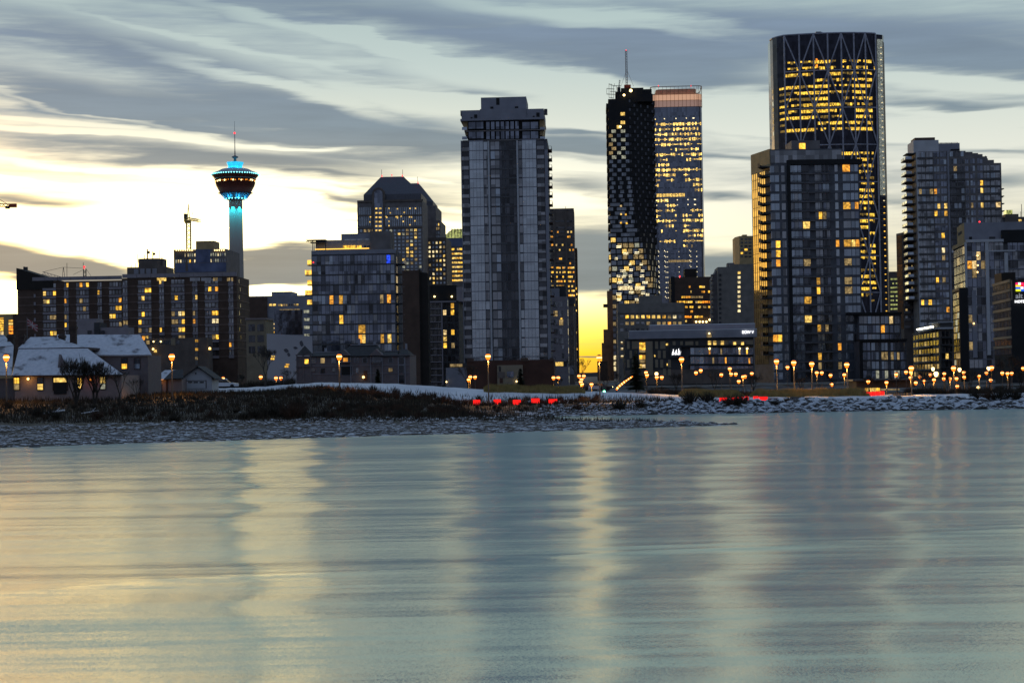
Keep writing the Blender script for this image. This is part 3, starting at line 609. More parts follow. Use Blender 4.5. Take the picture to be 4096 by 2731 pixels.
def gold_building():
    W = gwall(-120, 66, 1300, 760); B = Bld('office_building', 'low building with stacked glowing orange windows at the left edge', 'office building', W)
    m = MB(); m.prism(foot(W, 25), B.z0, W.z(30, 1256)); m.build('wall', B.root, 'tan_panel')
    for k in range(8):
        B.win(W, W.rect(-40, 14, 1270 + k * 9.3, 1276.5 + k * 9.3), 'lit_a'); 
        if k < 6: B.win(W, W.rect(35, 53, 1279 + k * 12, 1287 + k * 12), 'lit_orange' if k > 1 else 'lit_a')
    B.win(W, W.rect(62, 66, 1300, 1306), 'lit_a'); B.flush()
    m = MB(); r = W.rect(54, 74, 1256, 1400); m.wbox(W, r[0], r[1], B.z0, r[3], -20, .6); m.build('stair_wall', B.root, 'brick_dark')
gold_building()
# ================================================================ the observation tower
def tower():
    D = 1000; K = F / D; base = P(951.5, 1495, D); X, Y = base.x, D
    z = lambda y: P(944, y, D).z
    e = empty('observation_tower', (X, Y, 2.6), 'tall concrete observation tower with a red pod and glowing cyan crown', 'tower')
    def L(name, prof, mt, n=40, smooth=True):
        m = MB(); m.lathe((X, Y, 0), sorted([(z(y), w / K) for y, w in prof]), n); return m.build(name, e, mt, smooth)
    m = MB(); m.lathe((X, Y, 0), [(2.6, 34 / K), (z(1300), 30 / K), (z(1000), 28 / K), (z(797), 27 / K)], 40); m.build('shaft', e, 'tower_concrete', True)
    L('pod', [(771, 62), (773, 70), (745, 76), (712, 84), (704, 92), (700, 92)], 'pod_red')
    L('lower_cone', [(800, 28), (798, 41), (792, 44), (785, 49), (778, 56), (771, 62.5)], 'tin_blue')
    L('roof', [(698, 95), (694, 92), (686, 70), (678, 55), (674, 36)], 'tin_blue')
    L('rim', [(702, 94), (699, 96.5), (696, 94)], 'tin_blue')
    c = L('crown', [(674, 27), (664, 29), (652, 34), (650, 34)], 'cyan_glow', 24)
    m = MB()
    for i in range(24):
        t = math.pi * 2 * i / 24; m.tube((X + 27.5 / K * math.cos(t), Y + 27.5 / K * math.sin(t), z(674)), (X + 35 / K * math.cos(t), Y + 35 / K * math.sin(t), z(650)), .16, n=4)
    m.build('crown_rib', c, 'tin_blue')
    m = MB()
    for i in range(36):
        t = math.pi * 2 * i / 36; m.tube((X + 43 / K * math.cos(t), Y + 43 / K * math.sin(t), z(798)), (X + 64 / K * math.cos(t), Y + 64 / K * math.sin(t), z(771)), .16, n=4)
    m.build('cone_rib', e, 'blue_panel')
    L('mast_base', [(650, 8), (640, 5), (634, 6), (631, 13), (627, 13), (624, 5), (622, 3)], 'steel', 20)
    L('antenna', [(622, 2.2), (606, 2.2), (604, 1.6), (535, 1.3), (530, .8), (485, .5)], 'steel', 8)
    m = MB(); m.ball((X, Y - .3, z(533)), 4 / K); m.build('warning_lamp', e, 'bulb_red')
    for i in range(56):
        t = math.pi * 2 * i / 56; m = MB(); m.ball((X + 96.5 / K * math.cos(t), Y + 96.5 / K * math.sin(t), z(699.5)), .33, n=6, k=4); m.build('bulb', e, 'bulb_cyan')
    for i in range(20):
        t = math.pi * 2 * (i + .5) / 20; m = MB(); m.ball((X + 43 / K * math.cos(t), Y + 43 / K * math.sin(t), z(796.5)), .34, n=6, k=4); m.build('bulb', e, 'bulb_cyan')
    # restaurant windows: low amber lamps behind the glass
    for i in range(26):
        t = math.pi + math.pi * (i + .3 + .5 * rnd()) / 26; r = 79.6 / K; zz = z(726 - 1.5 * math.sin(-(t - math.pi)) )
        m = MB(); s = .3 + .25 * rnd(); a = (X + r * math.cos(t), Y + r * math.sin(t)); m.ball((a[0], a[1], zz + (.5 * rnd() - .2)), s, n=6, k=4); m.build('window_light', e, 'bulb_warm' if rnd() < .4 else 'lit_orange')
    m = MB(); m.lathe((X, Y, 0), [(z(723), 81.4 / K), (z(715), 83.6 / K)], 40); m.build('window', e, 'glass_black', True)
    t = math.radians(264); m = MB(); m.ball((X + 84 / K * math.cos(t), Y + 84 / K * math.sin(t), z(705)), .55, n=8, k=5); m.build('window_light', e, 'bulb_warm')
    m = MB(); m.ball((X + 82 / K * math.cos(math.radians(245)), Y + 82 / K * math.sin(math.radians(245)), z(709)), .35); m.build('window_light', e, 'lit_blue')
    for i in range(8):       # cyan floodlights washing the cone, the roof and the head of the shaft
        t = math.pi * 2 * (i + .5) / 8
        for r, y, p in ((47, 803, 130), (49, 668, 130)):
            ld = bpy.data.lights.new('floodlight', 'SPOT'); ld.energy = p * 9; ld.color = (.02, .55, 1.0); ld.shadow_soft_size = .4; ld.spot_size = 1.9; ld.spot_blend = .6
            o = bpy.data.objects.new('floodlight', ld); sc.collection.objects.link(o); o.parent = e; o.location = (r / K * math.cos(t), r / K * math.sin(t), z(y) - 2.6); o.rotation_euler = Vector((-.15 * math.cos(t), -.15 * math.sin(t), -1) if y > 700 else (math.cos(t) * .8, math.sin(t) * .8, .9)).to_track_quat('Z', 'Y').to_euler()
    for i in range(6):
        t = math.pi * 2 * (i + .25) / 6
        ld = bpy.data.lights.new('floodlight', 'SPOT'); ld.energy = 1500; ld.color = (.02, .75, .9); ld.shadow_soft_size = .3; ld.spot_size = 1.5; ld.spot_blend = .8
        o = bpy.data.objects.new('floodlight', ld); sc.collection.objects.link(o); o.parent = e; o.location = (36 / K * math.cos(t), 36 / K * math.sin(t), z(826) - 2.6); o.rotation_euler = Vector((math.cos(t) * .5, math.sin(t) * .5, .85)).to_track_quat('Z', 'Y').to_euler()
tower()
# ================================================================ low buildings between the brick block and the glass condominium
def low_left():
    W = gwall(985, 1250, 1250, 780); B = Bld('office_building', 'low grey blue office with ribbon windows in the gap left of the dark glass condominium', 'office building', W)
    m = MB(); zt = W.z(1150, 1182); m.prism(foot(W, 30), B.z0, zt); m.build('wall', B.root, 'grey_panel')
    m = MB(); m.wbox(W, *W.rect(984, 1070, 1190, 1340), -.1, 1.0); m.build('brick_bay', B.root, 'brick_dark')
    m = MB(); m.wbox(W, *W.rect(1098, 1210, 1240, 1338), -.1, .1); m.build('glass_front', B.root, 'glass_navy')
    m = MB(); m.wbox(W, W.u(1080, 1180), W.u(1160, 1180), zt - .1, zt + 2, -20, -4); m.build('plant_room', B.root, 'grey_panel')
    for y in (1265, 1284, 1304, 1325): B.grid(W, 1100, 1200, y - 5, y + 5, 9, 1, .8, .8, None, pl=.8, litm=('lit_pale', 'lit_b', 'lit_d'))
    B.grid(W, 1060, 1105, 1215, 1224, 3, 1, .8, .9, 'glass_grey', pl=.9, litm=('lit_b',)); B.grid(W, 1110, 1195, 1215, 1224, 8, 1, .7, .8, 'glass_grey', pl=.7, litm=('lit_b', 'lit_d'))
    B.grid(W, 1118, 1200, 1236, 1246, 6, 1, .9, .9, 'lit_d'); B.grid(W, 1094, 1100, 1288, 1336, 1, 3, .8, .4, 'lit_a'); B.grid(W, 1215, 1240, 1230, 1420, 1, 6, .9, .35, 'lit_pale'); B.flush()
    W = gwall(965, 1050, 1300, 850); B = Bld('warehouse', 'black building with a slanted roof right behind the foot of the observation tower', 'building', W)
    p = foot(W, 20); m = MB(); m.prism(p, B.z0, [W.z(968, 1216), W.z(1045, 1200), W.z(1045, 1200), W.z(968, 1216)]); m.build('wall', B.root, 'charcoal')
    m = MB(); m.wbox(W, 0, W.L, W.z(1000, 1240), W.z(1000, 1236), 0, .3); m.build('ledge', B.root, 'concrete_dark')
    W = gwall(985, 1063, 1330, 560); B = Bld('apartment_house', 'narrow cream block with pairs of dark windows right of the brick apartment block', 'building', W)
    m = MB(); m.prism(foot(W, 14), B.z0, W.z(1020, 1274)); m.build('wall', B.root, 'beige')
    B.grid(W, 990, 1060, 1288, 1420, 2, 3, .72, .62, 'glass_black'); B.flush()
    m = MB(); m.wbox(W, -.3, W.L + .3, W.z(1020, 1279), W.z(1020, 1272), -13, .3); m.build('cornice', B.root, 'stucco')
    # pale hall with dark painted shapes
    W = gwall(1068, 1250, 1420, 480, yaw=-8); B = Bld('exhibition_hall', 'large windowless pale wall with dark leaf shapes left of the glass condominium', 'building', W)
    m = MB(); m.prism(foot(W, 18), B.z0, [W.z(1075, 1334), W.z(1240, 1345), W.z(1240, 1345), W.z(1075, 1334)]); m.build('wall', B.root, 'white_wall')
    for x, y, a, b_ in ((1206, 1374, 7, 12), (1182, 1391, 8, 5), (1145, 1402, 9, 8), (1155, 1418, 6, 8), (1195, 1440, 12, 5)):
        m = MB(); c = W.uz(x, y); k = 480 / F
        m.add([W.pt(c[0] + a * k * math.cos(t) * (1 - .3 * math.sin(2 * t)), c[1] + b_ * k * math.sin(t), .06) for t in (i * math.pi / 8 for i in range(16))], [tuple(range(16))]); m.build('painted_shape', B.root, 'mural_dark')
    for x, y in ((1150, 1458), (1146, 1466), (1092, 1425), (1090, 1435)):
        B.win(W, W.rect(x - 7, x + 7, y - 3, y + 3), 'lit_a')
    B.flush()
low_left()
# ================================================================ glass condominium with glowing corner balconies
def glass_condo():
    W = gwall(1248, 1582, 1200, 522); S = side(W, 'R', 17)
    B = Bld('condominium', 'dark blue glass condominium with sunlit yellow corner balconies and a roof terrace canopy', 'condominium', W)
    B.cx = 1400; zt = B.body('wall', 'slate', W, 17, 1002); pt = 39.6 * 522 / F
    z0 = W.z(1400, 1022)
    B.pr('parapet', 'grey_panel', W, 1246, 1584, 1000, 1016, -.1, .25)
    lits = {(1318, 1190): 'lit_c', (1363, 1190): 'lit_a', (1526, 1190): 'lit_d', (1557, 1192): 'lit_c', (1364, 1268): 'lit_a', (1367, 1285): 'lit_a', (1442, 1312): 'lit_a', (1452, 1312): 'lit_a', (1445, 1355): 'lit_c', (1455, 1355): 'lit_a', (1527, 1355): 'lit_a', (1565, 1357): 'lit_b', (1557, 1030): 'lit_blue'}
    cols = [1250, 1270, 1286, 1302, 1318, 1334, 1356, 1372, 1388, 1404, 1420, 1432, 1446, 1460, 1476, 1492, 1508, 1520, 1534, 1548, 1564, 1580]
    for k in range(13):
        zz = z0 - pt * k
        for i, (a, c) in enumerate(zip(cols, cols[1:])):
            ua, ub = W.u(a, 1200) + .06, W.u(c, 1200) - .06; mt = random.choice(['glass_navy'] * 5 + ['glass_blue', 'glass_black', 'glass_grey'])
            for (lx, ly), lm in lits.items():
                u, z = W.uz(lx, ly)
                if ua - .06 <= u < ub + .06 and zz - pt < z <= zz: mt = lm
            B.win(W, (ua, ub, zz - pt + .42, zz - .05), mt, -.1, .07)
        B.piece('floor_slab', 'concrete_dark', W, -.2, W.L + .1, zz - pt, zz - pt + .34, -.1, .16)
        if k > 0: B.piece('spandrel', 'stone_grey', W, W.u(1250, 1200), W.u(1275, 1200) , zz - pt + .4, zz - pt + 1.3, 0, .2)
    B.flush()
    # balconies: left corner (western sky light painted as emission) and right side
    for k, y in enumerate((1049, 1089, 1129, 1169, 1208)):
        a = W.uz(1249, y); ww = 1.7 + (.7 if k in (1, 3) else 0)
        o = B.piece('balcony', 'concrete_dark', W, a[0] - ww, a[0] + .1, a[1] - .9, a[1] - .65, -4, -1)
        B.piece('balustrade', 'painted_gold_glow', W, a[0] - ww, a[0] - .05, a[1] - .65, a[1] + .75, -1.25, -1.1, parent=o)
        B.piece('balustrade', 'painted_gold_glow', W, a[0] - ww, a[0] - ww + .1, a[1] - .65, a[1] + .75, -4, -1.3, parent=o)
    for k in range(12):
        z = z0 - pt * (k + .95); o = B.piece('balcony', 'concrete_dark', S, 1.5, 8, z, z + .3, 0, 2.6)
        B.piece('balustrade', 'glass_grey', S, 1.55, 7.9, z + .3, z + 1.4, 2.45, 2.55, parent=o)
        B.piece('balcony_door', 'lit_d' if k in (2, 3) else 'glass_black', S, 2.5, 6, z + .35, z + 2.5, -.1, .1)
    for k in range(5, 12):
        z = z0 - pt * (k + .95); o = B.piece('balcony', 'concrete_dark', W, -1.6, .1, z, z + .25, -3.6, -.6)
    # setback storey with gold underlit edge, canopy frame and plant blocks
    T = MB(); r = W.rect(1258, 1480, 958, 1003); T.wbox(W, r[0], r[1], zt - .1, r[3], -15, -2); T.build('setback_storey', B.root, 'grey_panel')
    for x0, x1, mt in ((1368, 1403, 'lit_a'), (1406, 1418, 'lit_a'), (1424, 1442, 'lit_a'), (1452, 1462, 'glass_black'), (1466, 1476, 'glass_black')):
        B.pr('window', mt, W, x0, x1, 980, 993, -2.2, -1.9)
    B.pr('lit_edge', 'strip_gold', W, 1258, 1475, 993, 996.5, -.8, -.6)
    B.pr('canopy', 'steel', W, 1226, 1302, 958.5, 961.5, -3, .2); B.pr('canopy', 'steel_dark', W, 1240, 1302, 968, 971, -3, .1)
    for x in (1250, 1256, 1302): B.pr('canopy_post', 'steel_dark', W, x - 1, x + 1.4, 960, 1002, -.2, 0)
    m = MB(); lattice(m, W.pt(*W.uz(1222, 963), -1), W.pt(*W.uz(1250, 968), -1), .5, .07, .8); m.build('canopy_truss', B.root, 'steel_dark')
    T = MB(); r = W.rect(1358, 1480, 931, 960); T.wbox(W, r[0], r[1], r[2] - .1, r[3], -13, -3.5); T.build('plant_room', B.root, 'grey_panel')
    B.pr('roof_light', 'lit_cool', W, 1368, 1470, 954, 956, -3.5, -3.35)
    T = MB(); r = W.rect(1478, 1558, 923, 1003); T.wbox(W, r[0], r[1], zt - .1, r[3], -13, -1.6); T.build('lift_tower', B.root, 'stone_grey')
    m = MB(); m.ball(W.pt(*W.uz(1254, 1050), .3), .2); m.build('lamp', B.root, 'bulb_red')
glass_m = lit('painted_gold_glow', (1.0, .55, .08), 1.25, seed=21)  # gleam of the western sky, painted as emission on the corner balustrades
glass_condo()
def mid_left():
    # plain dark brown slab tower
    W = gwall(1612, 1680, 1300, 490); S = side(W, 'R', 6.5); B = Bld('tower_block', 'plain dark brown windowless slab tower right of the glass condominium', 'building', W); B.cx = 1645
    B.body('wall', 'brick_dark', W, 6.5, 1081); B.piece('side_wall', 'brick_black', S, 0, 6.5, 2.7, W.z(1645, 1081) + .3, -.1, .1)
    m = MB(); p = [(q.x, q.y) for q in (S.pt(1, 0, .1), S.pt(6.5, 0, .1), S.pt(6.5, 0, 2.3), S.pt(1, 0, 2.3))]; m.prism(p, 2.6, [W.z(1645, 1088), W.z(1645, 1100), W.z(1645, 1106), W.z(1645, 1092)]); m.build('stair_wing', B.root, 'brick_black')
    for k in range(14): B.piece('floor_line', 'stone_brown', W, .2, .55, W.z(1645, 1120 + 28 * k), W.z(1645, 1116 + 28 * k), -.1, .07)
    # postmodern stone tower with an arched window and a hipped copper roof
    W = gwall(1430, 1690, 900, 1000); D = 1000
    B = Bld('skyscraper', 'grey stone tower with hipped metal roof and tall arched window', 'skyscraper', W); B.cx = 1560; K = D / F
    zt = B.body('wall', 'stone_grey', W, 34, 803); S = side(W, 'R', 34)
    B.pr('cornice', 'stone_brown', W, 1429, 1692, 800, 808, -.1, .6)
    # roof
    m = MB(); R = lambda x, y, o: W.pt(W.u(x, y), W.z(x, y), o)
    def hip(m, W, x0, x1, x2, x3, yb, ym, yt, ob, ot, dep):
        lo = [W.pt(W.u(x0, ym), 0, -ob), W.pt(W.u(x3, ym), 0, -ob), W.pt(W.u(x3, ym), 0, -dep + ob), W.pt(W.u(x0, ym), 0, -dep + ob)]
        hi = [W.pt(W.u(x1, yt), 0, -ot), W.pt(W.u(x2, yt), 0, -ot), W.pt(W.u(x2, yt), 0, -dep + ot), W.pt(W.u(x1, yt), 0, -dep + ot)]
        zb, zm, zh = W.z((x0 + x3) / 2, yb), W.z((x0 + x3) / 2, ym), W.z((x1 + x2) / 2, yt)
        m.hexa([(q.x, q.y, zb) for q in lo], [(q.x, q.y, zm) for q in lo]); m.hexa([(q.x, q.y, zm) for q in lo], [(q.x, q.y, zh) for q in hi], bottom=False)
    hip(m, W, 1453, 1516, 1608, 1684, 803, 776, 701, 1.2, 8, 34); m.build('roof', B.root, 'copper_roof')
    # arched window: stone surround, glass, lit storeys
    xs, ya, r_o, r_i = 1514, 772, 26 * K, 17 * K
    c = W.uz(xs, ya + 5)
    def arch(r, o0, o1, zb, name, mt):
        m = MB(); n = 14; pts = [(-r, zb - c[1])] + [(-r * math.cos(math.pi * i / n), r * math.sin(math.pi * i / n)) for i in range(n + 1)] + [(r, zb - c[1])]
        f = [W.pt(c[0] + a, c[1] + b, o1) for a, b in pts]; g = [W.pt(c[0] + a, c[1] + b, o0) for a, b in pts]; k = len(pts)
        m.add(f + g, [tuple(range(k - 1, -1, -1))] + [(i, (i + 1) % k, k + (i + 1) % k, k + i) for i in range(k)]); return m.build(name, B.root, mt)
    arch(r_o, -6, .7, W.z(xs, 930), 'arch_surround', 'stone_brown'); arch(r_i, -3, .9, W.z(xs, 930), 'arched_window', 'glass_navy')
    for k in range(6):
        for x0, x1 in ((1502, 1510), (1516, 1527)): B.pr('window', 'lit_b', W, x0, x1, 832 + 17.5 * k, 838 + 17.5 * k, .85, 1.0)
    for y in (860, 910): B.pr('band', 'stone_brown', W, 1430, 1690, y, y + 4, -.1, .3)
    sk = lambda i, j: False
    def xcols(x0, x1, y0, y1, step, nr, dark, pl, litm, fw=.55, fh=.7):
        B.grid(W, x0, x1, y0, y1, round((x1 - x0) / step), nr, fw, fh, dark, pl=pl, litm=litm, yr=900)
    for x0, x1 in ((1436, 1486), (1540, 1688)):
        for y0 in (829, 866): B.grid(W, x0, x1, y0, y0 + 30 + (8 if y0 > 840 else 0), round((x1 - x0) / 8), 2, .5, .95, 'glass_blue', pl=.0, yr=900)
    for x, y in ((1482, 868), (1544, 866), (1547, 870), (1585, 868), (1590, 868), (1605, 866), (1638, 868), (1646, 869), (1556, 886), (1613, 886), (1590, 872), (1480, 888), (1660, 884), (1556, 834), (1561, 852), (1590, 836), (1617, 850), (1640, 834), (1662, 834), (1556, 903), (1640, 900)):
        B.pr('window', 'lit_b', W, x - 2.5, x + 2.5, y - 2.5, y + 2.5, 0, .14)
    B.grid(W, 1540, 1688, 914, 1090, 9, 12, .6, .6, 'glass_blue', pl=.28, litm=('lit_d', 'lit_pale', 'lit_b'), yr=1000)
    B.grid(W, 1436, 1500, 914, 932, 4, 1, .6, .6, 'glass_blue', pl=.3, litm=('lit_d',), yr=900)
    B.flush()
    for x, y in ((1521, 697), (1561, 694), (1603, 696)): red_light(R(x, y, -8), {1521: 'red warning light at the left end of the grey stone tower roof ridge', 1561: 'red warning light in the middle of the grey stone tower roof ridge', 1603: 'red warning light at the right end of the grey stone tower roof ridge'}[x], .5)
    for x in (1519, 1604): m = MB(); m.tube(R(x, 700, -8.5), R(x, 672, -8.5), .12); m.build('antenna', B.root, 'steel_dark')
    # its twin behind, to the right
    W2 = gwall(1692, 1744, 870, 1050); B = Bld('skyscraper', 'stepped grey stone tower with sloping roof behind and right of the arched window tower', 'skyscraper', W2); B.cx = 1720
    B.body('wall', 'stone_grey', W2, 40, 823); W3 = gwall(1640, 1762, 950, 1044); W4 = gwall(1700, 1786, 1035, 1030)
    m = MB(); m.prism(foot(W3, 38), 2.6, W3.z(1755, 882)); m.build('middle_tier', B.root, 'stone_grey'); m = MB(); m.prism(foot(W4, 36), 2.6, W4.z(1775, 950)); m.build('lower_tier', B.root, 'stone_brown')
    m = MB(); hip(m, gwall(1600, 1732, 800, 1055), 1600, 1615, 1669, 1731, 840, 806, 728, .5, 8, 34); m.build('roof', B.root, 'copper_roof')
    for k in range(14):
        B.pr('window', random.choice(['lit_w', 'lit_b', 'lit_d', 'glass_blue']), W2, 1700, 1706, 856 + 18 * k, 862 + 18 * k, -.1, .2, yr=900)
    B.grid(W3, 1745, 1760, 890, 1120, 2, 14, .6, .6, 'glass_blue', pl=.3, litm=('lit_d', 'lit_b')); B.grid(W4, 1712, 1784, 962, 1140, 5, 10, .5, .5, 'glass_blue', pl=.45, litm=('lit_w', 'lit_d', 'lit_b'))
    B.flush()
    for x, y, l in ((1627, 724, 'left of the two red warning lights on the roof of the stepped stone tower'), (1666, 723, 'right of the two red warning lights on the roof of the stepped stone tower')): red_light(W2.pt(*W2.uz(x, y), -9), l, .5)
    m = MB(); m.tube(W2.pt(*W2.uz(1665, 728), -9.6), W2.pt(*W2.uz(1663, 700), -9.6), .12); m.build('antenna', B.root, 'steel_dark')
    # small glass topped office
    W = gwall(1770, 1850, 1020, 1120); S = side(W, 'L', 10); B = Bld('office_tower', 'office tower with sloping yellow glass top just left of the tall blue residential tower', 'office tower', W); B.cx = 1800
    zt = B.body('wall', 'stone_grey', W, 30, 953)
    m = MB(); a = foot(W, 30); q = W.z(1800, 950)
    xa, xb = W.u(1806, 915), W.L + 3; h = W.z(1830, 914)
    lo = [W.pt(0, 0, 0), W.pt(xb, 0, 0), W.pt(xb, 0, -28), W.pt(0, 0, -28)]; hi = [W.pt(xa, 0, -5), W.pt(xb, 0, -5), W.pt(xb, 0, -20), W.pt(xa, 0, -20)]
    m.hexa([(p.x, p.y, q) for p in lo], [(p.x, p.y, h) for p in hi]); m.build('glass_roof', B.root, 'lit_green')
    for x in range(1770, 1850, 12):
        u = W.u(x, 935); B.piece('mullion', 'steel_dark', W, u, u + .3, q - .1, q + (h - q) * min(1, max(.1, (x - 1768) / 38)), -5 if x > 1800 else -2.5, .05 if x < 1800 else -.1)
    B.pr('blue_band', 'blue_panel', W, 1787, 1850, 952, 986, -.1, .2)
    B.grid(W, 1771, 1785, 965, 1130, 1, 9, .8, .55, 'glass_grey', pl=.7, litm=('lit_b', 'lit_d')); B.grid(W, 1790, 1806, 988, 1130, 1, 8, .9, .6, None, pl=1, litm=('lit_b', 'lit_a')); B.grid(W, 1808, 1850, 988, 1130, 4, 8, .95, .42, None, pl=.92, litm=('lit_a', 'lit_b')); B.flush()
    # small condominium block with a white grid
    W = gwall(1716, 1835, 1300, 640); B = Bld('condominium', 'small dark condominium with a white concrete grid, left of the tall blue residential tower', 'condominium', W); B.cx = 1770
    B.body('wall', 'charcoal', W, 22, 1203)
    m = MB(); r = W.rect(1716, 1826, 1141, 1205); m.wbox(W, r[0], r[1], r[2] - .1, r[3], -20, -.6); m.build('roof_block', B.root, 'black_panel')
    m = MB(); r = W.rect(1826, 1850, 1148, 1205); m.wbox(W, r[0], r[1], r[2] - .1, r[3], -20, -.3); m.build('roof_block', B.root, 'mauve_panel')
    B.pr('frame_beam', 'mauve_panel', W, 1714, 1824, 1204, 1210, 0, .5)
    B.pr('frame_post', 'mauve_panel', W, 1766, 1770.5, 1204, 1540, 0, .4, yr=1300)
    for k in range(13):
        B.pr('frame_beam', 'mauve_panel', W, 1714, 1766, 1233 + 26.6 * k, 1236.5 + 26.6 * k, 0, .35, yr=1300)
    B.grid(W, 1717, 1765, 1210, 1556, 3, 13, .85, .8, 'glass_grey', yr=1300)
    B.grid(W, 1772, 1834, 1210, 1500, 4, 11, .8, .75, 'glass_black', yr=1300, lits=[(1780, 1252, 'lit_a'), (1808, 1220, 'lit_a'), (1808, 1248, 'lit_a'), (1785, 1328, 'lit_a'), (1808, 1328, 'lit_a'), (1815, 1328, 'lit_a'), (1783, 1358, 'lit_a'), (1785, 1385, 'lit_a'), (1810, 1385, 'lit_d')])
    B.flush()
    for x in (1738, 1807):
        m = MB(); m.ball(W.pt(*W.uz(x, 1186), .0), .35); m.build('roof_lamp', B.root, 'bulb_warm')
    # low blue grey shed and lit clerestory
    W = gwall(1784, 1868, 1500, 520); B = Bld('low_building', 'low windowless blue grey building with a lit strip of windows on top', 'building', W); B.cx = 1820
    B.body('wall', 'grey_panel', W, 15, 1470); B.body('upper_storey', 'charcoal', gwall(1796, 1900, 1460, 523), 12, 1452, 1830); B.grid(gwall(1796, 1900, 1460, 522.8), 1800, 1850, 1455, 1467, 6, 1, .9, .9, None, pl=1, litm=('lit_d',)); B.flush()
    m = MB(); m.ball(W.pt(*W.uz(1786, 1527), .4), .22); m.build('lamp', B.root, 'bulb_warm')
mid_left()
# ================================================================ tall blue residential tower, centre left
def central_tower():
    D = 535; W = gwall(1846, 2192, 750, D); S = side(W, 'R', 24)
    B = Bld('residential_tower', 'tall dark blue residential tower with two pale glass stripes and balconies down its right side', 'residential tower', W); B.cx = 2015
    pt = 37.6 * D / F; zt = B.body('wall', 'slate', W, 24, 560); z0 = W.z(2015, 565)
    cols = [('glass_pale', 1880, 1935, 4, .10), ('white_panel', 1953, 1960, 1, .25), ('white_panel', 2068, 2075, 1, .25), ('glass_pale', 2091, 2147, 4, .10),
            ('glass_grey', 1936, 1952, 1, .05), ('glass_grey', 2076, 2090, 1, .05), ('glass_grey', 1964, 2000, 2, .05), ('glass_black', 2002, 2022, 2, .04), ('glass_black', 2024, 2066, 3, .05)]
    Z = lambda k: z0 - pt * k
    nf = 24
    for name, a, c, n, o in cols:
        ua, ub = W.u(a, 750), W.u(c, 750); g = (ub - ua) / n
        if name == 'white_panel': B.piece('pier', 'white_panel', W, ua, ub, 5, zt - .3, -.1, .45); continue
        if name == 'glass_pale':
            B.piece('stripe_backing', 'grey_panel', W, ua - .05, ub + .05, 5, zt, -.1, .38)
            for k in range(nf):
                for i in range(n): B.win(W, (ua + g * i + .035, ua + g * (i + 1) - .035, Z(k + 1) + .22, Z(k) - .03), 'glass_pale', .3, .44)
            continue
        for k in range(nf):
            for i in range(n):
                mt = name
                if name == 'glass_grey' and n == 1: mt = random.choice(['glass_grey', 'glass_pale', 'glass_grey'])
                if a == 1964 and rnd() < .16: mt = 'glass_blue'
                B.win(W, (ua + g * i + .05, ua + g * (i + 1) - .05, Z(k + 1) + .35, Z(k) - .1), mt, -.1, o)
    B.wins.sort(key=lambda w: -(w[1][1] - w[1][0])); B.flush(cap=94)
    for k in range(nf):
        B.piece('floor_slab', 'concrete_dark', W, W.u(1962, 750), W.u(2067, 750), Z(k) - .12, Z(k) + .12, -.1, .22)
        # recessed balconies at both ends of the front
        for a, c in ((1848, 1879), (2149, 2180)):
            ua, ub = W.u(a, 750), W.u(c, 750)
            o = B.piece('balcony', 'stone_grey', W, ua, ub, Z(k + 1) - .15, Z(k + 1) + .15, -.1, .55)
            if True:
                m = MB(); m.wbox(W, ua + .1, ub - .1, Z(k + 1) + .15, Z(k + 1) + 1.15, .42, .48); q = m.build('balustrade', B.root, 'glass_grey'); q.parent = o
    for k in range(nf):
        B.win(W, (W.u(1852, 750), W.u(1876, 750), Z(k + 1) + .3, Z(k) - .2), 'glass_black', -.1, .05); B.win(W, (W.u(2151, 750), W.u(2178, 750), Z(k + 1) + .3, Z(k) - .2), 'glass_black', -.1, .05)
    B.flush(name='balcony_door')
    B.piece('corner_pier', 'grey_panel', W, 0, W.u(1849, 750), 3, zt, -.2, .5)
    m = MB(); ua = W.u(2181, 750); m.wbox(W, ua, W.L + .1, 3, W.z(2186, 600), -2, .4); m.build('corner_pier', B.root, 'grey_panel')
    for k in range(1, 26):       # side balconies
        z = z0 - pt * k * .974; o = B.piece('balcony', 'brick_red' if k % 2 else 'steel_dark', S, .8, 7.5, z - .2, z + .12, 0, 1.3)
        m = MB(); m.wbox(S, .85, 7.4, z + 1.0, z + 1.1, 1.2, 1.27)
        for i in range(5): m.wbox(S, .85 + 1.6 * i, .95 + 1.6 * i, z + .1, z + 1.05, 1.2, 1.27)
        m.wbox(S, .8, .86, z + 1.0, z + 1.1, 0, 1.2)
        q = m.build('railing', B.root, 'steel_dark'); q.parent = o
    # crown
    cw = W.rect(1870, 2158, 478, 562, 520); z1 = W.z(2015, 484)
    m = MB(); m.wbox(W, cw[0], cw[1], zt - .1, z1, -21, -.8); m.build('upper_storeys', B.root, 'black_panel')
    for k, (ya, yb) in enumerate(((487, 517), (525, 556))):
        B.grid(W, 1873, 1935, ya, yb, 2, 1, .9, .9, 'glass_navy', o1=-.7, yr=520); B.grid(W, 1942, 2078, ya, yb, 7, 1, .7, 1, 'glass_navy', o1=-.7, yr=520); B.grid(W, 2088, 2154, ya, yb, 2, 1, .9, .9, 'glass_navy', o1=-.7, yr=520)
        r = W.rect(1850 if k else 1858, 2176, ya + 34, ya + 38, 520); B.piece('terrace_slab', 'stone_grey', W, r[0], r[1], r[2], r[3], -3, .3)
        for sx in (0, 1):
            r = W.rect(1848, 1868, ya + 22, ya + 34, 520) if not sx else W.rect(2160, 2180, ya + 22, ya + 34, 520)
            B.piece('balustrade', 'glass_blue', W, r[0], r[1], r[2], r[3], .1, .2)
    B.flush()
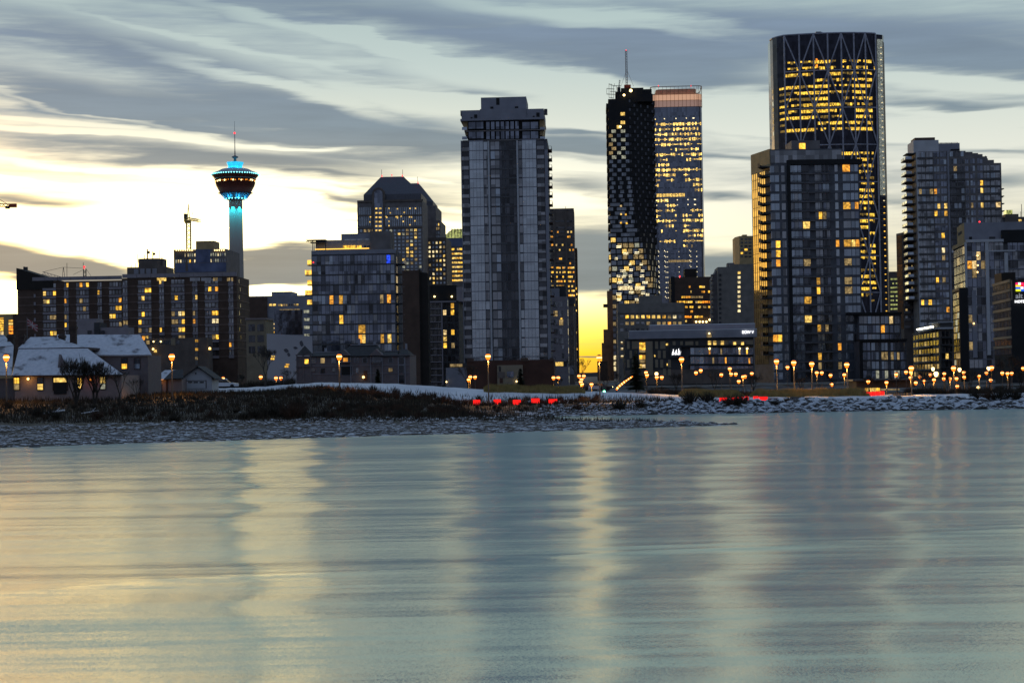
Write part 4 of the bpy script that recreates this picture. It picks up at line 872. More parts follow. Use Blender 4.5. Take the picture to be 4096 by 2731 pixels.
    for x0, x1 in ((1846, 1870), (2158, 2176)):    # raking end walls under the cornice
        m = MB(); a = W.rect(x0, x1, 478, 540, 480)
        if x0 < 2000: pp = [(a[0], a[3]), (a[1], a[3]), (a[1], a[2]), (a[0] + 1.1, a[2])]
        else: pp = [(a[0], a[3]), (a[1], a[3]), (a[1] - .5, a[2]), (a[0], a[2])]
        f = [W.pt(u, z, -.9) for u, z in pp]; g = [W.pt(u, z, -20) for u, z in pp]; m.add(f + g, [(0, 1, 2, 3), (7, 6, 5, 4)] + [(i, (i + 1) % 4, 4 + (i + 1) % 4, 4 + i) for i in range(4)]); m.build('end_wall', B.root, 'tan_panel')
    r = W.rect(1842, 2177, 474, 482, 480); B.piece('cornice', 'grey_panel', W, r[0], r[1], r[2], r[3], -23, .8)
    r = W.rect(1846, 2175, 439, 476, 460); m = MB(); m.wbox(W, r[0], r[1], r[2], r[3], -22, .1); m.build('fascia_block', B.root, 'grey_panel')
    r2 = W.rect(1922, 2104, 385, 441, 410); m = MB(); m.wbox(W, r2[0], r2[1], r[3] - .1, r2[3], -18, -2); m.build('plant_room', B.root, 'grey_panel')
    r3 = W.rect(1920, 2104, 436, 474, 440); B.piece('raised_panel', 'grey_panel', W, r3[0], r3[1], r3[2], r3[3], 0, .5)
    for x, y, w, h in ((1966, 428, 12, 9), (2065, 427, 14, 9), (1990, 402, 13, 28), (1903, 466, 12, 14), (2152, 460, 13, 17), (2135, 467, 7, 5), (1886, 472, 7, 4)):
        B.pr('vent', 'black_panel', W, x - w / 2, x + w / 2, y - h / 2, y + h / 2, -2.2 if y < 435 else -.1, -1.9 if y < 435 else .25 if x > 2120 or x < 1920 else .6)
    for k in range(5):
        r = W.rect(2176, 2189, 436 + 4.6 * k, 437.4 + 4.6 * k, 445); B.piece('sunshade_fin', 'steel', W, r[0], r[1], r[2], r[3], -3, 0)
        r = W.rect(1841, 1847, 443 + 4.2 * k, 444.4 + 4.2 * k, 445); B.piece('sunshade_fin', 'steel', W, r[0], r[1], r[2], r[3], -3, 0)
central_tower()
def mid_right():
    W = gwall(2196, 2298, 1000, 900); W2 = gwall(2285, 2310, 1100, 930)
    B = Bld('office_tower', 'brown office tower with scattered yellow windows right of the tall blue residential tower', 'office tower', W); B.cx = 2250
    B.body('wall', 'stone_brown', W, 30, 834); m = MB(); m.prism(foot(W2, 25), 2.6, W2.z(2305, 992)); m.build('annex', B.root, 'brick_dark')
    for x in (2215, 2263): B.pr('pier', 'stone_brown', W, x, x + 6, 836, 1500, 0, .7, yr=1000)
    m = MB(); m.tube(W.pt(*W.uz(2262, 836), -3), W.pt(*W.uz(2262, 824), -3), .12); m.build('antenna', B.root, 'steel_dark')
    def rows(ys, p):
        for y in ys:
            for a, c in ((2197, 2213), (2223, 2260), (2270, 2296)):
                B.grid(W, a, c, y - 4.5, y + 4.5, max(2, int((c - a) / 6)), 1, .93, .8, 'glass_black', pl=p, litm=('lit_a', 'lit_a', 'lit_b', 'lit_c'), yr=1000)
    rows((885, 911, 1000, 1035, 1053), .15); rows((928, 947, 980), .45); rows((1071, 1089, 1107, 1125, 1145, 1163, 1181), .7); rows((1200, 1220, 1240), .35); B.flush()
    for k in range(16): B.pr('window', random.choice(['lit_a', 'lit_b', 'lit_d', 'glass_black']), W2, 2302 + 3 * (k % 2), 2307 + 3 * (k % 2), 1150 + 22 * k, 1158 + 22 * k, -.1, .15)
    W = gwall(2188, 2272, 1300, 600); B = Bld('apartment_house', 'mauve grey apartment house tucked against the right foot of the tall blue residential tower', 'apartment house', W); B.cx = 2230
    B.body('wall', 'mauve_panel', W, 20, 1187, z0=2.6); m = MB(); r = W.rect(2188, 2236, 1152, 1190); m.wbox(W, r[0], r[1], r[2] - .2, r[3], -18, -2); m.build('roof_block', B.root, 'grey_panel')
    m = MB(); r = W.rect(2200, 2262, 1138, 1190); m.wbox(W, r[0], r[1], r[2] - .2, r[3], -20, -8); m.build('roof_block', B.root, 'charcoal')
    B.grid(W, 2212, 2256, 1200, 1380, 2, 5, .72, .62, 'glass_grey', lits=[(2225, 1272, 'lit_d'), (2245, 1275, 'lit_d')]); B.pr('window', 'lit_a', W, 2242, 2249, 1272, 1277, 0, .15)
    B.pr('window', 'glass_grey', W, 2248, 2256, 1380, 1395); B.pr('window', 'glass_grey', W, 2248, 2256, 1412, 1432); B.pr('window', 'lit_b', W, 2222, 2253, 1448, 1463); B.pr('window', 'charcoal', W, 2253, 2268, 1444, 1465); B.flush()
    S = side(W, 'R', 20)
    for k in range(9): B.piece('side_window', 'lit_w' if k in (1, 3, 5) else 'lit_pale', S, .3, .9, W.z(2260, 1225 + 38 * k), W.z(2260, 1200 + 38 * k), -.1, .1)
    W = gwall(2267, 2296, 1350, 640); B = Bld('apartment_house', 'narrow dark apartment house at the left edge of the golden gap between the towers', 'apartment house', W); B.cx = 2280
    B.body('wall', 'stone_brown', W, 25, 1197); m = MB(); r = W.rect(2268, 2296, 1192, 1220); m.wbox(W, r[0], r[1], r[2], r[3], -10, .3); m.build('cornice', B.root, 'charcoal')
    B.grid(W, 2270, 2294, 1250, 1450, 2, 6, .5, .5, 'glass_black'); B.flush(); B.pr('poster', 'grey_panel', W, 2274, 2296, 1461, 1497, 0, .2); B.pr('window', 'lit_pale', W, 2265, 2274, 1521, 1534, -.1, .3)
    # street level brick buildings under the blue tower
    W = gwall(1868, 2216, 1490, 430); B = Bld('brick_building', 'low dark red brick building with beige middle under the tall blue residential tower', 'brick building', W); B.cx = 2040
    B.body('wall', 'brick_red', W, 15, 1440); B.pr('parapet', 'brick_dark', W, 1870, 1896, 1434, 1445, -.2, .3); B.pr('parapet', 'brick_dark', W, 2082, 2112, 1431, 1444, -.2, .3); B.pr('parapet', 'brick_dark', W, 2198, 2214, 1431, 1444, -.2, .3)
    B.pr('beige_front', 'beige', W, 1990, 2092, 1460, 1565, 0, .8)
    for x0, x1, y0, y1, mt in ((2028, 2055, 1485, 1509, 'glass_navy'), (2026, 2058, 1533, 1552, 'glass_navy'), (1996, 2004, 1465, 1485, 'glass_black'), (2000, 2012, 1512, 1532, 'brick_red'), (1992, 2020, 1487, 1512, 'stone_brown')): B.pr('window', mt, W, x0, x1, y0, y1, .7, .9)
    m = MB(); m.ball(W.pt(*W.uz(2067, 1525), 1.3), .2); m.build('lamp', B.root, 'bulb_warm')
    # building closing the right side of the gap, stepping down to the street
    Wq = gwall(2420, 2440, 1300, 1010); B = Bld('building_row', 'dark stepped building at the right edge of the golden gap between the towers', 'building', Wq); B.cx = 2430
    for xa, xb, y, D in ((2428, 2450, 1163, 1000), (2414, 2445, 1317, 990), (2407, 2440, 1371, 980), (2389, 2430, 1444, 960)):
        w = gwall(xa, xb, y, D); B.body('tier', 'terracotta' if D > 970 else 'brick_dark', w, 12, y, (xa + xb) / 2)
    w = gwall(2413, 2430, 1222, 1000); r = w.rect(2413, 2432, 1216, 1230); B.piece('projecting_sign', 'brick_dark', w, *r, -1, 0)
mid_right()
# ================================================================ dark pixelated tower under construction
def pixel_tower():
    D = 1330; K = D / F
    W = gwall(2431, 2622, 700, D); yr = 700
    B = Bld('skyscraper', 'black tower with pixelated window boxes and a construction crane on top', 'skyscraper', W); B.cx = 2520
    # storeys: small ones above, taller ones below
    ys = []; y = 395.0
    while y < 940: ys.append(y); y += 17.25
    while y < 1215: ys.append(y); y += 23.0
    ys.append(y)
    def corner(y):     # where the left face meets the dark right face
        return lerpT(y, [(350, 2512), (700, 2520), (860, 2535), (950, 2560), (1050, 2595), (1150, 2618), (1400, 2625)])
    wl = MB(); wr = MB()
    dk = MB()
    for j, (ya, yb) in enumerate(zip(ys, ys[1:])):
        cx = corner(ya); u0 = -.3 if j % 2 else 1.3; uc = W.u(cx, ya) + (.9 if j % 2 else 0); u1 = W.L + (.9 if j % 2 == 0 else -.4)
        zt, zb = W.z(2520, ya), W.z(2520, yb)
        P4 = [W.pt(u0, 0, 0), W.pt(uc, 0, 0), W.pt(u1, 0, -14), W.pt(u1, 0, -34), W.pt(u0, 0, -34)]
        (wl).prism([(p.x, p.y) for p in P4], zb, zt)
        Sr = Wall((P4[1].x, P4[1].y), (P4[2].x, P4[2].y))
        n = max(1, round((uc - u0) / (3.35 if ya < 900 else 4.4))); g = (uc - u0) / n; hh = zt - zb
        up = ya < 940
        if ya > 480 or (ya > 440 and j % 2):
            for i in range(n + 1):
                if up:
                    if (i + j) % 2 and ya < 800: continue
                    wd = 1.0 if ya < 800 else 1.25
                    a = u0 + g * i + .1; c = min(a + g * wd - .3, uc - .15)
                    if ya >= 800 and (i + j) % 3 == 2: continue
                else:
                    ph = (j % 2) * .5; a = u0 + g * (i - ph) + .25; c = min(a + g * .8, uc - .3); a = max(a, u0 + .2)
                if c - a < .7: continue
                if ya < 500: mt = 'lit_b' if 2460 < 2431 + (a - u0) / K < 2490 else None
                elif ya < 625: mt = random.choice(['lit_d', 'lit_pale', 'lit_pale', 'glass_telus'])
                elif up: mt = 'glass_telus'
                else: mt = random.choice(['glass_telus'] * 4 + ['lit_d', 'lit_d', 'lit_pale', 'lit_b'])
                if mt: B.win(W, (a, c, zb + hh * .12, zt - hh * .14), mt, -.1, .12)
        # recessed openings on the dark face
        m2 = max(2, int(Sr.L / 3.2))
        for i in range(m2):
            if (i + j) % 2: continue
            a = Sr.L * i / m2 + .3; dk.wbox(Sr, a, a + 1.6, zb + .6, zt - .7, -.1, .22)
    wl.build('wall', B.root, 'black_panel'); dk.build('window', B.root, 'glass_black', kind='stuff')
    for x, y in ((2484, 824), (2484, 857), (2503, 858), (2484, 891), (2507, 893)): B.win(W, W.rect(x - 3.5, x + 3.5, y - 3.5, y + 3.5), 'lit_a', 0, .2)
    for x, y, w in ((2475, 987, 20), (2465, 1034, 12), (2503, 1014, 20), (2547, 1011, 18), (2520, 1057, 10), (2565, 1057, 12), (2492, 1083, 22), (2524, 1080, 14), (2570, 1083, 14), (2474, 1105, 14), (2495, 1106, 16), (2522, 1104, 14), (2568, 1104, 16),
                    (2480, 1130, 24), (2520, 1127, 14), (2580, 1130, 22), (2475, 1176, 20), (2525, 1170, 18), (2572, 1172, 16), (2590, 1178, 14), (2475, 1198, 16), (2548, 1198, 16)):
        for q in (-3, 3): B.win(W, W.rect(x - w / 2, x + w / 2, y + q - 1.2, y + q + 1.2), 'lit_dot', .1, .25)
    B.win(W, W.rect(2472, 2530, 1144, 1160), 'lit_w', 0, .2); B.win(W, W.rect(2540, 2578, 1144, 1160), 'lit_w', 0, .2)
    # foot of the tower: one column of square windows going down to the street
    m = MB(); w0 = W.u(2434, 1300); w1 = W.u(2478, 1300); m.wbox(W, w0, w1, 2.6, W.z(2450, 1200), -30, .2); m.build('lower_wall', B.root, 'stone_brown')
    m = MB(); m.prism(foot(W, 34), 2.6, W.z(2520, ys[-1]) + .1); m.build('base', B.root, 'charcoal')
    for k in range(10):
        y = 1215 + 23.5 * k; B.win(W, W.rect(2442, 2464, y + 3, y + 17, y), ('lit_d', 'glass_grey', 'mauve_panel')[k % 3] if k < 9 else 'glass_grey', .1, .4)
    for y in (1430, 1454, 1475): B.win(W, W.rect(2442, 2464, y - 8, y + 8, y), 'lit_w', .1, .45)
    B.flush()
    # unfinished top: irregular slab, scaffolding and work lights
    for x0, x1, y0, o in ((2470, 2612, 375, -3), (2485, 2575, 348, -5), (2575, 2608, 352, -6), (2462, 2500, 362, -7)):
        m = MB(); r = W.rect(x0, x1, y0, 400, 380); m.wbox(W, r[0], r[1], r[2] - 1, r[3], o - 14, o); m.build('unfinished_storey', B.root, 'black_panel')
    m = MB(); g = lambda x, y, o=0: W.pt(*W.uz(x, y), o)
    for a, b_ in (((2427, 354), (2458, 356)), ((2427, 376), (2460, 378)), ((2427, 354), (2427, 376)), ((2436, 334), (2436, 390)), ((2445, 336), (2445, 392)), ((2454, 342), (2454, 392)), ((2436, 336), (2455, 343)), ((2455, 343), (2485, 343)), ((2458, 335), (2458, 345)), ((2436, 390), (2455, 392)), ((2440, 366), (2470, 366)), ((2466, 342), (2466, 360)), ((2475, 343), (2480, 352))):
        m.tube(g(*a, 0), g(*b_, 0), .17, n=4); m.tube(g(*a, -3), g(*b_, -3), .14, n=4)
    m.build('scaffolding', B.root, 'steel_dark')
    for x, y, r in ((2523, 364, 1.25), (2496, 382, .95), (2481, 508, .85)):
        m = MB(); m.ball(g(x, y, 1.0), r); m.build('work_light', B.root, 'bulb_warm')
    # two luffing cranes
    q = g(2508, 340, -8); e = empty('luffing_crane', (q.x, q.y, q.z - 3), 'tall upright crane jib with stays on top of the black pixelated tower', 'crane')
    m = MB(); lattice(m, q, g(2505, 195, -8), 1.3, .22, 2); m.build('jib', e, 'steel')
    m = MB(); m.tube(g(2507, 275, -8), g(2484, 340, -8), .1); m.tube(g(2509, 275, -8), g(2536, 340, -8), .1); m.build('stay_cable', e, 'steel_dark')
    m = MB(); c = g(2508, 338, -8); m.box(c.x - 2, c.x + 3, c.y - 1.5, c.y + 1.5, c.z - 3, c.z + .8); m.build('machine_house', e, 'crane_red')
    m = MB(); m.ball(g(2505, 194, -8), .35); m.build('warning_lamp', e, 'bulb_red')
    q = g(2476, 345, -10); e = empty('luffing_crane', (q.x, q.y, q.z - 3), 'small short crane jib on the top left corner of the black pixelated tower', 'crane')
    m = MB(); lattice(m, q, g(2480, 312, -10), .8, .15, 1.4); m.build('jib', e, 'steel'); m = MB(); m.box(q.x - 1.2, q.x + 1.2, q.y - 1, q.y + 1, q.z - 3, q.z + .6); m.build('machine_house', e, 'steel_dark')
pixel_tower()
# ================================================================ blue office tower with a peach crown
def peach_tower():
    D = 1480; W = gwall(2609, 2814, 700, D); yr = 700
    B = Bld('skyscraper', 'blue glass office tower with rows of lit offices and a peach glowing crown', 'skyscraper', W); B.cx = 2715
    zt = W.z(2715, 428); zc = W.z(2715, 346); L = W.L; r = 4.5
    def rr(r, ins=0, dep=40):    # plan with rounded corners
        p = []
        for cx, cy, a0 in ((ins + r, -ins - r, 90), (L - ins - r, -ins - r, 0), (L - ins - r, -dep + ins + r, -90), (ins + r, -dep + ins + r, -180)):
            for i in range(5):
                t = math.radians(a0 + (90 - 22.5 * i) if a0 != 90 else 180 - 22.5 * i); q = W.pt(cx + r * math.cos(t), 0, cy + r * math.sin(t)); p.append((q.x, q.y))
        return p
    m = MB(); m.prism(rr(r), 2.6, zt); m.build('wall', B.root, 'glass_brook', smooth=False)
    z1 = W.z(2715, 402); m = MB(); m.prism(rr(r, .3), z1, W.z(2715, 378)); m.build('glowing_crown', B.root, 'lit_crown'); m = MB(); m.prism(rr(r, .3), zt, z1 - .02); m.build('glowing_crown', B.root, 'lit_crown_low')
    m = MB(); m.prism(rr(r, 4.5), zt, W.z(2715, 353)); m.build('plant_room', B.root, 'peach')
    m = MB()
    pts = rr(r, -.1)
    for i, (x, y) in enumerate(pts):
        m.tube((x, y, zt - .5), (x, y, zc), .16, n=4); x2, y2 = pts[(i + 1) % len(pts)]
        for zz in (zt, W.z(2715, 402), W.z(2715, 378), zc): m.tube((x, y, zz), (x2, y2, zz), .16 if zz != zc else .35, n=4)
    for i in range(1, 13):
        p = W.pt(L * i / 13, 0, .1); m.tube((p.x, p.y, zt - .5), (p.x, p.y, zc), .14, n=4)
    m.build('crown_frame', B.root, 'terracotta')
    pt = 20.4 * D / F; z0 = W.z(2715, 466)
    dens = [0, .95, .9, .6, .9, .75, .75, .85, .6, .6, .97, .6, .75, .6, .7, .1, .15, .15, .65, .6, .95, .55, .8, .6, .75, .4, 0, 0, 0, 0, 0, 0, 0, 0, 0, 0]
    for k in range(36):
        za = z0 - pt * k
        if k == 15:
            for i in range(9): B.win(W, (W.u(2625, yr) + i * 2.72, W.u(2625, yr) + i * 2.72 + 2.3, za - 3.4, za - .6), 'lit_b', -.1, .12)
            continue
        if k < 26:
            run = rnd() < .5
            i = 0
            while i < 30:
                if rnd() < .22: run = rnd() < dens[k]
                if run:
                    a = W.u(2622 + i * 6.25, yr); h = random.choice([.3, .3, .42, .55, .55]); v = random.choice([0, 0, .15])
                    if not (16 <= k and 2697 < 2622 + i * 6.25 < 2725):
                        B.win(W, (a, a + 1.15, za - pt * (.25 + h) - v, za - pt * .22 - v - (.0 if h > .4 else .9)), random.choice(['lit_brook', 'lit_brook', 'lit_b', 'lit_d']), -.1, .12)
                i += 1
            if k == 0 or k in (16, 17):
                for x in (2622, 2660, 2706, 2748, 2774, 2778): B.win(W, (W.u(x, yr), W.u(x, yr) + .8, za - 2.2, za - 1.4), 'lit_dot', -.1, .15)
        else:
            for x in (2632, 2634, 2657, 2661, 2668, 2714, 2757, 2761, 2785):
                yj = 0 if x in (2632, 2657, 2757) else -1.0
                if rnd() < .93 and not (x > 2700 and k > 31): B.win(W, (W.u(x, yr + 300), W.u(x, yr + 300) + .62, za - 1.9 + yj, za - 1.3 + yj), 'lit_dot', -.1, .2)
        if k == 28:
            for i in range(9): B.win(W, (W.u(2668 + i * 10.6, yr), W.u(2668 + i * 10.6, yr) + 2.0, za - 2.9, za - .9), 'lit_d', -.1, .12)
        if k < 35: B.piece('spandrel', 'glass_navy', W, r, L - r, za - pt * .12, za + pt * .12, -.1, .04)
    B.flush(cap=99)
    S = gwall(2797, 2813, 700, D - .3); B.piece('corner_strip', 'glass_black', W, W.u(2797, 700), L - r * .4, 3, zt - .2, -6, -.35)
    for x, l in ((2634, 'red warning light at the left end of the peach crown'), (2764, 'red warning light at the right end of the peach crown')): red_light(W.pt(*W.uz(x, 343), -1), l, .6)
peach_tower()
def mid_rise():
    # beige office with a row of lit square windows
    W = gwall(2470, 2738, 1260, 700); B = Bld('office_building', 'beige office building with one row of lit square windows under the black pixelated tower', 'office building', W); B.cx = 2600
    zt = B.body('wall', 'concrete', W, 25, 1212); m = MB(); r = W.rect(2560, 2650, 1180, 1215); m.wbox(W, r[0], r[1], zt - .1, r[3], -22, -4); m.build('plant_room', B.root, 'concrete')
    B.pr('parapet_band', 'stone_grey', W, 2470, 2738, 1248, 1252, 0, .3)
    for k, lm in ((0, ['glass_grey', 'lit_a', 'lit_b', 'lit_b', 'lit_b', 'lit_a', 'lit_b', 'lit_b', 'lit_a', 'lit_d', 'lit_w', 'glass_grey']), (1, ['glass_grey', 'lit_d', 'lit_d', 'glass_grey', 'glass_grey', 'lit_d', 'glass_black', 'lit_d', 'lit_d', 'lit_c', 'lit_d', 'lit_d']), (2, ['glass_grey'] + ['glass_black'] * 11)):
        for i, mt in enumerate(lm): B.win(W, W.rect(2481 + 21.1 * i, 2494 + 21.1 * i, 1261 + 26 * k, 1273 + 26 * k), mt)
    for y in (1370, 1395, 1425): B.win(W, W.rect(2483, 2495, y - 5, y + 5), 'lit_d'); B.win(W, W.rect(2484, 2493, y - 3, y - 1), 'lit_dot', 0, .15)
    B.flush()
    # brown block with orange ribbon windows
    W = gwall(2686, 2852, 1200, 830); B = Bld('office_building', 'dark brown office block with bright orange ribbon windows and a roof plant box', 'office building', W); B.cx = 2760
    zt = B.body('wall', 'brick_dark', W, 28, 1108); m = MB(); r = W.rect(2741, 2790, 1073, 1110); m.wbox(W, r[0], r[1], zt - .1, r[3], -18, -5); m.build('plant_room', B.root, 'brick_black')
    B.pr('dark_end', 'black_panel', W, 2686, 2700, 1106, 1400, 0, .3)
    for y, segs in ((1147, [(2755, 2762, 'lit_c'), (2797, 2820, 'lit_a')]), (1167, [(2762, 2766, 'lit_b'), (2806, 2820, 'lit_c'), (2832, 2842, 'lit_a')]), (1188, [(2725, 2742, 'lit_a'), (2743, 2762, 'lit_c'), (2764, 2812, 'lit_d')]),
                    (1208, [(2707, 2740, 'lit_a'), (2741, 2770, 'lit_a'), (2782, 2808, 'lit_a'), (2809, 2850, 'lit_orange')]), (1228, [(2740, 2751, 'lit_a'), (2758, 2774, 'lit_a'), (2792, 2804, 'lit_b'), (2812, 2826, 'lit_d'), (2832, 2844, 'lit_a')]),
                    (1246, [(2761, 2772, 'lit_c')]), (1267, [(2739, 2766, 'lit_orange'), (2777, 2812, 'lit_a')]), (1284, [(2740, 2748, 'lit_b')])):
        for a, c, mt in segs:
            n = max(1, int((c - a) / 8)); g = (c - a) / n
            for i in range(n): B.win(W, W.rect(a + g * i + .6, a + g * (i + 1) - .6, y - 4, y + 4), mt)
    for x in (2784, 2798, 2811, 2825, 2838): m = MB(); m.ball(W.pt(*W.uz(x, 1287 - (8 if x > 2830 else 0)), 1), .5); m.build('roof_lamp', B.root, 'bulb_warm')
    B.flush(); red_light(W.pt(*W.uz(2719, 1105), 0), 'small orange red light on the roof edge of the dark brown office block', .45)
    # grey apartment block with a single column of windows
    W = gwall(2872, 3015, 1150, 760); S = side(W, 'L', 20); B = Bld('apartment_block', 'plain grey apartment block with a single column of small lit windows', 'apartment block', W); B.cx = 2940
    B.body('wall', 'concrete', W, 20, 1067); m = MB(); r = W.rect(2920, 3015, 1056, 1070); m.wbox(W, r[0], r[1], r[2] - .3, r[3], -16, -1); m.build('roof_block', B.root, 'concrete')
    W2 = gwall(2850, 2873, 1150, 765); m = MB(); m.prism(foot(W2, 18), 2.6, [W2.z(2850, 1112), W2.z(2872, 1070), W2.z(2872, 1070), W2.z(2850, 1112)]); m.build('side_wing', B.root, 'stone_grey')
    m = MB(); r = W.rect(2915, 2942, 1048, 1070); m.wbox(W, r[0], r[1], r[2], r[3], -14, -6); m.build('plant_room', B.root, 'stone_grey')
    for k in range(14):
        y = 1100 + 19 * k; o = B.piece('balcony', 'stone_grey', W2, W2.u(2846, y), W2.u(2856, y), W2.z(2850, y + 3), W2.z(2850, y - 3), -6, .6); B.piece('balcony', 'charcoal', W, W.u(2876, y), W.u(2885, y), W.z(2880, y + 4), W.z(2880, y - 4), 0, .5)
    for k in range(9): y = 1091 + 19 * k; B.win(W, W.rect(2951, 2962, y - 5, y + 5), 'lit_a' if k == 0 else 'lit_w')
    B.flush()
    # tan tower behind it
    W = gwall(2958, 3020, 1000, 1000); B = Bld('office_tower', 'small tan tower rising behind the plain grey apartment block', 'office tower', W); B.cx = 2985
    p = foot(W, 25); u = W.u(2945, 1000); p2 = [tuple(W.pt(u, 0, -9).xy), p[0], p[1], p[2], tuple(W.pt(u, 0, -25).xy)]
    m = MB(); m.prism(p2, 2.6, W.z(2985, 944)); m.build('wall', B.root, 'tan_panel')
    m = MB(); r = W.rect(2972, 2990, 937, 946); m.wbox(W, r[0], r[1], r[2], r[3], -12, -3); m.build('plant_room', B.root, 'tan_panel')
    for k in range(6):
        y = 957 + 14 * k
        for a, c in ((2963, 2972), (2978, 2990), (2994, 3006)): B.win(W, W.rect(a, c, y - 4, y + 3), random.choice(['glass_black', 'glass_black', 'lit_a']))
    B.flush()
mid_rise()
# ================================================================ crescent tower with diagonal steel frame
def crescent_tower():
    D = 1190; K = D / F; W = gwall(3098, 3549, 700, D, yaw=GRID)
    B = Bld('skyscraper', 'huge curved dark tower with triangular steel bracing and rows of yellow lit floors', 'skyscraper', W); B.cx = 3320
    L = W.L; yr = 300
    # plan: bowed front
    xs = [3092, 3098, 3112, 3138, 3196, 3252, 3308, 3362, 3413, 3460, 3504]
    o_ = [-16, -9, -4, 1.0, 3.2, 4.6, 5.2, 5.2, 4.4, 2.8, 0]
    pts = [(W.u(x, yr), o) for x, o in zip(xs, o_)]
    P2 = lambda u, o: (W.pt(u, 0, o).x, W.pt(u, 0, o).y)
    front = [P2(u, o) for u, o in pts]; ue = W.u(3545, yr)
    back = [P2(W.u(3508, yr), -5), P2(W.u(3511, yr), -1.5), P2(W.u(3536, yr), -4), P2(ue, -8), P2(ue, -30), P2(L * .6, -26), P2(L * .3, -28), P2(pts[0][0], -30)]
    zt = W.z(3320, 139); m = MB(); m.prism(front + back, 2.6, zt - .4); m.build('wall', B.root, 'glass_bow')
    # parapet rim
    m = MB()
    for a, b_ in zip(front, front[1:]): m.tube((*a, zt), (*b_, zt), .55, n=6)
    m.build('roof_rim', B.root, 'bow_steel')
    V = [(W.u(x, yr), o + .6) for x, o in list(zip(xs, o_))[3:]]   # eight verticals
    V3 = lambda i, z: Vector((*P2(*V[i]), z))
    zr = [W.z(3320, y) for y in (141, 287, 436.5, 584, 733, 880, 1028, 1174, 1320)]
    m = MB()
    for i in range(8):
        o = MB(); o.tube(V3(i, 3), V3(i, zr[0]), .62, n=6); o.build('column', B.root, 'bow_steel')
    for k, z in enumerate(zr[1:]):
        o = MB()
        for i in range(7): o.tube(V3(i, z), V3(i + 1, z), .42, n=6)
        o.build('ring_beam', B.root, 'bow_steel')
    for k in range(8):
        za, zb = zr[k], zr[k + 1]
        for i in range(8):
            if (i % 2 == 0) == (k % 2 == 0):
                for j in (i - 1, i + 1):
                    if 0 <= j < 8: o = MB(); o.tube(V3(i, za), V3(j, zb), .52, n=6); o.build('diagonal_brace', B.root, 'bow_steel')
    # floors of lit windows
    pt = 24.55 * K; z0 = W.z(3320, 243)
    wins = []
    for k in range(-4, 40):
        za = z0 - pt * k; y = 243 + 24.55 * k
        dark = y < 240 or 528 < y < 588
        for i in range(7):
            a = Vector(P2(*V[i])) - W.n * .6; b_ = Vector(P2(*V[i + 1])) - W.n * .6; w = Wall(a, b_); n = 5
            full = rnd() < .35; base = rnd() < .88
            for q in range(n):
                g = w.L / n
                if i == 6 and q > 2: base = False
                if dark or not base: mt = 'glass_bow'
                elif full: mt = 'lit_bow'
                else: mt = random.choice(['lit_bow', 'lit_bow', 'lit_bowdim', 'lit_bowdim', 'glass_bow'])
                if k == 1: mt = random.choice(['lit_bowdim', 'lit_bow', 'glass_bow'])
                hh = .52 if mt == 'lit_bow' and full else random.choice([.28, .4, .5])
                if mt == 'glass_bow': continue
                B.win(w, (g * q + .15, g * (q + 1) - .12, za - pt * (.12 + hh), za - pt * .14), mt, -.2, .12)
        # left curve
        if y > 335 and not dark:
            a = Vector(front[2]); b_ = Vector(front[3]); w = Wall(a, b_)
            if rnd() < .8: B.win(w, (w.L * .25, w.L * .9, za - pt * .6, za - pt * .25), random.choice(['lit_bow', 'lit_bowdim']), -.1, .1)
            w = Wall(Vector(front[0]), Vector(front[1])); B.win(w, (w.L * .55, w.L * .95, za - pt * .8, za - pt * .15), random.choice(['lit_bowdim', 'lit_pale', 'lit_d']), -.1, .15)
    for x, y in ((3263, 246), (3263, 270)): B.win(W, W.rect(x - 4, x + 4, y - 5, y + 6), 'lit_orange', 4.6, 5.2)
    B.flush(cap=99)
    # right hand glazed stair shaft: sunset backlight painted as glow on pale glass, a lamp at every landing
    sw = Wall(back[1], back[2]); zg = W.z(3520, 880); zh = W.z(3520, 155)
    B.piece('glowing_glass_strip', 'glass_strip_glow', sw, .1, sw.L - .1, zg + 100 * K, zh, -.2, .25)
    for k in range(48):
        z = W.z(3520, 188 + 24.55 * k)
        if z < 8: break
        a = MB(); a.wbox(sw, sw.L * .55, sw.L * .8, z - .3, z + .3, .2, .36); a.build('landing_lamp', B.root, 'lit_w' if k < 26 else 'lit_a')
        if k < 32: a = MB(); a.wbox(sw, .1, sw.L - .1, z - 1.5, z - 1.3, .2, .32); a.build('transom', B.root, 'steel')
    m = MB(); w2 = Wall(back[0], back[1]); m.wbox(sw, -.9, .05, 3, zh + 2, -2, .3); m.build('dark_fin', B.root, 'black_panel')
    m = MB(); w2 = Wall(back[2], back[3]); m.wbox(w2, 0, w2.L, 3, W.z(3540, 163), -1, .3); m.build('dark_fin', B.root, 'steel_dark')
    # window washing gantry on the roof
    g = lambda x, y, o=-8: W.pt(*W.uz(x, y), o)
    m = MB(); q = g(3279, 127); m.box(q.x - 1.8, q.x + 1.8, q.y - 1.5, q.y + 1.5, q.z - 1.3, q.z + 1.2); m.tube(g(3285, 124), g(3352, 135), .9, .5); m.tube(g(3345, 134), g(3357, 128), .4); m.tube(g(3350, 128), g(3371, 127), .25); m.tube(g(3292, 128), g(3292, 142), .9)
    c = solo(m, 'roof_gantry', 'steel_dark', g(3320, 140), 'dark window washing gantry lying on the roof of the curved tower', 'gantry')
    red_light(g(3359, 134, -6), 'red warning light beside the gantry on the curved tower roof', .6); red_light(g(3517, 152, -6), 'red warning light on the right end of the curved tower roof', .6)
crescent_tower()
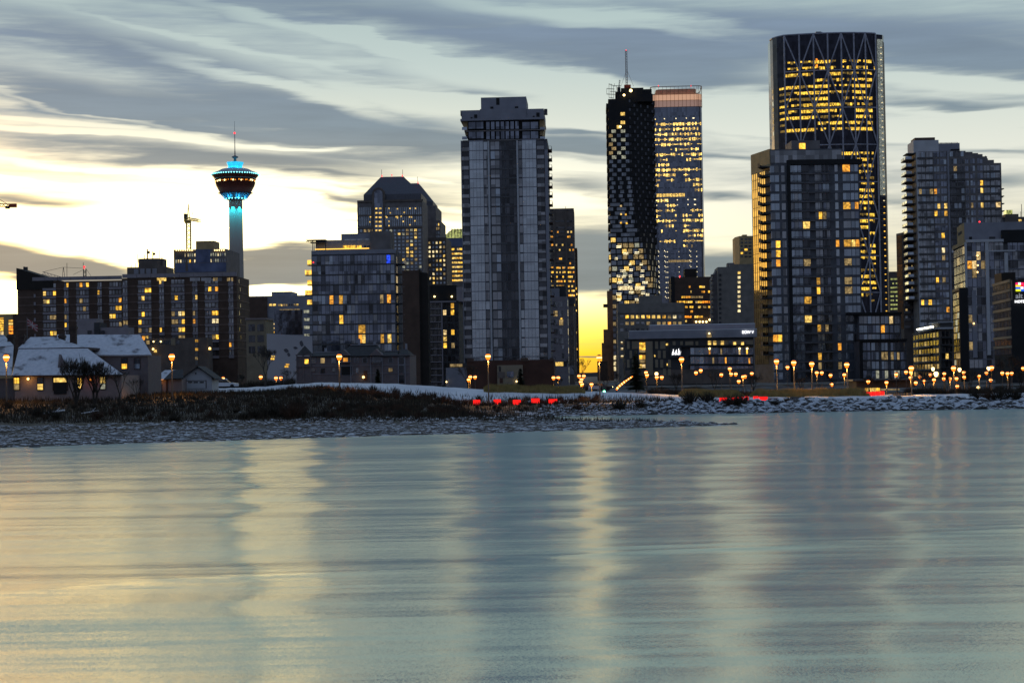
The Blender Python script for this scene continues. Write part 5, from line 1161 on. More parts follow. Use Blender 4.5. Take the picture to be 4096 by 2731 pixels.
# ================================================================ glass apartment tower in front of it
def front_tower():
    D = 546; W = gwall(3086, 3441, 900, D, yaw=-1.0); K = D / F
    B = Bld('residential_tower', 'dark glass residential tower with golden left side, in front of the curved tower', 'residential tower', W); B.cx = 3270
    # left side wall running back and left
    a = P(3011, 900, D + 14.8); Sd = Wall((a.x, a.y), tuple(W.A))
    zt = W.z(3270, 650); zp = W.z(3270, 596)
    fp = [tuple(W.A), tuple(W.B), tuple(W.B - W.n * 26), (a.x + 4, a.y + 10), (a.x, a.y)]
    m = MB(); m.prism(fp, 2.6, zt); m.build('wall', B.root, 'slate')
    p = [tuple(W.A + W.d * .0), tuple(W.A + W.d * W.u(3368, 620)), tuple(W.A + W.d * W.u(3368, 620) - W.n * 24), (a.x + 4, a.y + 9), (a.x + .3, a.y + .2)]
    m = MB(); m.prism(p, zt - .1, zp); m.build('parapet_storey', B.root, 'slate')
    B.piece('parapet_cladding', 'glass_grey', W, .1, W.u(3366, 620), zt, zp - .4, 0, .12)
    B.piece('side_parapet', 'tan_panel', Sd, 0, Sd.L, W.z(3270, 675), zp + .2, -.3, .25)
    r = W.rect(3177, 3292, 554, 600, 575); m = MB(); m.wbox(W, r[0], r[1], zp - .1, r[3], -16, -5); m.build('plant_room', B.root, 'stone_grey'); B.piece('window', 'lit_a', W, W.u(3208, 575), W.u(3233, 575), W.z(3220, 588), W.z(3220, 565), -5.1, -4.9)
    pt = 37.6 * K; z0 = W.z(3270, 660)
    Z = lambda k: z0 - pt * k
    lits = [(3382, 674, 'lit_c'), (3372, 826, 'lit_a'), (3385, 826, 'lit_a'), (3425, 826, 'lit_c'), (3276, 865, 'lit_a'), (3304, 866, 'lit_d'), (3222, 905, 'lit_a'), (3108, 985, 'lit_a'), (3120, 985, 'lit_a'), (3108, 1022, 'lit_a'), (3120, 1022, 'lit_a'), (3110, 1055, 'lit_c'), (3355, 980, 'lit_c'),
            (3380, 980, 'lit_a'), (3390, 980, 'lit_a'), (3412, 980, 'lit_b'), (3432, 985, 'lit_c'), (3387, 1053, 'lit_d'), (3222, 1054, 'lit_d'), (3278, 1126, 'lit_a'), (3387, 1128, 'lit_d'), (3280, 1163, 'lit_a'), (3388, 1165, 'lit_d'), (3226, 1199, 'lit_a'), (3231, 1276, 'lit_a'), (3282, 1312, 'lit_a'), (3310, 1312, 'lit_d'),
            (3105, 1352, 'lit_c'), (3120, 1352, 'lit_a'), (3285, 1425, 'lit_a'), (3285, 1458, 'lit_d'), (3360, 1386, 'lit_c'), (3375, 1386, 'lit_c'), (3360, 1458, 'lit_d')]
    cols = [('glass_blue', 3083, 3120, 2), ('glass_grey', 3128, 3145, 1), ('glass_blue', 3165, 3209, 3), ('glass_black', 3212, 3240, 1), ('glass_grey', 3262, 3290, 2), ('glass_black', 3293, 3320, 2), ('glass_pale', 3342, 3356, 1), ('glass_blue', 3374, 3404, 1), ('glass_blue', 3405, 3420, 1), ('glass_blue', 3421, 3436, 1)]
    nf = 23
    for k in range(nf):
        for name, xa, xc, n in cols:
            ua, ub = W.u(xa, 900), W.u(xc, 900); g = (ub - ua) / n
            for i in range(n):
                mt = name if rnd() < .75 else random.choice(['glass_grey', 'glass_navy', 'glass_blue']); c0, c1 = ua + g * i, ua + g * (i + 1)
                if name == 'glass_pale' and rnd() < .3: mt = 'glass_grey'
                for lx, ly, lm in lits:
                    u, z = W.uz(lx, ly)
                    if c0 <= u < c1 and Z(k + 1) < z <= Z(k): mt = lm
                B.win(W, (c0 + .05, c1 - .05, Z(k + 1) + .7, Z(k) - .12), mt, -.1, .06)
        if k > 0: B.piece('floor_slab', 'slate', W, W.u(3165, 900), W.L, Z(k) - .1, Z(k) + .25, -.1, .12)
        o = B.piece('balcony', 'stone_grey', W, W.u(3172, 900), W.u(3322, 900), Z(k + 1) - .02, Z(k + 1) + .16, 0, 1.0)
        m = MB(); m.wbox(W, W.u(3172, 900), W.u(3322, 900), Z(k + 1) + .98, Z(k + 1) + 1.06, .92, .98)
        for i in range(8): u = W.u(3172 + 21.3 * i, 900); m.wbox(W, u, u + .08, Z(k + 1) + .1, Z(k + 1) + 1.0, .92, .98)
        q = m.build('railing', B.root, 'concrete_dark'); q.parent = o
    B.flush(cap=99)
    # black frame
    B.piece('black_frame', 'black_panel', W, W.u(3152, 900), W.u(3163, 900), 3, zt + .8, -.1, .9)
    B.piece('black_frame', 'black_panel', W, W.u(3163.2, 900), W.L + .9, zt - .7, zt + .85, -3, .92)
    # left side: golden reflecting glass and dark curved balconies
    for k in range(nf - 2):
        z = Z(k) - .5
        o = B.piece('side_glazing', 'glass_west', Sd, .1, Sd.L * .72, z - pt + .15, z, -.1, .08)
        m = MB()
        for i in range(7): m.wbox(Sd, Sd.L * .72 * i / 7, Sd.L * .72 * i / 7 + .28, z - pt + .15, z, 0, .14)
        q = m.build('mullion', B.root, 'terracotta'); q.parent = o
        m = MB(); zz = Z(k) - .55; us = [Sd.L * t for t in (.58, .7, .85, 1.0)]
        pp = [Sd.pt(us[0], 0, .1), Sd.pt(us[1], 0, 1.6), Sd.pt(us[2], 0, 3.4), Sd.pt(us[3] + .1, 0, 3.7), Sd.pt(us[3] + .1, 0, .1)]
        m.prism([(v.x, v.y) for v in pp], zz, zz + .28); o = m.build('balcony', B.root, 'charcoal')
        m = MB()
        for a_, b_ in zip(pp[:4], pp[1:4]): m.add([(a_.x, a_.y, zz + .3), (b_.x, b_.y, zz + .3), (b_.x, b_.y, zz + 1.3), (a_.x, a_.y, zz + 1.3)], [(0, 1, 2, 3)])
        q = m.build('balustrade', B.root, 'charcoal'); q.parent = o
    # lower wings to the right
    W2 = gwall(3436, 3606, 1400, D - 3, yaw=-1.0); W3 = gwall(3438, 3626, 1400, D - 8, yaw=-1.0)
    for w, depth, ytop, xa, xb, nm in ((W2, 20, 1257, 3392, 3606, 'wing'), (W3, 14, 1364, 3440, 3626, 'lower_wing')):
        m = MB(); m.prism(foot(w, depth), 2.6, w.z(3520, ytop)); m.build(nm, B.root, 'slate')
        r = w.rect(xa, xb, ytop - 8, ytop, ytop); B.piece('roof_slab', 'black_panel', w, r[0], r[1] , r[2], r[3], -8, .9)
    for k in range(3):
        y = 1262 + 36 * k
        for a_, c_ in ((3440, 3455), (3456, 3470), (3473, 3488), (3490, 3504), (3506, 3520), (3526, 3540), (3542, 3556), (3560, 3574), (3580, 3600)):
            mt = random.choice(['glass_blue', 'glass_grey', 'glass_navy'])
            if k == 0 and a_ in (3560, 3542): mt = 'lit_a' if a_ == 3560 else 'glass_blue'
            if k == 1 and a_ == 3526: mt = 'lit_c'
            B.win(W2, W2.rect(a_, c_, y + 3, y + 32, 1400), mt)
        B.piece('floor_slab', 'steel_dark', W2, .1, W2.L, W2.z(3500, y + 1), W2.z(3500, y - 2), -.1, .15)
    for k in range(4):
        y = 1368 + 37 * k
        for a_, c_ in ((3450, 3465), (3467, 3480), (3486, 3500), (3502, 3514), (3526, 3536), (3538, 3550), (3563, 3573), (3575, 3584), (3588, 3597), (3602, 3620)):
            mt = random.choice(['glass_blue', 'glass_grey', 'glass_navy', 'glass_black'])
            if k == 1 and a_ in (3526, 3538, 3563, 3588): mt = 'lit_d'
            if k == 3 and rnd() < .4: mt = 'lit_pale'
            B.win(W3, W3.rect(a_, c_, y + 3, y + 33, 1400), mt)
        B.piece('floor_slab', 'steel_dark', W3, .1, W3.L, W3.z(3500, y + 1), W3.z(3500, y - 2), -.1, .15)
    B.piece('black_frame', 'black_panel', W3, 0, W3.u(3450, 1400), 3, W3.z(3500, 1362), -.1, .5)
    B.flush()
front_tower()
# ================================================================ school building, right towers and the hotel
def text(s, name, root, mt, W, u, z, h, o=.3, width=None, thick=.04):
    cu = bpy.data.curves.new('t', 'FONT'); cu.body = s; cu.size = 1.0; cu.extrude = thick; cu.offset = .012
    ob = bpy.data.objects.new('t', cu); sc.collection.objects.link(ob)
    dg = bpy.context.evaluated_depsgraph_get(); me = bpy.data.meshes.new_from_object(ob.evaluated_get(dg)); bpy.data.objects.remove(ob)
    xs = [v.co.x for v in me.vertices]; ysv = [v.co.y for v in me.vertices]; x0, x1 = min(xs), max(xs); y0, y1 = min(ysv), max(ysv)
    sy = h / (y1 - y0); sx = sy if width is None else width / (x1 - x0)
    for v in me.vertices:
        p = W.pt(u + (v.co.x - x0) * sx, z + (v.co.y - y0) * sy, o + v.co.z * 2) - root.location; v.co = p
    me.name = name; me.materials.clear(); me.materials.append(MATS[mt]); q = bpy.data.objects.new(name, me); sc.collection.objects.link(q); q.parent = root; return q
def school():
    D = 500; W = gwall(2500, 3014, 1400, D); K = D / F
    B = Bld('college_building', 'long low college building with white roof bands and a lit BOW V sign', 'college building', W); B.cx = 2750
    zt = W.z(2750, 1351); m = MB(); m.prism(foot(W, 30), 2.6, zt); m.build('wall', B.root, 'charcoal')
    u0 = W.u(2516, 1335); B.piece('roof_band', 'grey_panel', W, u0, W.L + 1, zt - .1, W.z(2750, 1321), -12, .8); B.piece('upper_roof', 'mauve_panel', W, W.u(2601, 1310), W.L + 1, W.z(2750, 1321) - .1, W.z(2750, 1298), -14, -4)
    B.piece('snow_cap', 'snow', W, W.u(2601, 1310), W.L + 1, W.z(2750, 1298), W.z(2750, 1298) + .2, -14, -4); B.piece('snow_cap', 'snow', W, u0, W.L + 1, W.z(2750, 1321), W.z(2750, 1321) + .18, -3.9, .8)
    B.piece('dormer', 'lit_d', W, W.u(2826, 1340), W.u(2845, 1340), W.z(2835, 1349), W.z(2835, 1335), .7, 1.0); m = MB(); m.ball(W.pt(*W.uz(2836, 1334), 1.2), .25); m.build('lamp', B.root, 'bulb_warm')
    B.piece('brown_base', 'stone_brown', W, 0, W.L, 3, W.z(2750, 1478), 0, .1)
    pan = []
    for y0, y1, L in ((1365, 1395, [(2508, 2518), (2528, 2553), (2620, 2632), (2641, 2662), (2690, 2702), (2721, 2731), (2741, 2773), (2782, 2793)]), (1402, 1432, [(2518, 2528), (2538, 2548), (2631, 2643), (2652, 2663)]), (1438, 1470, [(2508, 2518), (2528, 2548), (2621, 2632), (2641, 2653), (2672, 2684)]), (1475, 1500, [(2652, 2664), (2672, 2684)])):
        for a, c in L:
            if y0 == 1365 and a > 2680: y1_ = 1380
            else: y1_ = y1
            B.pr('cladding_panel', 'beige', W, a, c, y0, y1_, 0, .15)
    B.pr('beige_pier', 'beige', W, 2583, 2611, 1365, 1500, 0, .5); B.pr('navy_panel', 'blue_panel', W, 2554, 2558, 1365, 1500, 0, .3)
    for y0, y1, mt in ((1370, 1399, 'lit_a'), (1399.5, 1410, 'lit_d'), (1420, 1436, 'lit_a'), (1436.5, 1450, 'lit_d'), (1457, 1471, 'lit_a')):
        for a, c in ((2557, 2569), (2569.5, 2581)): B.win(W, W.rect(a, c, y0, y1), mt, 0, .3)
    for x, y, w, h in ((2668, 1377, 8, 8), (2619, 1423, 4, 8), (2669, 1458, 4, 8)): B.win(W, W.rect(x - w / 2, x + w / 2, y - h / 2, y + h / 2), 'lit_b', 0, .2)
    B.pr('beige_band', 'beige', W, 2828, 3012, 1361, 1379, 0, .15)
    for a, c, mt in ((2832, 2844, 'lit_b'), (2853, 2865, 'lit_b'), (2883, 2895, 'lit_b'), (2914, 2926, 'glass_black'), (2933, 2944, 'lit_b'), (2965, 2975, 'lit_b'), (2976, 2984, 'glass_black')): B.win(W, W.rect(a, c, 1363 if mt != 'lit_b' or a < 2900 else 1368, 1379), mt, 0, .3)
    for y in (1382, 1420, 1456): B.pr('floor_band', 'black_panel', W, 2683 if y == 1382 else 2755, 3013, y, y + 5, 0, .9)
    for j, y0 in enumerate((1391, 1427, 1463)):
        for i in range(14):
            a = 2762 + 18 * i; B.win(W, W.rect(a, a + 17, y0, y0 + 27), 'glass_blue' if i < 3 and j < 2 else 'glass_navy', -.1, .05)
    for x, y, mt in ((2838, 1405, 'lit_c'), (2885, 1405, 'lit_d'), (2958, 1405, 'lit_a'), (2988, 1405, 'lit_a'), (2853, 1441, 'lit_d'), (2903, 1441, 'lit_c'), (2997, 1444, 'lit_c')): B.win(W, W.rect(x - 3, x + 3, y - 12, y + 12), mt, 0, .12)
    for x in (2838, 2958, 2988): m = MB(); m.ball(W.pt(*W.uz(x, 1394), .5), .3); m.build('lamp', B.root, 'bulb_warm')
    B.flush()
    # white lit logo of upright strokes and the sign lettering
    m = MB()
    for i in range(6):
        u, z = W.uz(2688 + 6 * i, 1420); h = (1.1, 1.7, 1.2, 1.6, 1.9, 1.4)[i]
        a = .12 * (-1) ** i; m.add([W.pt(u - .08, z + .1 * (i % 2), 1.2), W.pt(u + .12, z, 1.2), W.pt(u + .14 + a, z + h, 1.2), W.pt(u - .06 + a, z + h - .1, 1.2)], [(0, 1, 2, 3)])
        m.add([W.pt(u + .1, z + .15, 1.2), W.pt(u + .38, z + .2 + .4 * (i % 3), 1.2), W.pt(u + .36, z + .4 + .4 * (i % 3), 1.2), W.pt(u + .1, z + .3, 1.2)], [(0, 1, 2, 3)])
    m.build('logo', B.root, 'sign_white'); B.pr('logo_panel', 'charcoal', W, 2680, 2725, 1388, 1430, 0, 1.1)
    u, z = W.uz(2968, 1334.5); text('BOW V', 'sign_lettering', B.root, 'sign_white', W, u, z, .85, 1.0, width=W.u(3014, 1330) - u)
school()
def right_tower():
    D = 690; W = gwall(3668, 4010, 900, D); S = side(W, 'L', 22); K = D / F
    B = Bld('residential_tower', 'grey residential tower with stepped roofline and rows of balconies jutting from its left side', 'residential tower', W); B.cx = 3750
    pt = 29.6 * K; z0 = W.z(3750, 606); Z = lambda k: z0 - pt * k
    steps = [(3658, 3842, 606), (3842, 3862, 604), (3862, 3890, 608), (3890, 3912, 613), (3912, 3930, 617), (3930, 3948, 626), (3948, 3975, 640), (3975, 4003, 652)]
    for x0, x1, y in steps:
        u0_, u1_ = max(0, W.u(x0, 900 - 300) + (0 if x0 > 3700 else 0)), W.u(x1, 600); m = MB(); m.wbox(W, 0 if x0 == 3658 else u0_, u1_ if x1 < 4000 else W.L, 2.6, W.z((x0 + x1) / 2, y), -22, 0); m.build('wall', B.root, 'stone_grey')
    m = MB(); r = W.rect(3656, 3757, 560, 608, 590); m.wbox(W, r[0], r[1], r[2] - .2, r[3], -14, -1); m.build('penthouse', B.root, 'white_panel')
    m = MB(); m.wbox(W, r[0] + 1, r[0] + 9, r[3] - .1, W.z(3690, 547), -12, -3); m.build('plant_room', B.root, 'brick_dark')
    m = MB(); r = W.rect(3757, 3842, 571, 608, 590); m.wbox(W, r[0], r[1], r[2] - .2, r[3], -14, -1.5); m.build('penthouse', B.root, 'grey_panel'); B.pr('painted_gap_shade', 'black_panel', W, 3805, 3842, 595, 601, -1.6, -1.3)  # shade of the gap drawn as a black strip
    m = MB(); g = lambda x, y, o=-3: W.pt(*W.uz(x, y), o); m.tube(g(3758, 568), g(3838, 566), .07); 
    for x in (3770, 3790, 3812, 3836): m.tube(g(x, 566), g(x, 573), .06)
    m.build('railing', B.root, 'steel_dark')
    m = MB(); m.tube(g(3948, 636), g(3949, 620), .45, .2); m.tube(g(3942, 636), g(3942, 629), .3); m.tube(g(3955, 636), g(3956, 631), .3); m.build('chimney', B.root, 'steel_dark')
    B.piece('corner_pier', 'white_panel', W, .2, 1.0, 3, z0, -.1, .5); B.piece('pier', 'grey_panel', W, W.u(3793, 850), W.u(3800, 850), 3, z0, -.1, .5)
    cols = [(3673, 3705, 'glass_grey'), (3706, 3735, 'glass_grey'), (3738, 3762, 'glass_navy'), (3764, 3790, 'glass_navy'), (3803, 3832, 'glass_black'), (3834, 3860, 'glass_black'), (3864, 3878, 'glass_navy'), (3884, 3904, 'glass_navy'), (3912, 3935, 'glass_navy'), (3938, 3962, 'glass_grey'), (3965, 4003, 'glass_grey')]
    lits = [(3816, 682, 'lit_d'), (3678, 773, 'lit_d'), (3720, 773, 'lit_d'), (3748, 766, 'lit_c'), (3924, 740, 'lit_a'), (3922, 768, 'lit_a'), (3930, 768, 'lit_a'), (3755, 828, 'lit_b'), (3778, 828, 'lit_b'), (3750, 857, 'lit_a'), (3778, 857, 'lit_a'), (3893, 833, 'lit_d'), (3925, 827, 'lit_a'), (3993, 822, 'lit_a'), (3770, 947, 'lit_a'), (3780, 1007, 'lit_w'), (3770, 1038, 'lit_d'),
            (3755, 1123, 'lit_a'), (3780, 1123, 'lit_d'), (3690, 1214, 'lit_a'), (3720, 1214, 'lit_a'), (3787, 1243, 'lit_c')]
    for k in range(27):
        yk = 606 + 29.6 * k
        for xa, xc, mt0 in cols:
            top = [y for x0, x1, y in steps if x0 <= (xa + xc) / 2 <= x1][0]
            if yk < top - 1: continue
            n = 2; ua, ub = W.u(xa, 850), W.u(xc, 850); gg = (ub - ua) / n
            for i in range(n):
                mt = mt0 if rnd() < .8 else 'glass_blue'
                for lx, ly, lm in lits:
                    u, z = W.uz(lx, ly)
                    if ua + gg * i <= u < ua + gg * (i + 1) and Z(k + 1) < z <= Z(k): mt = lm
                B.win(W, (ua + gg * i + .08, ua + gg * (i + 1) - .08, Z(k + 1) + .75, Z(k) - .2), mt, -.1, .06)
        for xa, xc in ((3672, 3736), (3802, 3862), (3937, 4003)):
            if k < 2 and xa > 3800: continue
            B.piece('balcony', 'concrete_dark', W, W.u(xa, 850), W.u(xc, 850), Z(k + 1) - .1, Z(k + 1) + .7, 0, .75)
        if k < 20:      # side balconies
            zz = Z(k + 1) + .3; o = B.piece('side_balcony', 'stone_brown', S, 2, 13, zz - .25, zz + .1, 0, 3.6)
            m = MB(); m.wbox(S, 2.05, 12.9, zz + .1, zz + 1.15, 3.45, 3.55); m.wbox(S, 2.0, 2.1, zz + .1, zz + 1.15, 1.2, 3.55); q = m.build('balustrade', B.root, 'glass_blue'); q.parent = o
        if 4 < k < 20 and k % 1 == 0:
            B.piece('right_balcony', 'concrete_dark', W, W.L, W.L + 1.2, Z(k) - .8, Z(k) - .45, -6, -1)
    B.flush(cap=99)
    m = MB(); r = W.rect(4003, 4024, 800, 870, 830); m.wbox(W, W.L, r[1], r[2], r[3], -18, -8); m.build('rear_wing', B.root, 'concrete_dark'); B.piece('canopy', 'concrete_dark', W, W.L, W.u(4024, 782), W.z(4010, 785), W.z(4010, 779), -10, -5)
    B.piece('roof_canopy', 'concrete_dark', S, 1, 9, Z(0) - .6, Z(0) - .3, 0, 3.4)
    # lower wing on the left
    w = gwall(3612, 3665, 1100, D + 12); a = P(3588, 1100, D + 18); m = MB(); m.prism([(a.x, a.y), tuple(w.A), tuple(w.B), tuple(w.B - w.n * 20), (a.x + 3, a.y + 3)], 2.6, w.z(3630, 930)); m.build('left_wing', B.root, 'stone_brown')
    sd = Wall((a.x, a.y), tuple(w.A))
    for k in range(13):
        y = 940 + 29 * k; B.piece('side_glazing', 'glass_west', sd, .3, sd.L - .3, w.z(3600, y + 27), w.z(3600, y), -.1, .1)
        m = MB()
        for i in range(5): m.wbox(sd, sd.L * (i + .5) / 5.5, sd.L * (i + .5) / 5.5 + .5, w.z(3600, y + 27), w.z(3600, y), 0, .2)
        m.build('mullion', B.root, 'terracotta')
        B.piece('balcony', 'stone_grey', w, .2, 2.6, w.z(3630, y + 24), w.z(3630, y + 14), 0, .6)
    for k in range(12):
        for a_ in (3622, 3634, 3646): B.win(w, w.rect(a_, a_ + 8, 945 + 29 * k, 961 + 29 * k), random.choice(['glass_black', 'glass_grey', 'lit_d', 'glass_black']))
    B.flush()
    # sliver of an office between the towers
    W = gwall(3540, 3600, 1150, 1350); B = Bld('office_tower', 'narrow office tower strip with yellow green lit floors right of the curved tower', 'office tower', W); B.cx = 3580
    B.body('wall', 'stone_brown', W, 20, 1086)
    for k in range(9): B.grid(W, 3562, 3590, 1112 + 17 * k, 1121 + 17 * k, 4, 1, .9, .7, 'glass_black', pl=.85, litm=('lit_green',))
    B.flush()
right_tower()
def far_right():
    # frame building
    D = 500; W = gwall(3864, 4180, 1050, D, yaw=1.0); a = P(3815, 1050, D + 24); Sd = Wall((a.x, a.y), tuple(W.A)); K = D / F
    B = Bld('apartment_tower', 'apartment tower with white concrete grid frame and plain grey top at the right edge', 'apartment tower', W); B.cx = 3990
    zt = W.z(3960, 962); m = MB(); m.prism([(a.x, a.y), tuple(W.A), tuple(W.B), tuple(W.B - W.n * 22), (a.x + 4, a.y + 4)], 2.6, zt); m.build('wall', B.root, 'charcoal')
    a2 = P(3831, 960, D + 16); w0 = P(3856, 930, D + 1); m = MB(); m.prism([(a2.x, a2.y), (w0.x, w0.y), tuple(W.B - W.n * 1), tuple(W.B - W.n * 18), (a2.x + 3, a2.y + 4)], zt - .1, W.z(3960, 888)); m.build('plain_top', B.root, 'grey_panel')
    s2 = Wall((a2.x, a2.y), (w0.x, w0.y)); B.piece('painted_sunlit_side', 'tan_panel', s2, 0, s2.L, zt, W.z(3960, 889), -.1, .15)  # low light on this side painted on as a tan face
    for i in range(4): B.piece('vent', 'charcoal', s2, s2.L * (.2 + .15 * i), s2.L * (.29 + .15 * i), W.z(3850, 930), W.z(3850, 918), .1, .25)
    B.pr('plant_screen', 'black_panel', W, 4008, 4180, 919, 970, -1.5, .4); B.pr('vent', 'black_panel', W, 3880, 3891, 946, 958, -1.2, -.8); B.pr('vent', 'charcoal', W, 3960, 3984, 946, 958, -1.2, -.8)
    r = W.rect(3862, 4012, 958, 969); B.piece('frame_beam', 'white_panel', W, r[0], r[1], r[2], r[3], 0, .7); B.piece('side_beam', 'tan_panel', Sd, 0, Sd.L, zt - 1, zt + .1, 0, .4)
    B.pr('frame_post', 'white_panel', W, 3859, 3867, 969, 1150, 0, .6, yr=1050); B.pr('frame_post', 'white_panel', W, 3940, 3954, 969, 1420, 0, .6, yr=1050); B.pr('frame_post', 'white_panel', W, 4016, 4030, 1010, 1090, 0, .6, yr=1050); B.pr('frame_post', 'grey_panel', W, 3888, 3905, 1160, 1430, 0, .4, yr=1250)
    B.pr('frame_beam', 'white_panel', W, 3945, 4060, 1001, 1007, 0, .65)
    for k in range(1, 14): B.piece('floor_line', 'grey_panel', W, .2, W.L, W.z(3960, 970 + 36 * k), W.z(3960, 967.5 + 36 * k), 0, .2)
    lits = [(3915, 1016, 'lit_a'), (3895, 1057, 'lit_a'), (3880, 1060, 'lit_c'), (3905, 1057, 'lit_a'), (3925, 1060, 'lit_d'), (3893, 1098, 'lit_d'), (3885, 1290, 'lit_d'), (3885, 1395, 'lit_d')]
    for k in range(14):
        for i, (x0, x1) in enumerate(((3870, 3887), (3889, 3905), (3907, 3922), (3924, 3938), (3957, 3976), (3978, 3996), (3998, 4014), (4032, 4050), (4052, 4070), (4072, 4096), (4098, 4130))):
            y = 971 + 36 * k; mt = random.choice(['glass_navy', 'glass_black', 'glass_grey'])
            for lx, ly, lm in lits:
                if x0 <= lx < x1 and y <= ly < y + 36: mt = lm
            B.win(W, W.rect(x0, x1, y, y + 32, 1050), mt)
    for k in range(13):
        for i in range(4): B.win(Sd, (Sd.L * (.04 + .24 * i), Sd.L * (.25 + .24 * i), zt - 3.6 - 2.6 * k, zt - 1.4 - 2.6 * k), random.choice(['glass_black', 'glass_black', 'glass_grey', 'lit_d']))
    B.flush(cap=99)
    for x, y in ((3908, 1023), (3909, 1062), (3908, 1089), (3893, 1294)): m = MB(); m.ball(W.pt(*W.uz(x, y), .6), .25); m.build('balcony_lamp', B.root, 'bulb_sodium')
    red_light(W.pt(*W.uz(3932, 883), -4), 'red warning light on the plain grey top of the white framed tower', .35)
    # black blade building
    W = gwall(3840, 3873, 1300, 455); a = P(3814, 1300, 470); Sd = Wall((a.x, a.y), tuple(W.A)); B = Bld('apartment_tower', 'slim black windowless slab in front of the white framed tower', 'building', W); B.cx = 3856
    m = MB(); m.prism([(a.x, a.y), tuple(W.A), tuple(W.B), tuple(W.B - W.n * 14), (a.x + 3, a.y + 3)], 2.6, W.z(3856, 1150)); m.build('wall', B.root, 'black_panel'); B.piece('painted_sunlit_edge', 'tan_panel', Sd, 0, Sd.L, W.z(3856, 1160), W.z(3856, 1150), 0, .2)  # evening light along the edge painted on as a tan strip
    for k in range(12):
        for i in range(3): B.win(Sd, (Sd.L * (.08 + .3 * i), Sd.L * (.33 + .3 * i), W.z(3856, 1190 + 27 * k), W.z(3856, 1168 + 27 * k)), random.choice(['glass_black', 'glass_grey', 'glass_black', 'lit_d', 'lit_pale']))
    B.flush()
    # hotel
    D = 400; W = gwall(4046, 4190, 1300, D, yaw=1.5); a = P(3976, 1300, D + 22); Sd = Wall((a.x, a.y), tuple(W.A))
    B = Bld('hotel', 'black hotel with coloured square logo and white HOTEL lettering at the right edge', 'hotel', W); B.cx = 4080
    zt = W.z(4080, 1117); m = MB(); m.prism([(a.x, a.y), tuple(W.A), tuple(W.B), tuple(W.B - W.n * 22), (a.x + 3, a.y + 3)], 2.6, zt); m.build('wall', B.root, 'black_panel')
    m = MB(); q0 = P(4006, 1100, D + 14); q1 = P(4062, 1100, D + 12); m.prism([(q0.x, q0.y), (q1.x, q1.y), (q1.x, q1.y + 6), (q0.x, q0.y + 6)], zt - .1, P(4030, 1090, D + 13).z); m.build('roof_block', B.root, 'brick_black')
    for k in range(8):
        z1 = zt - 2.0 * k * 1.09; B.piece('floor_band', 'beige', Sd, 0, Sd.L, z1 - .58, z1 + (.05 if k == 0 else 0), 0, .25)
        for i in range(5): B.win(Sd, (Sd.L * (.03 + .195 * i), Sd.L * (.21 + .195 * i), z1 - 2.1, z1 - .66), 'glass_black', -.1, .08)
    B.flush(); B.pr('corner_trim', 'beige', W, 4044, 4048, 1120, 1200, -.1, .3)
    # logo of coloured squares
    u0, zz = W.uz(4061, 1131); s = W.u(4101, 1140) - u0; c = s / 4; rr = (u0, zz)
    grid_ = [['logo_pink', 'sign_white', 'logo_pink', 'logo_red'], ['logo_yellow', 'logo_yellow', 'logo_red', 'logo_pink'], ['logo_blue', 'logo_blue', 'sign_white', 'logo_purple'], ['logo_lime', 'logo_lime', 'logo_blue', 'logo_blue']]
    for j in range(4):
        for i in range(4): B.piece('logo_square', grid_[j][i], W, u0 + c * i + .01, u0 + c * (i + 1) - .01, zz - c * (j + 1) * .88 + .01, zz - c * j * .88, .2, .45)
    u, z = W.uz(4061, 1194); text('alt', 'sign_lettering', B.root, 'sign_grey', W, u, z, 1.2, .4)
    u, z = W.uz(4058, 1212); text('HOTEL', 'sign_lettering', B.root, 'sign_white', W, u, z, .64, .4)
    # mid rise with sign lights under its roof
    D = 560; W = gwall(3760, 3814, 1380, D); a = P(3652, 1380, D + 60); Sd = Wall((a.x, a.y), tuple(W.A)); B = Bld('apartment_house', 'mid rise apartment house with white roof ledges and a string of white sign lights', 'apartment house', W); B.cx = 3785
    zt = W.z(3785, 1316); m = MB(); m.prism([(a.x, a.y), tuple(W.A), tuple(W.B), tuple(W.B - W.n * 22), (a.x + 8, a.y + 5)], 2.6, zt); m.build('wall', B.root, 'stone_brown')
    B.piece('roof_ledge', 'white_panel', W, -1, W.L + .5, zt, zt + .6, -18, .8); B.piece('roof_ledge', 'white_panel', Sd, Sd.L * .3, Sd.L - .6, zt, zt + .5, -4, .8); B.piece('setback_storey', 'concrete_dark', W, .5, W.L, zt + .5, W.z(3785, 1290), -15, -1); B.piece('roof_ledge', 'white_panel', W, -.5, W.L + .3, W.z(3785, 1290), W.z(3785, 1286), -16, -.3)
    for i in range(16): m = MB(); p = Sd.pt(Sd.L * (.30 + .038 * i), zt + 1.0, 1); m.ball(p, .28 + .1 * rnd()); m.build('sign_light', B.root, 'bulb_white')
    for k in range(6):
        for i in range(9): B.win(Sd, (Sd.L * (.03 + .107 * i), Sd.L * (.10 + .107 * i), zt - 2.4 - 2.6 * k, zt - .9 - 2.6 * k), random.choice(['glass_black', 'lit_d', 'glass_grey', 'glass_black']))
        for i in range(3): B.win(W, W.rect(3768 + 15 * i, 3779 + 15 * i, 1324 + 30 * k, 1345 + 30 * k), 'lit_a' if (k, i) == (3, 1) else random.choice(['glass_black', 'glass_grey']))
        B.piece('balcony', 'concrete', Sd, Sd.L * .2, Sd.L * .75, zt - 2.9 - 2.6 * k, zt - 2.4 - 2.6 * k, 0, 1); B.piece('balcony', 'charcoal', W, .2, W.L - .8, W.z(3785, 1352 + 30 * k), W.z(3785, 1347 + 30 * k), 0, 1)
    B.flush()
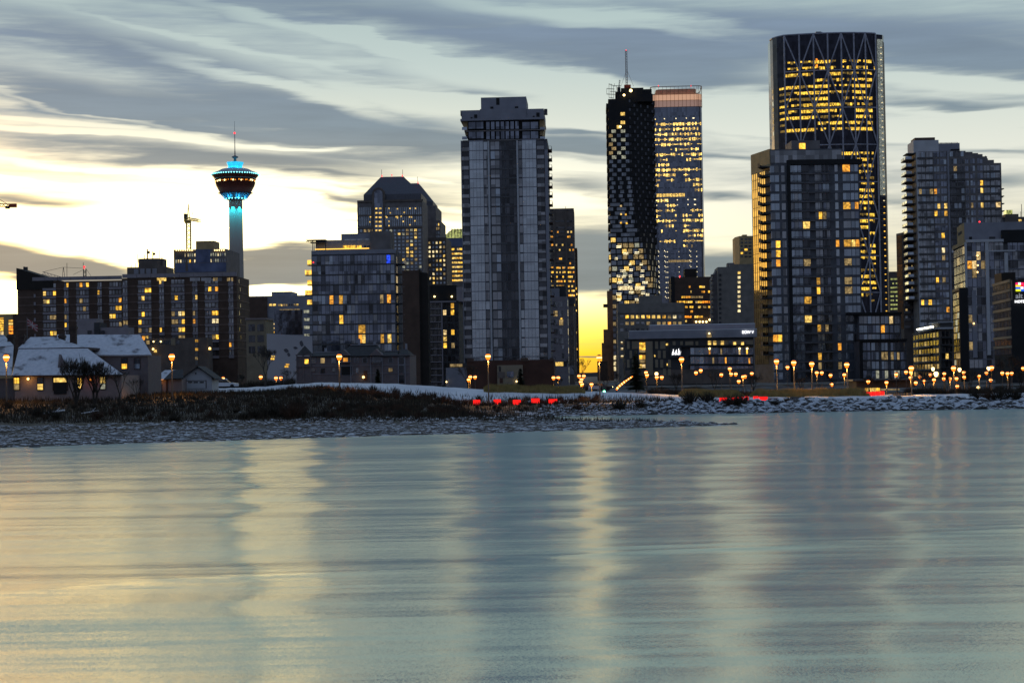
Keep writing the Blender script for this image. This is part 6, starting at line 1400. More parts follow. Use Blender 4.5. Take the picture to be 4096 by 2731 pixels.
    # distant roof behind with a yellow lit box
    W = gwall(3990, 4140, 880, 1200); B = Bld('office_tower', 'distant grey roof with a glowing yellow glass box above the white framed tower', 'office tower', W); B.cx = 4060
    B.body('wall', 'concrete_dark', W, 25, 868); m = MB(); r = W.rect(4020, 4073, 857, 890); m.wbox(W, r[0], r[1], r[2], r[3], -12, 1); m.build('roof_block', B.root, 'stone_brown'); B.pr('glass_box', 'lit_green', W, 4025, 4050, 840, 857, -8, 0)
    m = MB(); m.tube(W.pt(*W.uz(4091, 868), -3), W.pt(*W.uz(4090, 815), -3), .2); m.tube(W.pt(*W.uz(4087, 868), -3), W.pt(*W.uz(4087, 845), -3), .15); m.build('antenna', B.root, 'steel_dark'); B.pr('window', 'lit_b', W, 4072, 4086, 878, 886, 0, .2)
    # low pavilion with lit shop windows
    W = gwall(3425, 3660, 1530, 330); B = Bld('pavilion', 'low dark riverside pavilion with glowing yellow shop windows behind the red seats', 'pavilion', W); B.cx = 3540
    B.body('wall', 'wood', W, 10, 1522); B.piece('roof', 'steel_dark', W, -.8, W.L, W.z(3540, 1522), W.z(3540, 1516), -11, 1)
    for a, c, mt in ((3460, 3470, 'lit_a'), (3471, 3486, 'lit_a'), (3489, 3504, 'lit_b'), (3506, 3520, 'lit_a'), (3522, 3545, 'lit_d'), (3550, 3575, 'lit_d'), (3578, 3598, 'lit_d')): B.win(W, W.rect(a, c, 1551 if a < 3521 else 1555, 1570 if a < 3521 else 1560), mt)
    B.flush()
far_right()
# ================================================================ houses on the left bank
def quad_roof(m, a, b, c, d, th=.18, mi=0):
    """thick sloping roof plane through four points"""
    pts = [Vector(p) for p in (a, b, c, d)]; n = (pts[1] - pts[0]).cross(pts[3] - pts[0]).normalized()
    if n.z < 0: n = -n
    lo = [p - n * th for p in pts]
    m.add(pts + lo, [(0, 1, 2, 3), (7, 6, 5, 4)] + [(i, (i + 1) % 4, 4 + (i + 1) % 4, 4 + i) for i in range(4)], mi)
def big_house():
    D = 236; W = gwall(58, 486, 1500, D, yaw=0.5); zg = 3.6
    B = Bld('house', 'long low house with snowy hipped roof, brick chimneys and yellow lit windows', 'house', W, z0=zg)
    g = lambda x, y, o=0: W.pt(*W.uz(x, y), o)      # pixel on a plane o metres in front of the wall
    def gp(x, y, DD): return P(x, y, DD)
    ze = W.z(270, 1503)
    m = MB(); m.prism(foot(W, 13), zg - .8, ze); m.build('wall', B.root, 'stucco')
    # lower roof: eave to first break
    m = MB(); a, b, c, d = gp(48, 1501, D - .6), gp(492, 1497, D - .6), gp(350, 1393, D + 5), gp(74, 1396, D + 5)
    quad_roof(m, a, b, c, d); e1 = gp(482, 1497, D + 12); quad_roof(m, b, e1, gp(352, 1395, D + 7), c)
    e0 = gp(46, 1501, D + 12); quad_roof(m, a, d, gp(76, 1396, D + 8), e0); rf = m.build('roof', B.root, 'snow_roof')
    m = MB(); m.tube(a - Vector((0, 0, .1)), b - Vector((0, 0, .1)), .11, n=4); m.build('gutter', B.root, 'trim_dark')
    # upper hipped roof behind it
    m = MB(); a2, b2, c2, d2 = gp(72, 1392, D + 5.2), gp(350, 1391, D + 5.2), gp(214, 1347, D + 9), gp(122, 1348, D + 9)
    quad_roof(m, a2, b2, c2, d2); quad_roof(m, b2, gp(345, 1391, D + 13), gp(214, 1347, D + 9.6), c2); quad_roof(m, a2, d2, gp(122, 1348, D + 9.6), gp(72, 1392, D + 13)); m.build('upper_roof', B.root, 'snow_roof')
    m = MB(); p0 = gp(74, 1394, D + 5); p1 = gp(351, 1392, D + 5); m.prism([(p0.x, p0.y), (p1.x, p1.y), (p1.x, p1.y + 8), (p0.x, p0.y + 8)], p0.z - .35, p0.z + .02); m.build('upper_wall', B.root, 'trim_dark')
    m = MB(); m.tube(p0 + Vector((0, -.1, .02)), p1 + Vector((0, -.1, .02)), .1, n=4); m.build('ridge_tile', rf, 'trim_dark')
    for x in (116, 178, 241, 300):
        q = gp(x, 1404, D + 4.55); o = MB(); o.tube(q - Vector((0, 0, .15)), q + Vector((0, 0, .22)), .16, n=8); o.build('roof_vent', rf, 'steel_dark')
    # rear two storey wing
    D2 = D + 11; W2 = gwall(396, 592, 1480, D2, yaw=0.5); m = MB(); m.prism(foot(W2, 9), zg - .8, W2.z(500, 1422)); m.build('rear_wing', B.root, 'siding_mauve')
    m = MB(); a, b, c, d = gp(380, 1419, D2 - .5), gp(607, 1418, D2 - .5), gp(560, 1338, D2 + 5), gp(228, 1338, D2 + 5)
    a = gp(225, 1420, D2 - .5); quad_roof(m, a, b, c, d); quad_roof(m, b, gp(600, 1420, D2 + 10), gp(560, 1338, D2 + 5.4), c); rw = m.build('rear_roof', B.root, 'snow_roof')
    m = MB(); m.tube(gp(385, 1420, D2 - .55), b - Vector((0, 0, .1)), .13, n=4); m.build('gutter', rw, 'trim_dark')
    m = MB(); m.tube(gp(486, 1358, D2 + 3.0), gp(512, 1394, D2 + .9), .12, n=4); m.tube(gp(493, 1356, D2 + 3.0), gp(518, 1392, D2 + .9), .12, n=4)
    for i in range(7):
        t = (i + .5) / 7; m.tube(gp(486 + 26 * t, 1358 + 36 * t, D2 + 3 - 2.1 * t), gp(493 + 25 * t, 1356 + 36 * t, D2 + 3 - 2.1 * t), .06, n=4)
    m.build('roof_ladder', rw, 'wood')
    for x0, x1, y0, y1, DD in ((278, 304, 1303, 1378, D + 7), (233, 258, 1338, 1362, D + 10.5), (72, 97, 1336, 1376, D + 6.5), (28, 54, 1338, 1384, D + 7)):
        m = MB(); p = gp(x0, y1, DD); q = gp(x1, y0, DD); m.box(p.x + .05, q.x - .05, DD, DD + .8, p.z - 1.5, q.z); m.box(p.x - .04, q.x + .04, DD - .1, DD + .9, q.z - .45, q.z - .12); m.build('chimney', B.root, 'chimney_brick')
    # left wing roof at the picture edge
    m = MB(); quad_roof(m, gp(-80, 1398, D + 4), gp(54, 1380, D + 5), gp(14, 1338, D + 11), gp(-80, 1338, D + 11)); quad_roof(m, gp(-80, 1500, D), gp(46, 1500, D), gp(54, 1384, D + 4.9), gp(-80, 1400, D + 4)); m.build('left_roof', B.root, 'snow_roof')
    w3 = gwall(-90, 57, 1500, D + 1, yaw=.5); m = MB(); m.prism(foot(w3, 8), zg - .8, ze - .2); m.build('left_wing', B.root, 'siding_mauve')
    # dormer
    m = MB(); q = [gp(228, 1480, D + .9), gp(268, 1480, D + .9), gp(246, 1418, D + .9)]; r = [gp(218, 1478, D + 3.4), gp(262, 1478, D + 3.4), gp(236, 1416, D + 3.8)]
    m.add(q + r, [(0, 1, 2), (5, 4, 3), (0, 2, 5, 3), (1, 4, 5, 2), (0, 3, 4, 1)]); dm = m.build('dormer', B.root, 'siding_mauve')
    m = MB(); quad_roof(m, gp(213, 1482, D + .5), gp(215, 1480, D + 3.5), gp(236, 1414, D + 4), gp(246, 1414, D + .5), .1); quad_roof(m, gp(272, 1482, D + .5), gp(268, 1480, D + 3.5), gp(237, 1414, D + 4), gp(246, 1414, D + .5), .1); m.build('dormer_roof', dm, 'shingle')
    m = MB(); p = gp(231, 1466, D + .8); q = gp(250, 1452, D + .8); m.box(p.x, q.x, D + .75, D + .85, p.z, q.z); m.build('dormer_window', dm, 'glass_black')
    # windows: frame, lower and upper sash
    def window(W_, x0, x1, y0, y1, up, lo):
        r = W_.rect(x0, x1, y0, y1); fr = MB(); fr.wbox(W_, *r, -.05, .1); o = fr.build('window', B.root, 'trim_dark')
        zm = (r[2] + r[3]) / 2
        for a, b_, mt in ((zm + .03, r[3] - .1, up), (r[2] + .1, zm - .03, lo)):
            s = MB(); s.wbox(W_, r[0] + .1, r[1] - .1, a, b_, .05, .14); p = s.build('pane', B.root, mt); p.parent = o
        s = MB(); s.wbox(W_, (r[0] + r[1]) / 2 - .025, (r[0] + r[1]) / 2 + .025, zm, r[3] - .1, .1, .17); s.wbox(W_, r[0] + .1, r[1] - .1, (zm + r[3]) / 2 - .02, (zm + r[3]) / 2 + .03, .1, .17); p = s.build('glazing_bar', B.root, 'trim_dark'); p.parent = o
    window(W, 54, 80, 1508, 1561, 'lit_a', 'lit_d'); window(W, 148, 175, 1508, 1561, 'glass_black', 'lit_b'); window(W, 308, 330, 1508, 1556, 'lit_a', 'lit_b'); window(W, 399, 424, 1506, 1558, 'lit_b', 'lit_pale')
    window(W2, 485, 511, 1431, 1477, 'glass_black', 'lit_a'); window(W2, 536, 562, 1431, 1477, 'glass_black', 'glass_grey'); window(W2, 485, 511, 1516, 1560, 'glass_black', 'glass_black'); window(W2, 536, 562, 1514, 1562, 'glass_black', 'glass_black')
    B.pr('window_frame', 'trim_dark', W, 211, 272, 1506, 1562, -.05, .1); B.pr('wide_window', 'lit_b', W, 216, 266, 1511, 1528, .05, .15); B.pr('door', 'black_panel', W, 216, 266, 1530, 1575, .05, .15)
    B.pr('lit_door', 'lit_c', W2, 473, 482, 1530, 1548, -.05, .1)
    for x, y, mt, en, col in ((116, 1515, 'bulb_sodium', 26, (1, .42, .06)), (367, 1517, 'bulb_red', 8, (1, .12, .03))):
        p = g(x, y, .45); m = MB(); m.ball(p, .17); m.build('wall_lamp', B.root, mt if mt != 'bulb_red' else 'lit_orange')
        ld = bpy.data.lights.new('wall_lamp_light', 'POINT'); ld.energy = en; ld.color = col; ld.shadow_soft_size = .1
        o = bpy.data.objects.new('wall_lamp_light', ld); sc.collection.objects.link(o); o.parent = B.root; o.location = p + Vector((0, -.45, -.1)) - B.root.location
big_house()
def cottages():
    D = 262; W = gwall(620, 727, 1540, D, yaw=0); B = Bld('cottage', 'small cottage with orange lit wall and dark door beside the white garage', 'cottage', W, z0=3.7)
    gp = P
    m = MB(); m.prism(foot(W, 6), 3, W.z(670, 1516)); m.build('wall', B.root, 'stucco')
    m = MB(); quad_roof(m, gp(606, 1518, D - .5), gp(733, 1512, D - .5), gp(733, 1478, D + 3), gp(660, 1480, D + 3)); m.build('roof', B.root, 'snow_roof'); m = MB(); quad_roof(m, gp(655, 1516, D - .55), gp(733, 1511, D - .55), gp(733, 1477, D + 2.95), gp(690, 1480, D + 2.95)); m.build('bare_roof', B.root, 'shingle')
    B.pr('door', 'black_panel', W, 631, 649, 1535, 1582, -.05, .08); B.pr('corner_board', 'trim_dark', W, 665, 672, 1516, 1575, 0, .08)
    p = W.pt(*W.uz(640, 1523), .9); ld = bpy.data.lights.new('porch_light', 'POINT'); ld.energy = 18; ld.color = (1, .35, .05); ld.shadow_soft_size = .1
    o = bpy.data.objects.new('porch_light', ld); sc.collection.objects.link(o); o.parent = B.root; o.location = p - B.root.location
    D = 266; W = gwall(727, 848, 1540, D, yaw=0); B = Bld('garage', 'white gabled garage with a panelled door', 'garage', W, z0=3.7)
    q = [W.pt(0, 3, 0), W.pt(W.L, 3, 0), W.pt(W.L, W.z(848, 1506), 0), W.pt(W.u(790, 1468), W.z(790, 1469), 0), W.pt(0, W.z(727, 1510), 0)]; r = [v + Vector((0, 6, 0)) for v in q]
    m = MB(); m.add(q + r, [(0, 1, 2, 3, 4), (9, 8, 7, 6, 5)] + [(i, (i + 1) % 5, 5 + (i + 1) % 5, 5 + i) for i in range(5)]); m.build('wall', B.root, 'siding_white')
    m = MB(); quad_roof(m, gp(716, 1518, D - .5), gp(790, 1464, D - .5), gp(790, 1464, D - .5) + Vector((0, 7, 0)), gp(716, 1518, D - .5) + Vector((0, 7, 0)), .12); quad_roof(m, gp(862, 1515, D - .5), gp(790, 1464, D - .5), gp(790, 1464, D - .5) + Vector((0, 7, 0)), gp(862, 1515, D - .5) + Vector((0, 7, 0)), .12); m.build('roof', B.root, 'shingle')
    B.pr('door_frame', 'trim_dark', W, 744, 826, 1521, 1553, -.02, .06); o = B.pr('garage_door', 'siding_white', W, 747, 823, 1524, 1553, .03, .1)
    for x in (753, 775, 799): q = B.pr('door_pane', 'glass_black', W, x, x + 17, 1526, 1531, .08, .13); q.parent = o
    m = MB(); p = W.pt(*W.uz(783, 1493), .05); m.ball(p, .12); m.build('gable_vent', B.root, 'steel_dark')
cottages()
def townhouses():
    D = 335; W = gwall(1186, 1640, 1500, D); K = D / F; B = Bld('townhouse_row', 'row of mauve townhouses with gables, corner turret and dark mansard roofs', 'townhouses', W, z0=4)
    zw = W.z(1400, 1422); m = MB(); m.prism(foot(W, 12), 3, zw); m.build('wall', B.root, 'siding_mauve')
    g = lambda x, y, o=0: W.pt(*W.uz(x, y), o)
    m = MB()
    for x0, x1, x2, x3, yt in ((1246, 1252, 1345, 1350, 1408), (1350, 1392, 1500, 1530, 1380), (1528, 1530, 1585, 1590, 1404), (1590, 1600, 1620, 1640, 1395)):
        quad_roof(m, g(x0, 1424, .4), g(x3, 1422, .4), g(x2, yt, -3.5), g(x1, yt, -3.5)); quad_roof(m, g(x3, 1422, .4), g(x3, 1422, -11), g(x2, yt, -4), g(x2, yt, -3.5)); quad_roof(m, g(x0, 1424, .4), g(x1, yt, -3.5), g(x1, yt, -4), g(x0, 1424, -11))
    m.build('mansard_roof', B.root, 'shingle')
    for x0, x1, yt in ((1246, 1350, 1408), (1392, 1500, 1379), (1528, 1590, 1403)):
        r = W.rect(x0, x1, yt - 3, yt); B.piece('snow_ledge', 'grey_panel', W, r[0], r[1], r[2], r[3], -9, -3.3)
    for xa, xb, xt, yt in ((1365, 1405, 1376, 1397), (1478, 1535, 1506, 1395)):
        q = [g(xa, 1422, .9), g(xb, 1422, .9), g(xt, yt, .9)]; r = [v - Vector((W.n.x, W.n.y, 0)) * 4 for v in q]
        m = MB(); m.add(q + r, [(0, 1, 2), (5, 4, 3), (0, 2, 5, 3), (1, 4, 5, 2), (0, 3, 4, 1)]); gb = m.build('gable', B.root, 'siding_mauve')
        m = MB(); m.tube(q[0], q[2], .12, n=4); m.tube(q[2], q[1], .12, n=4); m.build('bargeboard', gb, 'grey_panel')
    # turret with conical roof
    c = g(1216, 1450, -1.2); m = MB(); m.lathe((c.x, c.y, 0), [(W.z(1216, 1420), 1.75), (W.z(1216, 1382), .05)], 12); m.build('turret_roof', B.root, 'shingle')
    m = MB()
    for x in (1188, 1213, 1243):
        p = g(x, 1450, .2); m.box(p.x - .12, p.x + .12, p.y, p.y + .25, 3, W.z(1216, 1419))
    m.build('turret_post', B.root, 'siding_mauve'); B.pr('turret_deck', 'siding_mauve', W, 1184, 1246, 1464, 1467, -2.5, .3); B.pr('turret_deck', 'siding_mauve', W, 1184, 1246, 1417, 1421, -2.5, .4)
    for x0, x1, y0, y1, mt in ((1219, 1234, 1437, 1454, 'lit_a'), (1246, 1262, 1432, 1453, 'glass_grey'), (1283, 1299, 1432, 1452, 'lit_d'), (1327, 1342, 1432, 1451, 'glass_grey'), (1373, 1391, 1431, 1446, 'lit_c'), (1418, 1432, 1431, 1449, 'glass_black'), (1452, 1467, 1431, 1449, 'glass_black'), (1490, 1525, 1427, 1452, 'glass_black'), (1555, 1570, 1430, 1448, 'glass_black'), (1596, 1616, 1425, 1456, 'glass_black'), (1596, 1616, 1461, 1490, 'glass_black'), (1596, 1616, 1500, 1530, 'glass_black'),
                                (1246, 1260, 1473, 1486, 'glass_grey'), (1284, 1299, 1473, 1491, 'glass_black'), (1328, 1342, 1472, 1486, 'glass_grey'), (1424, 1434, 1472, 1490, 'glass_grey'), (1555, 1570, 1472, 1486, 'lit_d'), (1365, 1408, 1465, 1500, 'black_panel'), (1455, 1470, 1482, 1520, 'brick_red')):
        fr = W.rect(x0 - 2, x1 + 2, y0 - 2, y1 + 2); o = B.piece('window', 'grey_panel' if y0 < 1470 else 'siding_mauve', W, *fr, -.05, .08); p = B.pr('pane', mt, W, x0, x1, y0, y1, .03, .14); p.parent = o
    for y in (1460, 1492): B.pr('string_course', 'grey_panel', W, 1250, 1638, y, y + 1.6, 0, .12)
    for x in (1356, 1402, 1482, 1528, 1592, 1619): B.pr('pilaster', 'grey_panel', W, x, x + 3, 1424, 1540, 0, .18)
    B.pr('balcony_rail', 'grey_panel', W, 1486, 1528, 1444, 1446, 0, 1.0); B.pr('balcony_rail', 'grey_panel', W, 1362, 1404, 1447, 1449, 0, 1.0)
    for x, y0, y1 in ((1284, 1390, 1408), (1420, 1352, 1382), (1482, 1365, 1380), (1610, 1372, 1395)): B.pr('chimney', 'grey_panel', W, x, x + 8, y0, y1, -5, -4.3)
    m = MB(); m.ball(g(1455, 1508, .5), .25); m.build('wall_lamp', B.root, 'bulb_sodium')
townhouses()
def small_things():
    # flag on its pole in front of the apartment block
    D = 560; p = P(108, 1268, D); b = P(108, 1400, D); e = empty('flagpole', (p.x, D, 3), 'flagpole flying a faded red and white flag in front of the brick apartment block', 'flagpole')
    m = MB(); m.tube((p.x, D, 3), p, .14, .08); m.build('pole', e, 'steel')
    def fl(m, u0, v0, u1, v1, w, mi):    # strip of the waving flag between two points in flag coordinates
        n = 12; vs = []
        d = Vector((u1 - u0, v1 - v0)); nn = Vector((-d.y, d.x)).normalized() * w / 2
        for i in range(n + 1):
            t = i / n
            for s in (-1, 1):
                u = u0 + d.x * t + nn.x * s; v = v0 + d.y * t + nn.y * s; u = max(0, min(1, u)); v = max(0, min(1, v))
                vs.append((p.x + .1 + u * 3.3, D - .02 * mi + .25 * math.sin(u * 7) , p.z - .6 - (1 - v) * 2.3 - u * 1.9 + .12 * math.sin(u * 6)))
        m.add(vs, [(2 * i, 2 * i + 1, 2 * i + 3, 2 * i + 2) for i in range(n)], mi)
    m = MB(); fl(m, 0, .5, 1, .5, 1.0, 0)
    for a in ((0, 0, 1, 1), (0, 1, 1, 0)): fl(m, *a, .10, 1)
    fl(m, 0, .5, 1, .5, .16, 1); fl(m, .5, 0, .5, 1, .10, 1); m.build('flag', e, ['flag_red', 'flag_white'])
    W = gwall(306, 512, 1310, 560); B = Bld('plant_building', 'low pale windowless rooftop plant building behind the snowy roofs', 'building', W, z0=3.5)
    m = MB(); r = W.rect(309, 386, 1275, 1345); m.wbox(W, r[0], r[1], 3.5, r[3], -8, 0); m.build('tall_block', B.root, 'mauve_panel'); m = MB(); r = W.rect(392, 510, 1309, 1345); m.wbox(W, r[0], r[1], 3.5, r[3], -8, -.5); m.build('low_block', B.root, 'mauve_panel'); m = MB(); r = W.rect(378, 400, 1290, 1345); m.wbox(W, r[0], r[1], 3.5, r[3], -8, .4); m.build('shaft', B.root, 'charcoal')
    for x in (352, 405): B.pr('vent', 'steel_dark', W, x, x + 14, 1322, 1336, 0, .6)
    # podium of the brick block
    W = gwall(580, 830, 1400, 596); B = Bld('annex', 'dim lower annex with a strip of faint windows below the brick apartment block', 'building', W, z0=3); m = MB(); m.prism(foot(W, 8), 3, W.z(700, 1352)); m.build('wall', B.root, 'stone_brown')
    for i in range(9): B.win(W, W.rect(585 + 15 * i, 598 + 15 * i, 1362, 1376), 'glass_grey' if i not in (0,) else 'lit_d')
    B.pr('beige_panel', 'beige', W, 684, 702, 1352, 1380, 0, .2); B.pr('drain_post', 'stone_grey', W, 782, 792, 1355, 1460, 0, .4)
    for x, y in ((615, 1366), (644, 1366)): m = MB(); m.ball(W.pt(*W.uz(x, y), .4), .26); m.build('lamp', B.root, 'bulb_warm')
    for x, y, mt in ((622, 1404, 'lit_b'), (787, 1363, 'lit_a'), (787, 1397, 'lit_a'), (787, 1433, 'lit_d'), (840, 1395, 'lit_b')): B.win(W, W.rect(x - 5, x + 5, y - 5, y + 5), mt, 0, .5)
    for x, y in ((615, 1396), (631, 1433), (841, 1393)): m = MB(); m.ball(W.pt(*W.uz(x, y), .9), .38); m.build('wall_lamp', B.root, 'bulb_sodium')
    B.flush()
    # snowed-in car
    def car(x, y, D, label, mt='car_white', snow=True, yaw=0, L=4.6):
        p = P(x, y, D); e = empty('parked_car', (p.x, D, p.z), label, 'car'); c, s = math.cos(yaw), math.sin(yaw)
        def T(q): return (p.x + q[0] * c - q[1] * s, D + q[0] * s + q[1] * c, p.z + q[2])
        def loft(prof, w0, w1, name, mat_):
            m = MB(); n = len(prof); vs = [T((a, -w0 if z < .8 else -w1, z)) for a, z in prof] + [T((a, w0 if z < .8 else w1, z)) for a, z in prof]
            m.add(vs, [tuple(range(n)), tuple(range(2 * n - 1, n - 1, -1))] + [(i, (i + 1) % n, n + (i + 1) % n, n + i) for i in range(n)]); return m.build(name, e, mat_)
        loft([(-L / 2, .3), (L / 2, .3), (L / 2 + .02, .75), (L * .28, .9), (-L * .42, .95), (-L / 2, .85)], .88, .84, 'body', mt)
        loft([(-L * .36, .9), (L * .24, .88), (L * .1, 1.38), (-L * .26, 1.42)], .8, .68, 'cabin', 'glass_black')
        if snow: loft([(-L * .27, 1.41), (L * .11, 1.38), (L * .08, 1.56), (-L * .24, 1.6)], .68, .6, 'snow_cap', 'snow')
        for wx in (-L * .32, L * .32):
            for wy in (-.82, .82):
                m = MB(); m.tube(T((wx, wy - .1, .32)), T((wx, wy + .1, .32)), .32, n=14); m.build('wheel', e, 'black_panel')
        for wy in (-.6, .6): m = MB(); q = T((L / 2, wy, .68)); m.ball(q, .09); m.build('headlight', e, 'bulb_warm' if 'headlights' in label else 'glass_pale')
    car(896, 1552, 285, 'white parked car covered in snow right of the white garage')
    for i, x in enumerate((2352, 2376, 2402)): car(x, 1562, 330, ('parked car with headlights on, leftmost of three at the foot of the golden gap', 'pale parked car with headlights, middle of three at the foot of the golden gap', 'parked car with headlights, rightmost of three at the foot of the golden gap')[i], ['car_dark', 'car_white', 'car_dark'][i], snow=False, yaw=.1 - .1 * i)
small_things()
# ================================================================ trees and shrubs
def branch(m, p, d, l, r, k, rng, spread=.55, up=.15, minr=.012):
    q = p + d * l; m.tube(p, q, r, r * .7, n=5 if r > .06 else 3, cap=False)
    if k == 0: return
    n = rng.choice((2, 3, 3)) if k > 1 else 3
    for i in range(n):
        a = rng.uniform(0, 6.28); t = rng.uniform(.45, 1.0) * spread; o = d.orthogonal().normalized(); w = d.cross(o)
        dd = (d * math.cos(t) + (o * math.cos(a) + w * math.sin(a)) * math.sin(t) + Vector((0, 0, up))).normalized()
        branch(m, p + d * l * (rng.uniform(.55, 1.0) if i else 1.0), dd, l * rng.uniform(.62, .85), max(minr, r * .62), k - 1, rng, spread, up, minr)
def bare_tree(x, ybase, ytop, D, label, seed=0, k=6, spread=.6, stems=1, group=None, twig=.012):
    rng = random.Random(seed); b = P(x, ybase, D); t = P(x, ytop, D); H = t.z - b.z; z = gz(b.x, D) if D < 400 else 2.6; b = Vector((b.x, D, min(b.z, z) if D > 400 else z)); H = t.z - b.z
    e = empty('bare_tree', tuple(b), label, 'tree', group)
    tr = MB(); cr = MB()
    for s in range(stems):
        d0 = Vector((rng.uniform(-.3, .3) * (stems > 1), rng.uniform(-.2, .2) * (stems > 1), 1)).normalized(); q = b + d0 * H * .24
        tr.tube(b - Vector((0, 0, .2)), q, H * .022, H * .016, n=7)
        for i in range(3):
            a = 2.1 * i + rng.random(); dd = Vector((math.cos(a) * .5, math.sin(a) * .5, 1)).normalized(); branch(cr, q, dd, H * .21, H * .011, k - 1, rng, spread, .22, twig)
    tr.build('trunk', e, 'bark'); cr.build('crown', e, 'bark'); return e
def spruce(x, ybase, ytop, D, label, seed=0, w=.24):
    rng = random.Random(seed); b = P(x, ybase, D); t = P(x, ytop, D); z = gz(b.x, D); b = Vector((b.x, D, z)); H = t.z - z
    e = empty('spruce_tree', tuple(b), label, 'tree'); m = MB(); m.tube(b, b + Vector((0, 0, H * .97)), H * .018, .02, n=6); m.build('trunk', e, 'bark')
    m = MB(); n = 46
    for i in range(n):
        h = H * (.10 + .88 * i / n); L = H * w * (1 - i / n) ** .8 * rng.uniform(.65, 1.15) + .15
        for j in range(8):
            a = rng.uniform(0, 6.28); d = Vector((math.cos(a), math.sin(a), rng.uniform(-.35, .05))); p = b + Vector((0, 0, h)); side_ = Vector((-math.sin(a), math.cos(a), 0))
            for s in range(9):
                t0 = (s + .3) / 9; c = p + d * L * t0; ww = L * .20 * (1.2 - t0) + .05
                for q in (-1, 1): tip = c + side_ * q * ww + d * ww * .7 + Vector((0, 0, -ww * rng.uniform(.2, .7))); m.add([c, c + d * .12 + Vector((0, 0, .03)), tip], [(0, 1, 2)])
                m.add([c, c + d * L * .13, c + d * L * .06 - Vector((0, 0, ww * .8))], [(0, 1, 2)])
    m.build('crown', e, 'needles'); return e
spruce(2545, 1588, 1398, 318, 'dark spruce tree before the left end of the college building', 3)
spruce(2083, 1560, 1470, 345, 'small dark spruce in front of the beige middle of the red brick building', 4, .2)
spruce(1512, 1540, 1472, 322, 'thin dark spruce before the mauve townhouses', 5, .16)
bare_tree(1062, 1575, 1372, 292, 'large bare tree with wide crown left of the townhouses', 11, 7, .55, 1, twig=.016)
bare_tree(306, 1590, 1412, 226, 'left of two bare many stemmed trees in front of the snowy roof', 12, 6, .36, 5)
bare_tree(378, 1590, 1424, 226.5, 'right of two bare many stemmed trees in front of the snowy roof', 13, 6, .36, 5)
bare_tree(478, 1585, 1452, 228, 'thin bare tree in front of the rear house wing by its lit doorway', 14, 5, .5)
bare_tree(545, 1585, 1488, 229, 'small bare tree at the right corner of the rear house wing', 15, 5, .5)
bare_tree(2318, 1545, 1408, 420, 'fine bare tree against the golden gap between the towers', 16, 6, .5, twig=.02)
bare_tree(2466, 1580, 1470, 325, 'slim bare tree left of the dark spruce before the college', 17, 5, .4)
bare_tree(2425, 1580, 1482, 328, 'slim bare tree right of the golden gap between the towers', 18, 5, .35)
bare_tree(4040, 1580, 1398, 330, 'tall bare tree with spreading crown in front of the black hotel', 19, 7, .62)
bare_tree(3205, 1560, 1490, 300, 'rounded frosty bare tree before the foot of the dark glass tower', 20, 6, .7, 2)
rt = random.Random(5)
for i, (x, yt, nm) in enumerate(((640, 1478, 'behind the orange lit cottage'), (700, 1490, 'behind the white garage on its left'), (880, 1470, 'behind the snow covered parked car'), (960, 1488, 'right of the snow covered parked car'), (1150, 1462, 'at the left corner of the townhouses'), (1870, 1440, 'left of the dark red brick building'), (2240, 1500, 'right of the dark red brick building'), (2700, 1480, 'before the brown base of the college'), (2860, 1470, 'below the lit college windows'), (3020, 1480, 'at the right end of the college'), (3330, 1500, 'right of the frosty round tree'), (3480, 1490, 'behind the long red seat'),
                                  (3590, 1478, 'behind the pavilion at its right end'), (3700, 1470, 'before the mid rise apartment house'), (3790, 1478, 'below the string of sign lights'), (3880, 1462, 'at the foot of the slim black slab'), (3960, 1452, 'left of the tall bare tree by the hotel'), (4085, 1470, 'at the right edge before the hotel'))):
    D = 298 + 20 * rt.random(); bare_tree(x, 1570, yt, D, 'dark bare tree ' + nm, 30 + i, 6, .55 + .15 * rt.random(), 1 + i % 2)
def stems(m, x, y, z, n, h, spread, rng, w=.035):
    for _ in range(n):
        a = rng.uniform(0, 6.28); r = rng.random() ** .7; dx, dy = math.cos(a) * r * spread, math.sin(a) * r * spread; hh = h * rng.uniform(.45, 1.05) * (1 - .35 * r)
        px, py = x + dx * .35, y + dy * .35; q = Vector((x + dx, y + dy, z + hh)); mid = Vector((px + dx * .2, py + dy * .2, z + hh * .5)); t = rng.uniform(-1, 1) * w
        m.add([(px - w, py, z - .1), (px + w, py, z - .1), mid + Vector((w * .8, t, 0)), q, mid - Vector((w * .8, t, 0))], [(0, 1, 2, 3, 4)])
        for s in (.5, .7, .85):
            c = Vector((px, py, z)) + (q - Vector((px, py, z))) * s; d = Vector((rng.uniform(-1, 1), rng.uniform(-.6, .6), rng.uniform(.6, 1.4))) * h * .13; m.add([c, c + Vector((w, 0, 0)), c + d], [(0, 1, 2)])
